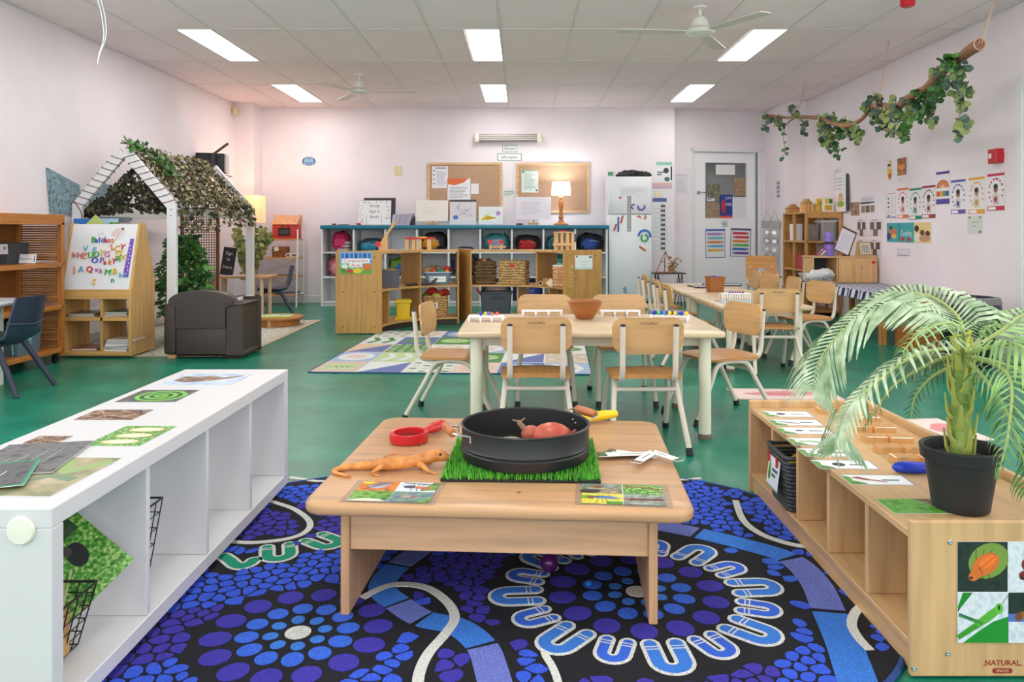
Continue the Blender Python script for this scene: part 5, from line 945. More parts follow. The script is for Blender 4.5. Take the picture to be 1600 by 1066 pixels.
# ================================================================ curved wooden shelves in the middle
cw_ = wood((196, 148, 82), 'z', .42); cwx = wood((206, 160, 98), 'x', .42)
r0c, r1c, ZTOP, ZMID = .755, 1.185, .79, .415
def arcboard(c, a0, a1, z0, z1, r0=r0c, r1=r1c, n=14): return MB().prism([(c[0]+r0*math.cos(a0+(a1-a0)*i/n), c[1]+r0*math.sin(a0+(a1-a0)*i/n)) for i in range(n+1)]+[(c[0]+r1*math.cos(a1-(a1-a0)*i/n), c[1]+r1*math.sin(a1-(a1-a0)*i/n)) for i in range(n+1)], z0, z1)
def radial(c, a, z0, z1, r0=r0c, r1=r1c, th=.018):
    mb = MB(); mb.T = Matrix.Translation((c[0], c[1], 0)) @ Matrix.Rotation(a, 4, 'Z'); return mb.box(r0, r1, -th/2, th/2, z0, z1, .003)
def curved(c, a0, a1, up, low, label):
    t = thing('curved_shelf', label, 'shelf', group='curved wooden shelves')
    e = .012*(1 if a1 > a0 else -1)
    for z0, z1, nm in ((ZTOP-.03, ZTOP-.012, 'top_board'), (ZMID-.018, ZMID, 'middle_board'), (.06, .078, 'bottom_board')): arcboard(c, a0+e, a1-e, z0, z1).obj(nm, cwx, t)
    arcboard(c, a0+e, a1-e, .008, .06, r0c+.03, r0c+.045).obj('plinth', M((70, 56, 44), .6), t)
    for a in (a0, a1): radial(c, a, .008, ZTOP, r0c-.005, r1c+.005).obj('end_panel', cw_, t)
    for a in up: radial(c, a, ZMID, ZTOP-.03, r0c+.02).obj('divider', cw_, t)
    for a in low: radial(c, a, .078, ZMID-.018, r0c+.02).obj('divider', cw_, t)
    return t
dg = math.radians; CA = (-.585, 7.28); CB = (-.283, 7.29)
cl_ = curved(CA, dg(180), dg(97), (dg(127),), (dg(160), dg(127)), 'left curved wooden shelf with the construction poster on its end'); cr_ = curved(CB, dg(110), dg(25), (dg(57),), (dg(73), dg(45)), 'right curved wooden shelf with a pale poster on its end')
def cpos(c, a, r, z): return Vector((c[0]+r*math.cos(dg(a)), c[1]+r*math.sin(dg(a)), z))
for c, a in ((CA, 180), (CB, 25)):
    for r in (.82, 1.12):
        for z in (.07, .4, .73): p = cpos(c, a, r, z); o = MB().lathe([(.008, 0), (.007, .003), (0, .003)], n=10).obj('screw', M((110, 84, 60), .5), cl_ if c is CA else cr_); o.matrix_basis = Matrix.Translation(p) @ Matrix.Rotation(dg(a), 4, 'Z') @ Matrix.Translation((0, .0085 if c is CA else -.0085, 0)) @ Matrix.Rotation(-PI/2 if c is CA else PI/2, 4, 'X')
# posters on the end panels
p = cpos(CA, 180, .995, .67); q = random.Random(2)
sh = [((110, 180, 230), full), ((90, 170, 70), rc(0, 0, 1, .4)), ((150, 200, 110), el(.5, .35, .5, .2))]+[((50, 80, 150) if i % 2 else (60, 110, 190), rc(.03+.14*i, .72, .13+.14*i, .95)) for i in range(7)]+[((214, 120, 60), el(.85, .32, .14, .16)), ((230, 200, 50), el(.55, .15, .14, .12)), ((200, 60, 50), rc(.2, .06, .4, .2)), ((60, 130, 60), rc(.05, .08, .18, .25)), ((236, 236, 236), el(.15, .35, .1, .1)), ((246, 240, 244), rc(.06, .5, .94, .72)), ((246, 240, 244), rc(.3, .31, .7, .51)), ((196, 40, 60), ('T', 'Construction', .24, .5, .54, .88)), ((196, 40, 60), ('T', 'Area', .22, .5, .34))]
for i in range(26): sh.insert(9, (q.choice(((230, 190, 50), (214, 90, 50), (60, 120, 190), (90, 170, 80))), el(q.random()*.94+.03, q.uniform(.08, .8), .04, .04)))
sheet('poster', 'colourful poster reading Construction Area on the left curved shelf', 'poster', frame((p.x, 7.28-.0105, .675), 'back'), .3, .205, sh)
T = Matrix.Translation(cpos(CB, 25, .98, .665)) @ Matrix.Rotation(dg(25), 4, 'Z') @ frame((0, -.0105, 0), 'back')
sheet('poster', 'pale poster with a leafy border on the right curved shelf', 'poster', T, .2, .14, [((190, 220, 210), rc(0, 0, 1, .14)), ((110, 150, 110), el(.88, .88, .1, .1)), ((110, 150, 110), el(.1, .92, .07, .07)), ((190, 170, 190), ('T', 'Construction', .15, .5, .5, .95)), ((170, 190, 200), ('T', 'Area', .15, .5, .3))], (226, 234, 232))
# ---- baskets and tubs
def wicker(pos, w, d, h, c, label, rz=0., rows=9, group='wicker baskets', c2=None):
    t = thing('wicker_basket', label, 'basket', pos, rz, group); mb = MB(); m = M(c, .75, 'fabric', s=.25, c2=c2 or tuple(v*.55 for v in c))
    for i in range(rows):
        lp = rrect(-w/2, w/2, -d/2, d/2, .02, 2); L2 = []
        for j in range(len(lp)):
            a = Vector(lp[j]); b = Vector(lp[(j+1) % len(lp)]); n = max(1, int((b-a).length/.022)); L2 += [a.lerp(b, k/n) for k in range(n)]
        z = h*(i+.5)/rows; mb.tube([(p.x*(1+.03*(-1)**(k+i)), p.y*(1+.03*(-1)**(k+i)), z+.003*R.uniform(-1, 1)) for k, p in enumerate(L2)], h/rows*.62, 5, closed=True)
    mb.obj('woven_wall', m, t); MB().prism(rrect(-w/2+.01, w/2-.01, -d/2+.01, d/2-.01, .02, 2), .002, .012).obj('base', m, t)
    MB().tube([(x, y, h) for x, y in rrect(-w/2, w/2, -d/2, d/2, .02, 3)], .012, 6, closed=True).obj('rim', m, t); return t
wk = (206, 166, 108)
a = cpos(CB, 98, .93, ZMID+.001); wicker(a, .21, .2, .235, (120, 92, 56), 'dark open-weave wicker basket, left one on the right curved shelf', .14, 7, c2=(46, 34, 24))
a = cpos(CB, 78, .9, ZMID+.001); t = wicker(a, .27, .21, .24, wk, 'tan wicker basket with a red tag, beside the dark one', -.2); MB().ell((.01, -.118, .2), (.03, .008, .02), 10, 6).obj('red_tag', M((206, 70, 40), .5), t)
for i, c in enumerate(((150, 70, 40), (196, 160, 110), (110, 60, 50))): p = cpos(CB, 98, .93, ZMID+.24); tag(MB().ell((p.x-.05+.05*i, p.y-.02, p.z), (.035, .035, .03), lump=.3, seed=i).obj('pine_cone', M(c, .8)), ['reddish', 'pale', 'dark'][i]+' natural piece on top of the dark wicker basket', 'natural piece', 'pieces in the dark basket')
a = cpos(CB, 48, .86, ZMID+.001); t = thing('gift_box', 'small brown box with a pale diamond tag on the right curved shelf', 'box', a, -.3); MB().box(-.075, .075, -.06, .06, 0, .075, .006).obj('box', M((176, 130, 74), .6), t); o = MB().box(-.036, .036, -.066, -.062, -.036, .036).obj('tag', M((238, 230, 200), .5), t); o.location = (.01, 0, .03); o.rotation_euler.y = PI/4; MB().tube([(-.1+.022*math.cos(w), -.05, .026+.022*math.sin(w)) for w in [2*PI*i/14 for i in range(14)]], .004, 6, closed=True).obj('ring', M((220, 214, 200), .4), t)
a = cpos(CB, 34, .88, ZMID+.001); t = wicker(a, .2, .2, .2, (222, 180, 128), 'striped wicker crate with pink ribbons on the right curved shelf', -.5, 6, c2=(180, 110, 70)); MB().box(-.11, .11, -.11, .11, .2, .222, .006).obj('cloth_top', M((240, 238, 236), .8, 'fabric'), t)
for x in (-.05, .04): MB().tube(smoothline([(x, -.118, .2), (x+.01, -.125, .1), (x-.01, -.122, 0), (x+.02, -.13, -.1)], 4), .005, 5, flat=.3).obj('ribbon', M((236, 206, 206), .7), t)
a = cpos(CB, 90, .9, .079); t = thing('plastic_tub', 'dark grey plastic tub lettered HEDDO at the bottom of the right curved shelf', 'tub', a, 0); gt = M((72, 76, 84), .4); tub(t, .33, .24, .25, gt, .85).obj('wall', gt, t); MB().tube([(x, y, .25) for x, y in rrect(-.167, .167, -.122, .122, .02, 4)], .008, 6, closed=True).obj('rim', gt, t); art('lettering', [((24, 24, 26), ('T', 'HEDDO', .042, .03, .18, 1.1))], t, T=frame((0, -.1195, 0), 'back', 0, -.0) )
tag(MB().tube([(a.x-.14, a.y-.06, .28), (a.x-.2, a.y-.1, .37)], .012, 8).obj('red_stick', M((196, 40, 44), .4)), 'red stick poking out of the dark grey tub', 'stick')
# left shelf contents
a = cpos(CA, 150, .88, ZMID+.001); t = thing('fabric_bin', 'grey fabric bin of wooden sticks on the left curved shelf', 'bin', a, .25); gb = M((104, 106, 116), .8, 'fabric'); tub(t, .2, .22, .17, gb, .93).obj('wall', gb, t); MB().tube([(x, y, .17) for x, y in rrect(-.1, .1, -.11, .11, .015, 4)], .006, 6, closed=True).obj('rim', gb, t)
for i in range(8): tag(MB().box(-.012, .012, -.1, .1, -.006, .006, .003).obj('wooden_stick', wood((222, 172, 112), 'y'), loc=(a.x-.06+.018*i, a.y+.0, a.z+.165+.006*(i % 3))), 'flat wooden stick lying in the grey fabric bin', 'stick', 'sticks in the grey bin')
a = cpos(CA, 136, .9, .079); t = thing('yellow_crate', 'yellow plastic crate at the bottom of the left curved shelf', 'crate', (a.x+.0, a.y-.02, a.z), .2); yw = M((240, 204, 30), .35); tub(t, .15, .16, .2, yw, .88).obj('wall', yw, t); MB().box(-.085, .085, -.09, -.08, .17, .2, .004).box(-.085, .085, .08, .09, .17, .2, .004).obj('lip', yw, t)
for sx in (-1, 1): MB().tube([(sx*.07, -.085, .015), (sx*.07, -.1, .015)], .015, 10).obj('wheel', yw, t)
a = cpos(CA, 110, .93, ZMID+.001); t = thing('clear_tub', 'clear tub of red and orange toys with a white label on the left curved shelf', 'tub', a, .1); cm_ = M((190, 206, 220), .1, 'clear', s=.9); tub(t, .27, .24, .13, cm_, .85).obj('wall', cm_, t); MB().tube([(x, y, .13) for x, y in rrect(-.14, .14, -.125, .125, .02, 4)], .007, 6, closed=True).obj('rim', M((170, 196, 224), .3), t)
sheet('label', None, None, frame((0, -.128, .06), 'back'), .17, .06, [((90, 150, 130), rc(.04, .15, .24, .85)), ((240, 240, 240), el(.14, .5, .06, .2)), ((70, 80, 100), ('T', 'Mobile duo', .34, .62, .38, .9))], (244, 244, 244), .002, parent=t)
q = random.Random(12)
for i in range(16): c = q.choice(((206, 40, 36), (230, 90, 40), (206, 40, 36), (240, 150, 40), (40, 150, 90))); tag(MB().ell((a.x+q.uniform(-.12, .12), a.y+q.uniform(-.1, .08), a.z+.11+q.uniform(0, .06)), (q.uniform(.02, .035), .026, .022), 10, 7, e=.7, lump=.2, seed=i).obj('toy_piece', M(c, .35)), '%s toy piece heaped on top in the clear tub' % {206: 'red', 230: 'orange', 240: 'amber', 40: 'green'}[c[0]], 'toy', 'toys in the clear tub')
for i in range(6): tag(MB().ell((a.x-.1+.04*i, a.y-.02*(i % 2), a.z+.04), (.03, .04, .025), 10, 7, e=.7).obj('toy_piece', M(((90, 140, 190), (60, 180, 140), (170, 120, 190), (210, 170, 90), (90, 190, 190), (190, 140, 160))[i], .4)), ['blue', 'green', 'violet', 'sand', 'aqua', 'pink'][i]+' toy piece low in the clear tub', 'toy', 'toys in the clear tub')
a = cpos(CA, 112, .92, .079); wicker(a, .24, .22, .21, (206, 160, 104), 'tan wicker basket heaped with red and green cloth toys', .1); p = a
for i, (x, y, z, s, c) in enumerate(((-.03, -.03, .26, .06, (206, 44, 40)), (.04, 0, .24, .05, (226, 90, 40)), (-.08, -.02, .22, .05, (150, 170, 60)), (.1, .02, .25, .05, (214, 50, 40)), (-.06, .04, .24, .045, (40, 44, 40)), (.02, -.08, .22, .04, (190, 200, 70)))): tag(MB().ell((p.x+x, p.y+y, p.z+z), (s, s*.8, s*.7), 14, 9, lump=.6, seed=i*1.7).obj('cloth_toy', M(c, .8, 'fabric')), ['scarlet', 'orange', 'olive', 'crimson', 'black', 'lime'][i]+' soft toy on top of the heaped wicker basket', 'toy', 'soft toys in the wicker basket')
tag(MB().tube(smoothline([(p.x-.05, p.y-.03, p.z+.27), (p.x-.01, p.y-.05, p.z+.34), (p.x+.03, p.y-.03, p.z+.38), (p.x+.06, p.y-.03, p.z+.4)], 4), [.014]*6+[.01]*7, 8).obj('cloth_strip', M((200, 36, 40), .7)), 'red strap sticking up out of the heaped wicker basket', 'strap')
T = frame((p.x+.01, p.y-.122, p.z+.12), 'back', .15); sheet('tag_card', 'small white tag on the heaped wicker basket', 'tag', T, .06, .06, [((60, 56, 60), rc(.3, .2, .7, .85))], (240, 240, 240))
a = cpos(CA, 130, .8, ZMID+.001); tag(MB().tube(smoothline([(a.x-.1, a.y-.03, ZMID+.012), (a.x+.02, a.y+.06, ZMID+.012), (a.x+.14, a.y+.1, ZMID+.02), (a.x+.2, a.y+.13, ZMID+.07)], 5), .013, 8).obj('toy_track', M((50, 50, 54), .5)), 'black curved toy track on the left curved shelf', 'toy')
# toys on the tops
Z2 = ZTOP-.011
a = cpos(CA, 150, .92, Z2); t = thing('wooden_ramp', 'wooden toy ramp with a red wheel on the left curved shelf', 'toy', a, .1); wr = wood((218, 172, 116), 'z'); o = MB().prism([(-.07, 0), (.02, 0), (.02, .16), (.11, .29), (.085, .3), (-.07, .06)], -.03, .03).obj('ramp', wr, t); o.rotation_euler.x = PI/2; o = MB().lathe([(.028, 0), (.028, .02)], n=20).obj('wheel', M((206, 40, 36), .4), t); o.rotation_euler.x = PI/2; o.location = (-.075, -.03, .07); MB().box(-.03, .09, -.06, .06, 0, .012, .002).obj('base', wr, t)
a = cpos(CA, 122, .93, Z2); t = thing('toy_garage', 'wooden toy garage with a flat red roof', 'toy', a, .05); MB().box(-.15, .15, -.06, .06, .115, .135, .003).obj('roof', M((206, 40, 48), .4), t); MB().box(-.02, .07, -.062, .0, .128, .142, .003).obj('roof_tile', M((236, 190, 50), .4), t)
for x in (-.13, -.06, .0, .1): MB().box(x-.025, x+.015, -.05, .05, 0, .115, .002).obj('wall', wood((222, 180, 124), 'z'), t)
MB().box(-.15, .15, -.07, .07, 0, .006).obj('floor_board', wood((214, 168, 110), 'x'), t)
a = cpos(CB, 88, .93, Z2); t = thing('toy_cart', 'small wooden cart with red wheels on the right curved shelf', 'toy', (a.x-.03, a.y, a.z), 0); MB().box(-.08, .1, -.03, .03, .02, .04, .003).obj('body', wood((218, 172, 116), 'x'), t)
for x in (-.07, .05): MB().box(x-.008, x+.012, -.035, -.02, 0, .08, .002).obj('post', wood((226, 186, 130), 'z'), t); o = MB().lathe([(.026, 0), (.026, .016)], n=18).obj('wheel', M((200, 40, 44), .4), t); o.rotation_euler.x = PI/2; o.location = (x, -.036, .085)
a = cpos(CB, 40, .93, Z2); t = thing('toy_building', 'wooden toy building with slatted front on the right curved shelf', 'toy', (a.x-.01, a.y-.06, a.z), .25); wy = wood((228, 186, 128), 'z')
for x in (-.085, -.03, .03, .085): MB().box(x-.016, x+.016, -.03, .03, 0, .18, .002).obj('slat', wy, t)
MB().box(-.105, .105, -.04, .04, .18, .192, .002).box(-.13, .06, -.05, -.032, .05, .078, .002).box(-.105, .105, -.04, .04, 0, .006).obj('crosspiece', wy, t); MB().box(-.04, .03, -.03, .03, .192, .205, .004).obj('red_roof', M((206, 50, 50), .4), t); MB().ell((.115, 0, .13), (.022, .022, .045), 10, 8).obj('blue_lever', M((40, 90, 150), .4), t)
# ================================================================ pale patterned rug
pr = thing('patterned_rug', 'pale patterned rug with pastel squares before the curved shelves', 'rug', (-1.48, 5.3, 0), math.radians(-2.6)); RWd, RDp = 1.95, 2.2
MB().box(0, RWd, 0, RDp, .0, .006, .002).obj('base', M((226, 220, 214), .95, 'fabric'), pr); MB().tube([(0, 0, .004), (RWd, 0, .004), (RWd, RDp, .004), (0, RDp, .004)], .006, 6, closed=True).obj('binding', M((50, 70, 110), .9), pr)
pc = {'n': (216, 196, 178), 'w': (236, 232, 228), 'b': (168, 188, 216), 'd': (112, 124, 176), 'g': (92, 146, 74), 'y': (196, 214, 160), 'o': (236, 200, 170), 'p': (230, 206, 196)}
grid = ['nwwpdb', 'bywgwn', 'ogwbyw', 'wdgwpn', 'wwdwgb']
fab = lambda c: M(c, .95, 'fabric')
S = RWd/6*1.0; Sy = RDp/5; k = 0
for j, row in enumerate(grid):
    for i, ch in enumerate(row):
        x0, x1, y0, y1 = i*S+.003, (i+1)*S-.003, j*Sy+.003, (j+1)*Sy-.003; xm, ym = (x0+x1)/2, (y0+y1)/2
        sq = MB().box(x0, x1, y0, y1, .004, .0068).obj('square', fab(pc[ch]), pr, smooth=False); s2 = []
        kk = (i*3+j*5) % 7; A, B = [('y', 'g'), ('w', 'b'), ('o', 'w'), ('d', 'w'), ('g', 'y'), ('b', 'p'), ('w', 'y')][kk]
        if pc[A] == pc[ch]: A = 'w' if ch != 'w' else 'g'
        if kk in (0, 4): s2 = [(fab(pc[A]), el(xm, ym, S*.4, Sy*.26)), (fab(pc[B]), stroke([(x0+.04, ym), (x1-.04, ym)], .01)), *[(fab(pc[B]), stroke([(xm+S*.12*z, ym), (xm+S*.12*z+.03, ym+sg*.05)], .008)) for z in (-1, 0, 1) for sg in (1, -1)]]
        elif kk == 1: s2 = [(fab(pc[A]), stroke([(xm+S*.2*z-.03, y0+.05), (xm+S*.2*z+.03, ym), (xm+S*.2*z-.03, y1-.05)], .05)) for z in (-1, 1)]
        elif kk == 2: s2 = [(fab(pc[A]), el(xm+S*.3*math.cos(w), ym+Sy*.3*math.sin(w), .035, .05)) for w in [2*PI*z/8 for z in range(8)]]+[(fab(pc[B]), el(xm, ym, S*.16, Sy*.14))]
        elif kk == 3: s2 = [(fab(pc[A]), [(x0+.01, y0+.01), (x1-.01, y0+.01), (x1-.01, y1-.01)])]
        elif kk == 5: s2 = [(fab(pc[A]), el(xm, ym, S*.42, Sy*.4)), (fab(pc[B]), el(xm, ym, S*.24, Sy*.22))]
        else: s2 = [(fab(pc[A] if (a_+b_) % 2 else pc[B]), el(x0+S*(a_+.5)/4, y0+Sy*(b_+.5)/4, .03, .022)) for a_ in range(4) for b_ in range(4)]
        art('motif', s2, sq, 1, 1, .0072, .0001)
# ================================================================ brown shelf with bamboo ends, far left
BX0, BX1, BY0, BY1 = -3.78, -3.43, 4.96, 5.75; bm_ = wood((190, 118, 50), 'y', .4); bmz = wood((186, 116, 50), 'z', .4)
t = thing('bamboo_shelf', 'orange-brown wheeled shelf with bamboo slat end at the left wall', 'shelf'); BT = 1.1
Box('top_board', bm_, BX0, BX1, BY0, BY1, BT-.075, BT-.06, t); Box('top_rail', bm_, BX1-.02, BX1, BY0, BY1, BT-.06, BT, t); Box('top_rail', bm_, BX0, BX1-.02, BY1-.02, BY1, BT-.06, BT, t)
for z in (.745, .43, .11): Box('shelf_board', bm_, BX0, BX1, BY0+.02, BY1-.02, z-.03, z, t)
for y in (BY0, BY1-.035):
    for x in (BX0, BX1-.035): Box('post', bmz, x, x+.035, y, y+.035, .06, BT-.06, t)
Box('back_panel', wood((150, 90, 40), 'y', .5), BX0, BX0+.008, BY0+.035, BY1-.035, .11, BT-.075, t)
for i in range(52):
    z = .12+i*.0175
    if not any(abs(z-s+.015) < .022 for s in (.745, .43)): MB().tube([(BX0+.035, BY1-.018, z), (BX1-.035, BY1-.018, z)], .0078, 6).obj('bamboo_slat', wood((170, 112, 52), 'x', .4) if i % 3 else wood((190, 134, 70), 'x', .4), t)
for y in (BY0+.05, BY1-.05):
    for x in (BX0+.05, BX1-.04): MB().cyl((x-.01, y, .03), (x+.01, y, .03), .03, n=16).obj('castor', BLACK, t); MB().box(x-.015, x+.015, y-.02, y+.02, .05, .08).obj('castor_fork', M((60, 60, 62), .4, metal=.5), t)
for px in (72, 96): p = P(px, 341, BY1); MB().ell((p.x, BY1-.022, BT-.03), (.012, .004, .012), 10, 6).obj('button', M((230, 220, 206), .4), t)
b_ = thing('fabric_bin', 'dark grey bin with a white label on the bamboo shelf', 'bin', (-3.69, 5.5, .746)); gb = M((70, 72, 78), .8, 'fabric'); tub(b_, .165, .24, .15, gb, .92).obj('wall', gb, b_)
sheet('label', None, None, frame((.02, -.125, .105), 'back', .04), .13, .07, [((60, 64, 80), ('T', 'Pens', .4, .4, .38)), ((150, 150, 190), el(.85, .6, .08, .2))], (240, 240, 240), .003, parent=b_)
sheet('name_card', 'white folded card reading Glue Sticks on the bamboo shelf', 'card', frame((-3.545, 5.5, .746+.035), 'back', 0, -.2), .12, .066, [((50, 54, 70), ('T', 'Glue Sticks', .3, .42, .4)), ((60, 70, 150), rc(.88, .2, .94, .8))], (242, 242, 242), .003)
g_ = thing('gift_tub', 'clear tub tied with a turquoise ribbon low on the bamboo shelf', 'tub', (-3.58, 5.42, .111)); cm2 = M((150, 180, 196), .1, 'clear', s=1.2); tub(g_, .22, .26, .17, cm2, .88).obj('wall', cm2, g_)
for i, c in enumerate(((90, 150, 130), (70, 110, 130), (150, 190, 140), (110, 120, 190), (90, 170, 160))): MB().ell((-.05+.03*i, -.06+.03*(i % 3), .08+.02*(i % 2)), (.05, .06, .06), 12, 8, lump=.4, seed=i).obj('contents', M(c, .5, 'photo', c2=tuple(v*.6 for v in c), c3=(200, 210, 190), s=.6), g_)
MB().ell((-.01, 0, .2), (.08, .1, .06), 14, 9, lump=.5, seed=4).obj('cellophane', M((130, 170, 140), .15, 'clear', s=1.5), g_); rb = M((96, 206, 196), .5)
MB().tube(smoothline([(.06, -.12, .01), (.06, -.13, .1), (.05, -.125, .17), (.0, -.1, .2)], 4), .008, 6, flat=.3).tube(smoothline([(.05, -.125, .17), (.1, -.13, .2), (.12, -.12, .17), (.05, -.125, .17), (-.04, -.13, .15), (-.06, -.13, .08)], 4), .008, 6, flat=.3).obj('ribbon', rb, g_)
# table with marbled cloth and the navy chair
t = thing('cloth_table', 'small table with a marbled grey plastic cloth at the left edge', 'table', (-3.43, 4.57, 0)); MB().box(-.33, .33, -.36, .36, .525, .548, .004).obj('tabletop', wood(MAPLE, 'x'), t); slab(rrect(-.335, .335, -.365, .365, .02, 3), .53, .552, .006).obj('cloth', M((176, 178, 184), .3, 'photo', c2=(214, 214, 218), c3=(120, 124, 132), s=.25), t)
for x in (-.28, .1):
    for y in (-.3, .3): MB().box(x-.025, x+.025, y-.02, y+.02, 0, .525, .003).obj('leg', M((226, 226, 214), .5), t)
def shell_chair(label, loc, rz, s=1.):
    t = thing('shell_chair', label, 'chair', loc, rz, 'navy plastic shell chairs'); m = M((50, 54, 78), .35); n = 10; V = []; F = []
    prof = [(.17, .31), (.15, .322), (.05, .312), (-.08, .305), (-.15, .325), (-.18, .37), (-.195, .43), (-.21, .5), (-.222, .56), (-.228, .585)]
    for d in (0, .012):
        for i, (y, z) in enumerate(prof):
            w = .17 if i < 5 else .165-.006*(i-5)
            for j in range(n+1): u = -1+2*j/n; cv = .03*u*u; V.append((u*w, y+(cv if i >= 5 else 0)-(d if i > 4 else 0), z+(cv if i < 5 else 0)-(d if i <= 4 else 0)))
    k = len(prof)*(n+1)
    for i in range(len(prof)-1):
        for j in range(n): a = i*(n+1)+j; F += [(a, a+1, a+n+2, a+n+1), (k+a+n+1, k+a+n+2, k+a+1, k+a)]
    for i in range(len(prof)-1): a = i*(n+1); b = a+n; F += [(a, a+n+1, k+a+n+1, k+a), (b, k+b, k+b+n+1, b+n+1)]
    for j in range(n): F += [(j, k+j, k+j+1, j+1), ((len(prof)-1)*(n+1)+j, (len(prof)-1)*(n+1)+j+1, k+(len(prof)-1)*(n+1)+j+1, k+(len(prof)-1)*(n+1)+j)]
    MB().add(V, F).obj('shell', m, t, ang=1.)
    MB().tube(smoothline([(-.16, -.182, .43), (0, -.215, .415), (.16, -.182, .43)], 5), .006, 6).obj('back_rib', m, t)
    for sx in (-1, 1):
        for y0, y1 in ((-.07, -.24), (.1, .2)): MB().tube([(sx*.12, y0, .31), (sx*.185, y1, 0.0)], [.02, .014], 10).obj('leg', M((44, 48, 70), .4), t)
    MB().box(-.12, .12, -.09, .11, .285, .305, .006).obj('under_frame', m, t); return t
shell_chair('navy plastic shell chair pulled up to the cloth table at the left edge', (-3.2, 4.68, 0), PI/2)
# ================================================================ whiteboard easel with cubbies
EX0, EX1, EY = -3.56, -3.01, 5.9; t = thing('art_easel', 'wooden easel with whiteboard above book cubbies beside the playhouse', 'easel'); em = wood((216, 168, 100), 'z', .4); emx = wood((216, 168, 100), 'x', .4)
prof = [(0, .02), (0, .5), (.15, 1.04), (.22, 1.04), (.38, .6), (.38, .02)]
for x in (EX0, EX1-.02):
    mb = MB(); n = 6; V = [(x, EY+a, z) for a, z in prof]+[(x+.02, EY+a, z) for a, z in prof]; mb.add(V, [tuple(range(n)), tuple(range(2*n-1, n-1, -1))]+[(i, n+i, n+(i+1) % n, (i+1) % n) for i in range(n)]); mb.obj('side_panel', em, t, smooth=False)
for z in (.02, .285): Box('shelf_board', emx, EX0+.02, EX1-.02, EY+.012, EY+.37, z, z+.03, t)
Box('ledge', emx, EX0+.02, EX1-.02, EY+.0, EY+.2, .455, .475, t); Box('rail', emx, EX0+.02, EX1-.02, EY+.002, EY+.02, .475, .53, t); Box('divider', em, (EX0+EX1)/2+.03, (EX0+EX1)/2+.05, EY+.012, EY+.37, .05, .455, t); Box('back_panel', emx, EX0+.02, EX1-.02, EY+.3, EY+.31, .48, .62, t)
sl_ = math.atan2(.15, .54); Tb = frame(((EX0+EX1)/2, EY+.078, .775), 'back', 0, -sl_)
o = MB().box(-.255, .255, -.27, .27, -.008, 0, .002).obj('whiteboard', M((234, 234, 238), .25), t); o.matrix_basis = Tb
art('smudges', [((222, 200, 200), el(.1, .2, .05, .03, .5)), ((226, 206, 200), stroke([(.12, .14), (.16, .2), (.15, .23)], .008)), ((206, 196, 190), stroke([(-.05, .17), (-.02, .2), (.02, .16), (-.03, .15)], .01)), ((130, 40, 60), el(.14, .23, .01, .01)), ((200, 170, 160), stroke([(.05, .08), (.12, .18)], .008))], o, off=.0006)
o2 = art('dotted_strip', [((120, 80, 180), [(.19, -.16), (.235, -.16), (.24, .15), (.21, .15)])]+[((220, 210, 236), el(.215+.008*(i % 2), -.13+.028*i, .005, .006)) for i in range(9)], o, off=.0012)
lets = [('B', -.06, .1, 'g'), ('a', -.04, .1, 'b'), ('l', -.02, .1, 'b'), ('d', 0., .1, 'b'), ('e', .02, .1, 'r'), ('s', .04, .1, 'r'), ('t', .06, .1, 'o'), ('V', -.1, .04, 'l'), ('F', -.05, .03, 'l'), ('L', .07, .05, 'o'), ('C', .1, .04, 'y'), ('Y', .13, .05, 'r'), ('b', -.17, -.0, 'o'), ('H', -.135, -.005, 'p'), ('Z', -.105, -.01, 'o'), ('U', -.065, -.005, 'g'), ('D', -.025, 0., 'g'), ('Y', .005, .01, 'y'), ('G', .04, -.0, 'p'), ('S', .1, .0, 'y'), ('T', .125, .005, 'y'), ('O', -.03, -.04, 'b'), ('P', .01, -.04, 'v'), ('a', .035, -.05, 'r'), ('k', .065, -.05, 'o'), ('Y', .09, -.045, 'r'), ('R', .115, -.03, 'g'), ('X', .145, -.02, 'y'), ('J', -.15, -.1, 'o'), ('A', -.11, -.1, 'l'), ('Q', -.055, -.1, 'r'), ('v', -.015, -.1, 'v'), ('h', .015, -.11, 'p'), ('M', .06, -.12, 'g'), ('B', .105, -.115, 'y'), ('n', .1, -.17, 'g'), ('H', .155, -.14, 'l'), ('S', -.02, -.185, 'y')]
lc = {'g': ('green', (70, 170, 70)), 'b': ('blue', (50, 90, 190)), 'r': ('red', (206, 50, 60)), 'o': ('orange', (226, 130, 50)), 'l': ('pale blue', (110, 180, 206)), 'y': ('yellow', (226, 190, 50)), 'p': ('pink', (206, 110, 150)), 'v': ('violet', (140, 110, 180))}
for ch, u, v, k in lets:
    mb = MB(); vs, fs = txt(ch, .08); s = .066 if ch.isupper() else .06; mb.add([(x*s, y*s, z*s) for x, y, z in vs], fs); o = mb.obj('letter_magnet', M(lc[k][1], .4), smooth=False)
    o.matrix_basis = Tb @ Matrix.Translation((u*1.22, v*1.18, .0055)) @ Matrix.Rotation(R.uniform(-.2, .2), 4, 'Z'); tag(o, '%s letter %s magnet on the easel whiteboard, %s' % (lc[k][0], ch, ('top line' if v > .08 else 'upper part' if v > .02 else 'middle' if v > -.07 else 'lower part')), 'magnet', 'letter magnets on the easel')
def book(name, label, loc, w, d, h, c, rz=0., pages=True, group='books in the easel cubbies'):
    t = thing(name, label, 'book', loc, rz, group); MB().box(-w/2, w/2, -d/2, d/2, 0, h*.14).box(-w/2, w/2, -d/2, d/2, h*.86, h).box(-w/2, -w/2+.004, -d/2, d/2, 0, h).obj('cover', M(c, .4), t); MB().box(-w/2+.004, w/2-.004, -d/2+.004, d/2-.004, h*.14, h*.86).obj('pages', M((236, 230, 220), .7), t); return t
z = .316
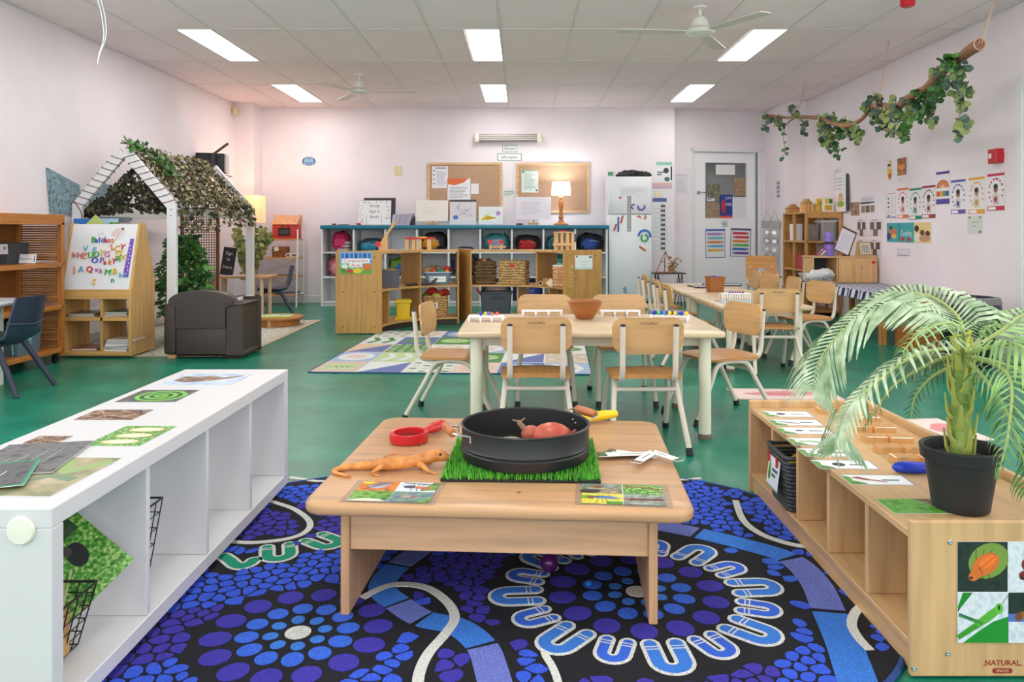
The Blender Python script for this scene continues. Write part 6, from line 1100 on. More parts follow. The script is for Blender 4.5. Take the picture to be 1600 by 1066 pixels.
for i, (c, w, h, x) in enumerate((((60, 80, 60), .2, .012, -3.42), ((110, 100, 80), .19, .012, -3.43), ((130, 60, 70), .2, .012, -3.15), ((150, 130, 90), .19, .014, -3.14), ((70, 100, 70), .2, .012, -3.15))): book('book', ['flat dark green book in the upper left easel cubby', 'olive book on the green one in the upper left easel cubby', 'wine-red book lowest in the upper right easel cubby', 'tan book in the middle of the upper right easel cubby', 'green book on top in the upper right easel cubby'][i], (x, EY+.16, z+(.0125 if i in (1, 3) else .027 if i == 4 else 0)), w, .26, h, c, R.uniform(-.1, .15))
z = .051
for i, (c, h) in enumerate((((230, 226, 214), .02), ((90, 70, 140), .018), ((214, 206, 200), .022), ((120, 100, 150), .016), ((206, 190, 170), .014))): book('book', 'picture book in the lower right easel cubby, %s of five from the bottom' % ['first', 'second', 'third', 'fourth', 'fifth'][i], (-3.14+.008*i, EY+.14, z), .21, .24, h, c, R.uniform(-.12, .12)); z += h+.0005
book('book', 'brown book in the lower left easel cubby', (-3.42, EY+.18, .051), .19, .24, .016, (150, 90, 70), .1)
sheet('paint_board', 'blue painted board standing behind the easel top', 'board', frame((-3.42, EY+.245, .93), 'back', 0, -.1), .36, .3, [((40, 110, 190), rc(0, 0, .5, 1)), ((170, 196, 220), rc(.5, 0, 1, 1)), (LEAFY, rc(.8, .4, 1, .9))], (60, 120, 190), .006)
sheet('green_card', 'light green triangular card behind the easel top', 'card', frame((-3.41, EY+.23, 1.02), 'back', PI/4), .13, .13, [], (190, 206, 120), .004)
for px, py, c in ((240, 556, (40, 80, 190)), (236, 551, (200, 180, 170))): p = G(px, py); tag(MB().box(p.x-.012, p.x+.012, p.y-.008, p.y+.008, 0, .008, .002).obj('floor_scrap', M(c, .6)), ('blue' if c[0] == 40 else 'pale')+' scrap on the floor beside the easel', 'scrap')
# ================================================================ leafy wall hangings on the left wall
def wl(px, py, X=XL+.004): Y = X*K/(px-CX); return Vector((X, Y, H-(py-HY)*Y/K))
foli = M((70, 110, 110), .7, 'photo', c2=(150, 170, 190), c3=(60, 110, 50), s=.6)
for pts, lb in ((((72, 262), (122, 289), (132, 335), (78, 334)), 'blue and green foliage print cloth on the left wall'), (((138, 318), (150, 292), (166, 288), (195, 296), (205, 345), (140, 345)), 'second foliage print cloth behind the playhouse gable')):
    v = [wl(*q) for q in pts]; n = len(v); V = v+[p+Vector((.012, 0, 0)) for p in v]; mb = MB().add(V, [tuple(range(n)), tuple(range(2*n-1, n-1, -1))]+[(i, (i+1) % n, n+(i+1) % n, n+i) for i in range(n)]); o = mb.obj('wall_hanging', foli, smooth=False); tag(o, lb, 'wall hanging', 'foliage prints')
# ================================================================ white playhouse frame
HA = math.radians(-2.2); hp = thing('playhouse', 'white wooden house frame beside the left wall, draped with netting', 'playhouse', (-2.87, 6.35, .008), HA); HW, HL, HE, HR = -.88, 1.68, 1.2, 1.65
wp = M((238, 236, 238), .45); pw = .078
def beam(p, q, w, d, nm, up=(0, 1, 0)):
    p, q = Vector(p), Vector(q); z = (q-p).normalized(); y = Vector(up); x = y.cross(z).normalized(); y = z.cross(x); L = (q-p).length
    mb = MB(); mb.T = Matrix((x, y, z)).transposed().to_4x4(); mb.T.translation = p; return mb.box(-w/2, w/2, -d/2, d/2, 0, L, .003).obj(nm, wp, hp)
for y in (.02, HL-.02):
    for x in (-pw/2, HW+pw/2):
        if y < .1 or x > -.5: beam((x, y, 0), (x, y, HE), pw, .04, 'post')
        else: beam((x, y, 0), (x, y, HE), pw, .04, 'post')
    for sg, x in ((1, -pw/2), (-1, HW+pw/2)): beam((x, y, HE-.02), (HW/2+sg*.012, y, HR-.02), .085, .036, 'rafter')
beam((HW/2, .0, HR-.05), (HW/2, HL, HR-.05), .04, .08, 'ridge_beam', (1, 0, 0))
for x in (HW+.03, -.03): beam((x, .04, HE-.07), (x, HL-.04, HE-.07), .07, .03, 'side_rail', (1, 0, 0))
beam((-.03, .04, .2), (-.03, HL-.04, .2), .22, .025, 'low_side_board', (1, 0, 0)); beam((HW+.03, .04, .2), (HW+.03, HL-.04, .2), .22, .025, 'low_side_board', (1, 0, 0))
for y0, x in ((-.002, -.04), (-.002, -.04), (HL+.002, -.04)):
    for z in (.1, .3, 1.1, 1.15): MB().ell((x, y0, z), (.006, .003, .006), 8, 5).obj('screw', M((140, 140, 150), .4, metal=.8), hp)
tw_ = M((120, 60, 50), .7)
for sg, x in ((1, -pw/2), (-1, HW+pw/2)):
    a = Vector((x, .02, HE-.02)); b = Vector((HW/2+sg*.012, .02, HR-.02)); d = (b-a).normalized(); nn = Vector((-d.z, 0, d.x))
    for k in range(9): f = .06+.105*k; p = a+(b-a)*f; s_ = .03*sg; MB().tube([p+nn*.046+d*s_+Vector((0, -.021, 0)), p-nn*.046-d*s_*.4+Vector((0, -.021, 0)), p-nn*.046+Vector((0, .021, 0)), p+nn*.046+Vector((0, .021, 0))], .0035, 5, closed=True).obj('twine', tw_, hp)
MB().tube(smoothline([(HW+.02, -.005, 1.22), (HW+.09, -.005, 1.1), (HW+.085, -.005, .85)], 4), .004, 5).obj('twine', tw_, hp)
# camouflage net over the roof: cut leaf shapes hung along it
net = thing('camouflage_net', 'brown and olive leafy camouflage net draped over the playhouse roof', 'net', (-2.87, 6.35, .008), HA); q = random.Random(31); mbs = [MB() for _ in range(4)]
def scrap(p, n_, s, k):
    n_ = n_.normalized(); x = n_.orthogonal().normalized(); x = Matrix.Rotation(q.uniform(0, 6.3), 3, n_) @ x; y = n_.cross(x); m = 7; V = []
    for i in range(m): w = 2*PI*i/m; r = s*(q.uniform(.45, 1.) if i % 2 else q.uniform(.8, 1.25)); V.append(p+x*math.cos(w)*r+y*math.sin(w)*r*.62+n_*q.uniform(-.3, .3)*s)
    mbs[k].add(V, [tuple(range(m))])
rv = Vector((0-HW/2, 0, HE-HR)); nR = Vector((-(HE-HR), 0, -HW/2)).normalized()
for i in range(2000):
    a, b = q.random(), q.random(); sag = .05*math.sin(PI*a)*math.sin(PI*b); p = Vector((HW/2, -.0+.05+b*(HL-.26), HR+.035))+rv*a*1.04-Vector((0, 0, sag))+nR*q.uniform(-.015, .03)
    scrap(p, nR+Vector((q.gauss(0, .5), q.gauss(0, .5), q.gauss(0, .5))), q.uniform(.015, .032), q.choice((0, 1, 1, 2, 2, 3)))
for i in range(620):
    b = q.random(); p = Vector((.02+q.uniform(-.02, .03), .03+b*(HL-.12), HE+.02-q.random()**1.6*(.26 if b < .5 else .2))); scrap(p, Vector((1, q.gauss(0, .7), q.gauss(0, .6))), q.uniform(.014, .03), q.choice((0, 1, 1, 1, 2, 3)))
for i in range(900):
    a, b = q.random(), q.random(); x = HW*(.04+.9*a); top_ = HR-.13-abs(x-HW*.46)/(abs(HW)/2)*(HR-HE)*.88; bot = HE-.07+.1*max(0, -(x-HW/2))*-1
    if top_ < bot+.01: continue
    z = bot+(top_-bot)*b
    if x < HW*.72 and z > HE+.04: continue
    scrap(Vector((x, .09+q.uniform(-.02, .04), z)), Vector((q.gauss(0, .5), -1, q.gauss(0, .5))), q.uniform(.018, .034), q.choice((0, 0, 0, 1, 3)))
for mb, c, nm in zip(mbs, ((48, 42, 36), (106, 100, 68), (172, 158, 122), (80, 86, 58)), ('dark_scraps', 'olive_scraps', 'tan_scraps', 'green_scraps')): o = mb.obj(nm, M(c, .9), net, smooth=False); o['kind'] = 'stuff'
cord = MB()
for i in range(8): f = .04+i*.13; p0 = Vector((HW/2, .05, HR+.03))+rv*f; cord.tube([p0+Vector((0, y, -.05*math.sin(PI*y/HL)*math.sin(PI*f))) for y in (0, .4, .8, 1.2, HL-.1)], .003, 4)
for i in range(14): y = .06+i*(HL-.12)/13; p0 = Vector((HW/2, y, HR+.03)); cord.tube([p0+rv*f-Vector((0, 0, .05*math.sin(PI*f)*math.sin(PI*y/HL))) for f in (0, .25, .5, .75, 1.03)], .003, 4)
cord.obj('mesh_cords', M((96, 88, 64), .9), net)
# leaves: shared blades
def leafblade(mb, p, d, n_, L, W, k=0, lobes=False):
    d = d.normalized(); s = d.cross(n_)
    if s.length < 1e-3: s = d.orthogonal()
    s.normalize(); n2 = s.cross(d)
    if lobes: V = [p, p+d*L*.2+s*W*.55, p+d*L*.42+s*W*.3, p+d*L*.7+s*W*.42+n2*L*.05, p+d*L-n2*L*.08, p+d*L*.7-s*W*.42+n2*L*.05, p+d*L*.42-s*W*.3, p+d*L*.2-s*W*.55]
    else: V = [p, p+d*L*.25+s*W*.42, p+d*L*.6+s*W*.48+n2*L*.06, p+d*L*.9+s*W*.24, p+d*L-n2*L*.06, p+d*L*.9-s*W*.24, p+d*L*.6-s*W*.48+n2*L*.06, p+d*L*.25-s*W*.42]
    mb.add(V, [tuple(range(8))], k)
ivm = [M((44, 92, 40), .5), M((66, 120, 50), .5), M((34, 70, 36), .5), M((90, 150, 60), .5)]
iv = thing('ivy_plant', 'bushy green ivy climbing beside the lattice in the playhouse', 'plant', (-3.0, 6.85, .008)); mb = MB(); q = random.Random(8)
MB().lathe([(.09, 0), (.12, .2), (.11, .2), (.085, .01)], n=20, cap=False).obj('pot', M((60, 56, 52), .7), iv)
for i in range(900):
    f = q.random(); z = .22+f*.72; r = (.22 if z < .6 else .22-.12*(z-.6)/.34); a = q.uniform(0, 2*PI); rr = r*math.sqrt(q.random()); p = Vector((rr*math.cos(a)*1.05-.03*f, rr*math.sin(a)*.8, z))
    leafblade(mb, p, Vector((math.cos(a)+q.gauss(0, .5), math.sin(a)-.5+q.gauss(0, .5), -.5+q.gauss(0, .4))), Vector((q.gauss(0, .4), -.6, .8)), q.uniform(.045, .07), q.uniform(.04, .055), q.choice((0, 0, 1, 1, 2, 3)), True)
o = mb.obj('leaves', ivm, iv, smooth=False); o['kind'] = 'stuff'
for i in range(9): a = i*.7; MB().tube(smoothline([(0, 0, .2), (.08*math.cos(a), .08*math.sin(a), .45), (.12*math.cos(a+.4), .1*math.sin(a), .7), (.06*math.cos(a), .06*math.sin(a), .9)], 4), .004, 5).obj('stem', M((80, 90, 50), .7), iv)
iv2 = thing('roof_ivy', 'sprays of bright ivy lying on the camouflage roof', 'vine', (-2.87, 6.35, .02), HA); mb = MB()
for sx, y, n, sp in ((.1, .12, 26, .05), (.3, .3, 40, .08), (.5, .28, 34, .08), (.02, .02, 8, .03), (.15, -.01, 10, .03)):
    for i in range(n): p = Vector((HW/2, y+q.gauss(0, sp), HR+.05))+rv*(sx+q.gauss(0, sp))+nR*q.uniform(0, .05); leafblade(mb, p, Vector((q.gauss(0, 1), q.gauss(0, 1), q.gauss(.3, .5))), nR, q.uniform(.04, .065), .045, q.choice((0, 1, 1, 3)), True)
mb.obj('leaves', ivm, iv2, smooth=False)['kind'] = 'stuff'; MB().tube(smoothline([Vector((HW/2, y, HR+.06))+rv*f for y, f in ((-.02, 0), (.1, .12), (.25, .3), (.3, .5), (.3, .62))], 4), .004, 5).obj('stem', M((80, 90, 50), .7), iv2)
# rattan lattice screen
la = thing('rattan_screen', 'woven rattan lattice screen standing inside the playhouse', 'screen', (-3.09, 7.35, .008)); mb = MB(); rm = M((150, 92, 46), .6)
for i in range(14): x = -.16+.32*i/13; mb.tube([(x, .003*(-1)**i, .3), (x, -.003*(-1)**i, 1.16)], .0038, 5)
for i in range(36): z = .31+.84*i/35; mb.tube([(-.16, .003*(-1)**i, z), (.16, -.003*(-1)**i, z)], .0038, 5)
mb.obj('lattice', rm, la)
for x in (-.17, .17): MB().box(x-.014, x+.014, -.014, .014, 0, 1.19, .004).obj('post', M((120, 66, 34), .5), la)
for z in (.28, 1.165): MB().box(-.156, .156, -.01, .01, z, z+.025, .003).obj('rail', M((120, 66, 34), .5), la)
# sign-in desk with chalkboard, eucalyptus and chair
D = thing('sign_in_desk', 'small wooden desk with the chalkboard under the playhouse roof', 'table', (-3.02, 8.3, 0)); dz = H-(432-HY)*8.1/K
slab(rrect(-.36, .32, -.2, .2, .06, 5), dz-.022, dz, .005).obj('tabletop', wood((214, 162, 108), 'x'), D)
for x in (-.26, .24):
    for y in (-.13, .13): MB().cyl((x, y, 0), (x, y, dz-.022), .02 if x > 0 else .032, n=16).obj('leg', M((222, 196, 160), .5), D)
for i, (x, rz) in enumerate(((-.2, .1), (-.05, -.2))): sheet('paper', ['white paper at the left on the sign-in desk', 'white paper at the right on the sign-in desk'][i], 'paper', frame((-3.02+x, 8.22, dz+.001+.001*i), 'up', rz), .21, .16, lines((150, 150, 156), .1, .9, .1, .9, 6, .015), (240, 238, 238))
p = P(357, 404, 8.3); t = thing('chalkboard', 'small black chalkboard reading Sign in Here on the desk', 'chalkboard', (p.x, 8.3, dz+.002), .0); Tc = frame((0, 0, .15), 'back', -.12, -.1)
o = MB().box(-.07, .07, -.15, .15, -.008, .008, .003).obj('board', M((40, 38, 40), .7), t); o.matrix_basis = Tc; art('chalk_writing', [((214, 210, 206), ('T', s, .05, 0, v)) for s, v in (('Sign', .07), ('in', .005), ('Here', -.08))], o, off=.009); MB().tube([(0, .1, .002), (0, .02, .2)], .006, 6).obj('strut', M((90, 70, 50), .6), t)
eu = thing('eucalyptus_plant', 'pale olive eucalyptus branches in a pot behind the sign-in desk', 'plant', (-3.1, 8.68, 0)); mb = MB(); q = random.Random(15); MB().lathe([(.1, 0), (.13, .25), (.12, .25), (.095, .01)], n=20, cap=False).obj('pot', M((150, 130, 110), .7), eu)
for k in range(9):
    a = q.uniform(0, 6.3); pts = smoothline([(0, 0, .2), (.04*math.cos(a), .04*math.sin(a), .5), (.12*math.cos(a)+.02, .1*math.sin(a), .75), (.2*math.cos(a)+.03, .12*math.sin(a), .9+.05*(k % 3))], 6); MB().tube(pts, .004, 5).obj('stem', M((130, 110, 70), .7), eu)
    for j, p in enumerate(pts[5:]):
        for sg in (-1, 1): leafblade(mb, p, Vector((sg*q.uniform(.3, 1), q.gauss(0, .6), q.gauss(.1, .5))), Vector((q.gauss(0, .5), -1, .3)), q.uniform(.05, .075), .05, q.choice((0, 1, 2)))
mb.obj('leaves', [M((130, 140, 70), .6), M((170, 170, 100), .6), M((96, 116, 60), .6)], eu, smooth=False)['kind'] = 'stuff'
shell_chair('navy plastic shell chair beside the sign-in desk', (-2.84, 8.72, 0), PI/2+.35)
# floor lamp with paper shade in the corner
t = thing('floor_lamp', 'floor lamp with a lit cream shade in the back left corner', 'lamp', (-3.35, 9.6, 0)); MB().lathe([(.13, 0), (.13, .02), (.02, .03)], n=24).obj('base', wood((190, 130, 80), 'x'), t); MB().cyl((0, 0, .03), (0, 0, 1.15), .014).obj('pole', wood((206, 150, 96), 'z'), t)
MB().box(-.096, .096, -.096, .096, 1.085, 1.095, 0).obj('shade_ring', wood((206, 150, 96), 'x'), t)
sm = M((255, 226, 186), .8, 'shade', e=.18); MB().box(-.1, -.097, -.1, .1, 1.08, 1.42).box(.097, .1, -.1, .1, 1.08, 1.42).box(-.097, .097, -.1, -.097, 1.08, 1.42).box(-.097, .097, .097, .1, 1.08, 1.42).obj('shade', sm, t)
MB().ell((0, 0, 1.25), (.03, .03, .045), 12, 8).obj('bulb', M((255, 214, 160), .4, 'emit', e=4), t)
ld = bpy.data.lights.new('lamp_glow', 'POINT'); ld.energy = 8; ld.color = (1, .58, .3); ld.shadow_soft_size = .05; lo = bpy.data.objects.new('lamp_glow', ld); COL.objects.link(lo); lo.parent = t; lo.location = (0, 0, 1.4)
# black speaker on the left wall
t = thing('wall_speaker', 'black speaker on a bracket high on the left wall above the playhouse', 'speaker', (-3.6, 8.9, 1.76), .2)
MB().box(-.16, .06, -.12, .12, -.115, .115, .008).obj('cabinet', M((34, 34, 38), .5), t); MB().box(.06, .15, -.11, .11, -.11, .11, .006).obj('front_baffle', M((44, 44, 48), .6), t); MB().box(.15, .17, -.105, .105, -.105, .105, .004).obj('grille', M((190, 190, 192), .4), t)
for k in range(5): MB().box(-.02+.006*k, -.018+.006*k, -.125, -.12, -.1, .1).obj('rib', M((20, 20, 22), .6), t)
mb = MB(); mb.T = Matrix.Translation((.02, 0, .115)) @ Matrix.Rotation(.9, 4, 'Y'); mb.box(-.012, .012, -.02, .02, 0, .2, .003); mb.obj('bracket_arm', M((70, 50, 44), .5), t); MB().tube([(.1, 0, -.115), (.22, 0, -.15), (.12, 0, -.16), (.1, 0, -.115)], .006, 6).obj('bracket', M((110, 84, 66), .5), t)
t = thing('wall_sensor', 'small cream sensor high in the back left corner', 'sensor', P(366, 173, 10.0)); MB().box(-.03, .03, 0, .05, -.05, .05, .008).obj('housing', M((236, 222, 170), .5), t)
# ================================================================ brown armchair, seen from behind
ax0, ax1, ay = -2.755, -2.17, 5.86; t = thing('armchair', 'small dark brown leather armchair with its back to the camera', 'armchair', ((ax0+ax1)/2, ay, 0), 0); lm = M((66, 53, 48), .42, 'leather'); W = (ax1-ax0)/2
def soft(x0, x1, y0, y1, z0, z1, nm, b=.035):
    bm = bmesh.new(); bmesh.ops.create_cube(bm, size=1.)
    for v in bm.verts: v.co = ((x0+x1)/2+v.co.x*(x1-x0), (y0+y1)/2+v.co.y*(y1-y0), (z0+z1)/2+v.co.z*(z1-z0))
    bmesh.ops.bevel(bm, geom=bm.edges[:], offset=b, segments=4, profile=.5, affect='EDGES'); bm.verts.index_update(); mb = MB().add([v.co[:] for v in bm.verts], [tuple(w.index for w in f.verts) for f in bm.faces]); bm.free(); return mb.obj(nm, lm, t, ang=1.2)
for sg in (-1, 1): soft(sg*W, sg*(W-.1), .02, .44, .03, .42, 'arm', .025)
soft(-W+.1, W-.1, .012, .42, .03, .24, 'seat_base', .012); soft(-W+.105, W-.105, .1, .43, .23, .3, 'seat_cushion', .03)
n = 18; arch = [(-W+.1, .235)]+[(-W+.1, .4), (-W+.04, .42)]+[((W-.04)*math.sin(-PI/2+PI*i/n), .425+.1*math.cos(-PI/2+PI*i/n)**.8) for i in range(1, n)]+[(W-.04, .42), (W-.1, .4), (W-.1, .235)]
mb = MB(); V = [(x, .008, z) for x, z in arch]+[(x*.985, .0, z*.99+.004) for x, z in arch]+[(x, .1, z) for x, z in arch]+[(x*.96, .13, z*.985) for x, z in arch]; m = len(arch)
V = [(x*.98, .0, .24+(z-.24)*.985) for x, z in arch]+[(x, .014, z) for x, z in arch]+[(x, .1, z) for x, z in arch]+[(x*.96, .125, .24+(z-.24)*.96) for x, z in arch]
F = [tuple(range(m-1, -1, -1)), tuple(3*m+i for i in range(m))]+[(r*m+i, r*m+(i+1) % m, (r+1)*m+(i+1) % m, (r+1)*m+i) for r in range(3) for i in range(m)]
mb.add(V, F).obj('backrest', lm, t, ang=.9)
for x in (-W+.06, W-.06):
    for y in (.06, .39): MB().box(x-.03, x+.03, y-.03, y+.03, 0, .03, .003).obj('foot', wood((196, 150, 104), 'x'), t)
MB().box(-W-.003, -W, .08, .1, .2, .26).obj('tag', WHITE, t)
# beige rug, round platform
t = thing('beige_rug', 'beige low-pile rug under the playhouse and armchair', 'rug'); MB().box(-3.72, -2.26, 6.02, 8.34, 0, .007, .002).obj('field', M((198, 192, 178), .95, 'fabric', c2=(160, 160, 150), s=.12), t); br = M((206, 186, 160), .9, 'fabric')
for a in ((-2.26, -2.2, 5.98, 8.4), (-3.76, -3.72, 5.98, 8.4), (-3.72, -2.26, 8.34, 8.4), (-3.72, -2.26, 5.98, 6.02)): MB().box(*a, 0, .0075, .002).obj('border', br, t)
t = thing('round_platform', 'low round wooden platform at the rear corner of the playhouse', 'platform', (-2.55, 7.95, .0085)); MB().lathe([(.27, .07), (.272, .074), (.272, .086), (.268, .09)], n=40).obj('disc', wood((196, 132, 66), 'x'), t); MB().lathe([(.235, 0), (.235, .07)], n=40).obj('apron', wood((186, 120, 58), 'z'), t); MB().box(-.015, .015, -.238, -.234, 0, .07).obj('joint_strip', wood((226, 190, 140), 'z'), t)
sheet('floor_poster', 'yellow-green poster with small drawings lying on the round platform', 'poster', frame((-2.57, 7.95, .1005), 'up', .1), .36, .3, [((190, 214, 60), full), ((226, 236, 200), rc(.05, .35, .95, .95)), *[((40, 60, 40), el(.1+.1*i, .5+.1*(i % 3), .03, .05)) for i in range(9)], ((130, 190, 220), rc(.6, .6, .9, .9))], (200, 220, 80))
# ================================================================ ladder shelf with toy oven
LX0, LX1, LY0, LY1 = -3.46, -2.92, 9.93, 10.22; t = thing('ladder_shelf', 'slim white metal shelf with wooden boards in the back left corner', 'shelf'); wm2 = M((236, 232, 228), .4)
for z in (.155, .4, .635, .88): Box('shelf_board', wood((206, 156, 104), 'x'), LX0, LX1, LY0+.005, LY1, z-.022, z, t)
for x in (LX0, LX1): MB().tube([(x, LY0-.035, 0), (x, LY0+.03, 1.0)], .011, 8).obj('front_leg', wm2, t); MB().tube([(x, LY1, 0), (x, LY1, .98)], .009, 8).obj('back_leg', wm2, t)
for z0, z1 in ((.4, .635), (.16, .4)): MB().tube([(LX0, LY1, z0), (LX1, LY1, z1)], .003, 5).tube([(LX0, LY1, z1), (LX1, LY1, z0)], .003, 5).obj('cross_brace', M((190, 184, 180), .4), t)
t = thing('toy_oven', 'red toy oven with a slanted wooden lid on the corner shelf', 'toy', (-3.09, 10.06, .881)); MB().box(-.16, .16, -.1, .1, 0, .19, .005).obj('body', M((206, 56, 44), .5), t); MB().box(-.085, .075, -.108, -.1, .035, .14, .004).obj('window_frame', M((40, 36, 38), .4), t); MB().box(-.06, .05, -.11, -.108, .06, .115).obj('window_glass', M((84, 76, 76), .2), t)
o = MB().prism([(-.12, .185), (.11, .185), (.11, .31), (.07, .31)], -.175, .165).obj('lid', wood((220, 160, 112), 'x'), t); o.matrix_basis = Matrix(((0, 0, 1, 0), (1, 0, 0, 0), (0, 1, 0, 0), (0, 0, 0, 1))); MB().box(-.11, -.06, -.103, -.1, .15, .165).obj('knob_plate', M((230, 90, 70), .5), t)
for x in (-.02, .05): MB().cyl((x, -.1, .16), (x, -.112, .16), .01).obj('knob', M((60, 40, 40), .4), t)
p = P(417, 368, 10.05); tag(MB().lathe([(.04, 0), (.075, .03), (.082, .075), (.077, .075), (.068, .03), (.0, .012)], (p.x, 10.05, .881), 24, cap=False).obj('wooden_bowl', wood((186, 100, 56), 'x')), 'small reddish wooden bowl on the corner shelf', 'bowl')
p = P(439, 395, 10.05); o = wicker((p.x, 10.05, .636), .17, .16, .13, (176, 104, 56), 'round brown basket with a white tag on the corner shelf', 0, 6, 'baskets on the corner shelf'); sheet('tag', None, None, frame((-.03, -.095, .11), 'back', .3), .06, .05, [], (240, 236, 230), .002, parent=o)
p = P(457, 398, 10.0); t = thing('small_box', 'small white labelled box beside the brown basket', 'box', (p.x, 10.0, .636)); MB().box(-.085, .085, -.03, .03, 0, .055, .002).obj('carton', M((226, 216, 204), .6), t); MB().box(-.07, -.03, -.0312, -.03, .01, .045).box(0, .06, -.0312, -.03, .015, .04).obj('label_print', M((120, 110, 110), .6), t)
for i, (z, c) in enumerate(((.401, (60, 44, 44)), (.156, (80, 76, 74)), (.163, (222, 220, 218)), (.17, (60, 56, 56)))): sheet('paper_pile', ['dark paper lying on the third board of the corner shelf', 'grey paper lowest on the bottom board of the corner shelf', 'white magazine on the bottom board of the corner shelf', 'dark folder topmost on the bottom board of the corner shelf'][i], 'paper', frame((-3.15+.06*i-(.1 if i == 3 else 0), 10.06, z), 'up', .1*i), .3, .22, [], c, .005, 'papers on the corner shelf')
# ================================================================ tall open shelf at the right wall
OX0, OX1, OY0, OY1, OZ = 3.24, 3.655, 8.8, 9.58, 1.2; t = thing('open_shelf', 'tall orange wood shelf open on two sides in the right corner', 'shelf'); ow = wood((206, 150, 84), 'z', .4); owx = wood((210, 154, 88), 'y', .4)
for y in (OY0, (OY0+OY1)/2, OY1-.03):
    for x in (OX0, OX1-.03): Box('post', ow, x, x+.03, y, y+.03, 0, OZ-.02, t)
for z in (.06, .3, .53, .865, OZ): Box('board', owx, OX0, OX1, OY0, OY1, z-.02, z, t)
Box('end_panel', ow, OX0+.03, OX1-.03, OY1-.02, OY1-.012, .06, OZ-.02, t)
Box('front_rail', owx, OX0+.03, OX1-.03, OY0, OY0+.02, OZ-.07, OZ-.02, t)
def rtub(label, x, y, z, w, d, h, c, kind='clear', s=.8, lid=None):
    t = thing('storage_tub', label, 'tub', (x, y, z+.001), 0, 'tubs on the open shelf'); m = M(c, .12, kind, s=s) if kind else M(c, .45); tub(t, w, d, h, m, .94).obj('wall', m, t)
    if lid: MB().box(-w/2-.004, w/2+.004, -d/2-.004, d/2+.004, h, h+.015, .004).obj('lid', M(lid, .4), t)
    return t
t = rtub('clear tub with a white lid and red stencils on the open shelf', 3.53, 8.95, .865, .19, .2, .22, (226, 226, 230), lid=(240, 240, 242)); MB().ell((0, 0, .12), (.07, .07, .07), 12, 8, lump=.5).obj('contents', M((176, 40, 50), .5), t); MB().ell((.02, -.04, .06), (.06, .05, .05), 12, 8, lump=.5, seed=3).obj('contents', M((200, 200, 206), .5), t)
t = rtub('clear tub of beige pieces, middle one on the open shelf', 3.36, 8.95, .865, .12, .18, .19, (200, 190, 180)); MB().ell((0, 0, .08), (.05, .07, .07), 12, 8, lump=.5).obj('contents', M((206, 180, 150), .6), t)
rtub('white box file at the left on the open shelf', 3.31, 9.3, .865, .1, .2, .2, (236, 236, 240), ''); rtub('red plastic basket on the middle board of the open shelf', 3.36, 9.1, .53, .2, .36, .17, (176, 50, 60), ''); rtub('grey tub right on the middle board of the open shelf', 3.44, 8.9, .53, .14, .14, .15, (130, 124, 130), '')
for i, (x, y, z, c) in enumerate(((3.32, 9.1, .36, (50, 56, 80)), (3.36, 9.02, .35, (190, 196, 206)), (3.34, 9.22, .36, (40, 44, 60)), (3.4, 9.1, .37, (90, 96, 120)))): tag(MB().ell((x, y, z), (.06, .07, .055), 12, 8, lump=.5, seed=i).obj('fabric_bundle', M(c, .8, 'fabric')), ['navy', 'white', 'black', 'slate'][i]+' fabric bundle low on the open shelf', 'bundle', 'bundles on the open shelf')
tag(MB().lathe([(.03, 0), (.04, .1), (.025, .13), (.02, .16)], (3.3, 9.45, .866), 14).obj('jar', M((150, 70, 50), .3)), 'small reddish jar at the far left of the open shelf', 'jar')
for i, (x, y, w, h, c) in enumerate(((3.36, 9.1, .1, .1, (222, 170, 100)), (3.5, 9.05, .12, .08, (226, 190, 90)), (3.3, 9.4, .14, .05, (214, 160, 100)))):
    t = thing('toy_house', ['little wooden toy house on the open shelf', 'yellow wooden toy castle on the open shelf', 'flat wooden toy roof at the left of the open shelf'][i], 'toy', (x, y, OZ+.001), .1, 'toys on the open shelf'); MB().box(-w/2, w/2, -.05, .05, 0, h, .003).obj('walls', wood(c, 'z'), t); o = MB().prism([(-w/2-.01, h), (w/2+.01, h), (0, h+.06)], -.055, .055).obj('roof', wood(tuple(v*.86 for v in c), 'x'), t); o.rotation_euler.x = PI/2
    if i == 1:
        for k in range(4): MB().lathe([(.012, h), (.013, h+.07), (.008, h+.08)], (-.045+.03*k, -.02, 0), 10).obj('turret', M((236, 196, 60), .5), t)
t = thing('card_box', 'small yellow and white picture box standing on the open shelf', 'box', (3.55, 8.95, OZ+.001)); MB().box(-.055, .055, -.03, .03, 0, .17, .002).obj('box', M((232, 228, 214), .6), t); art('print', [((226, 190, 50), rc(-.04, .1, .0, .15)), ((70, 110, 60), rc(.005, .1, .045, .15)), ((214, 170, 60), rc(-.045, .02, .04, .08))], t, T=frame((0, -.031, 0), 'back'))
# cabinet on the cloth-covered table
KX0, KZ = 3.05, .44; t = thing('craft_table', 'long table with a navy gingham cloth along the right wall', 'table'); Box('tabletop', wood(OAK, 'y'), KX0, 3.65, 6.55, 8.5, KZ-.03, KZ, t); 
slab([(KX0-.02, 6.5), (3.655, 6.5), (3.655, 8.2), (KX0-.02, 8.2)], KZ-.004, KZ+.004, .001).obj('cloth', M((44, 46, 92), .8, 'check', c2=(226, 224, 232), s=22.), t)
mb = MB(); n = 40
for i in range(n): y0 = 6.5+1.7*i/n; y1 = 6.5+1.7*(i+1)/n; f = lambda y: KX0-.02-.012*math.sin(y*26)-.006; mb.add([(f(y0)+.006, y0, KZ+.002), (f(y1)+.006, y1, KZ+.002), (f(y1)-.01, y1, KZ-.07), (f(y0)-.01, y0, KZ-.07)], [(0, 1, 2, 3)])
mb.obj('cloth_drop', M((44, 46, 92), .8, 'check', c2=(226, 224, 232), s=22.), t)
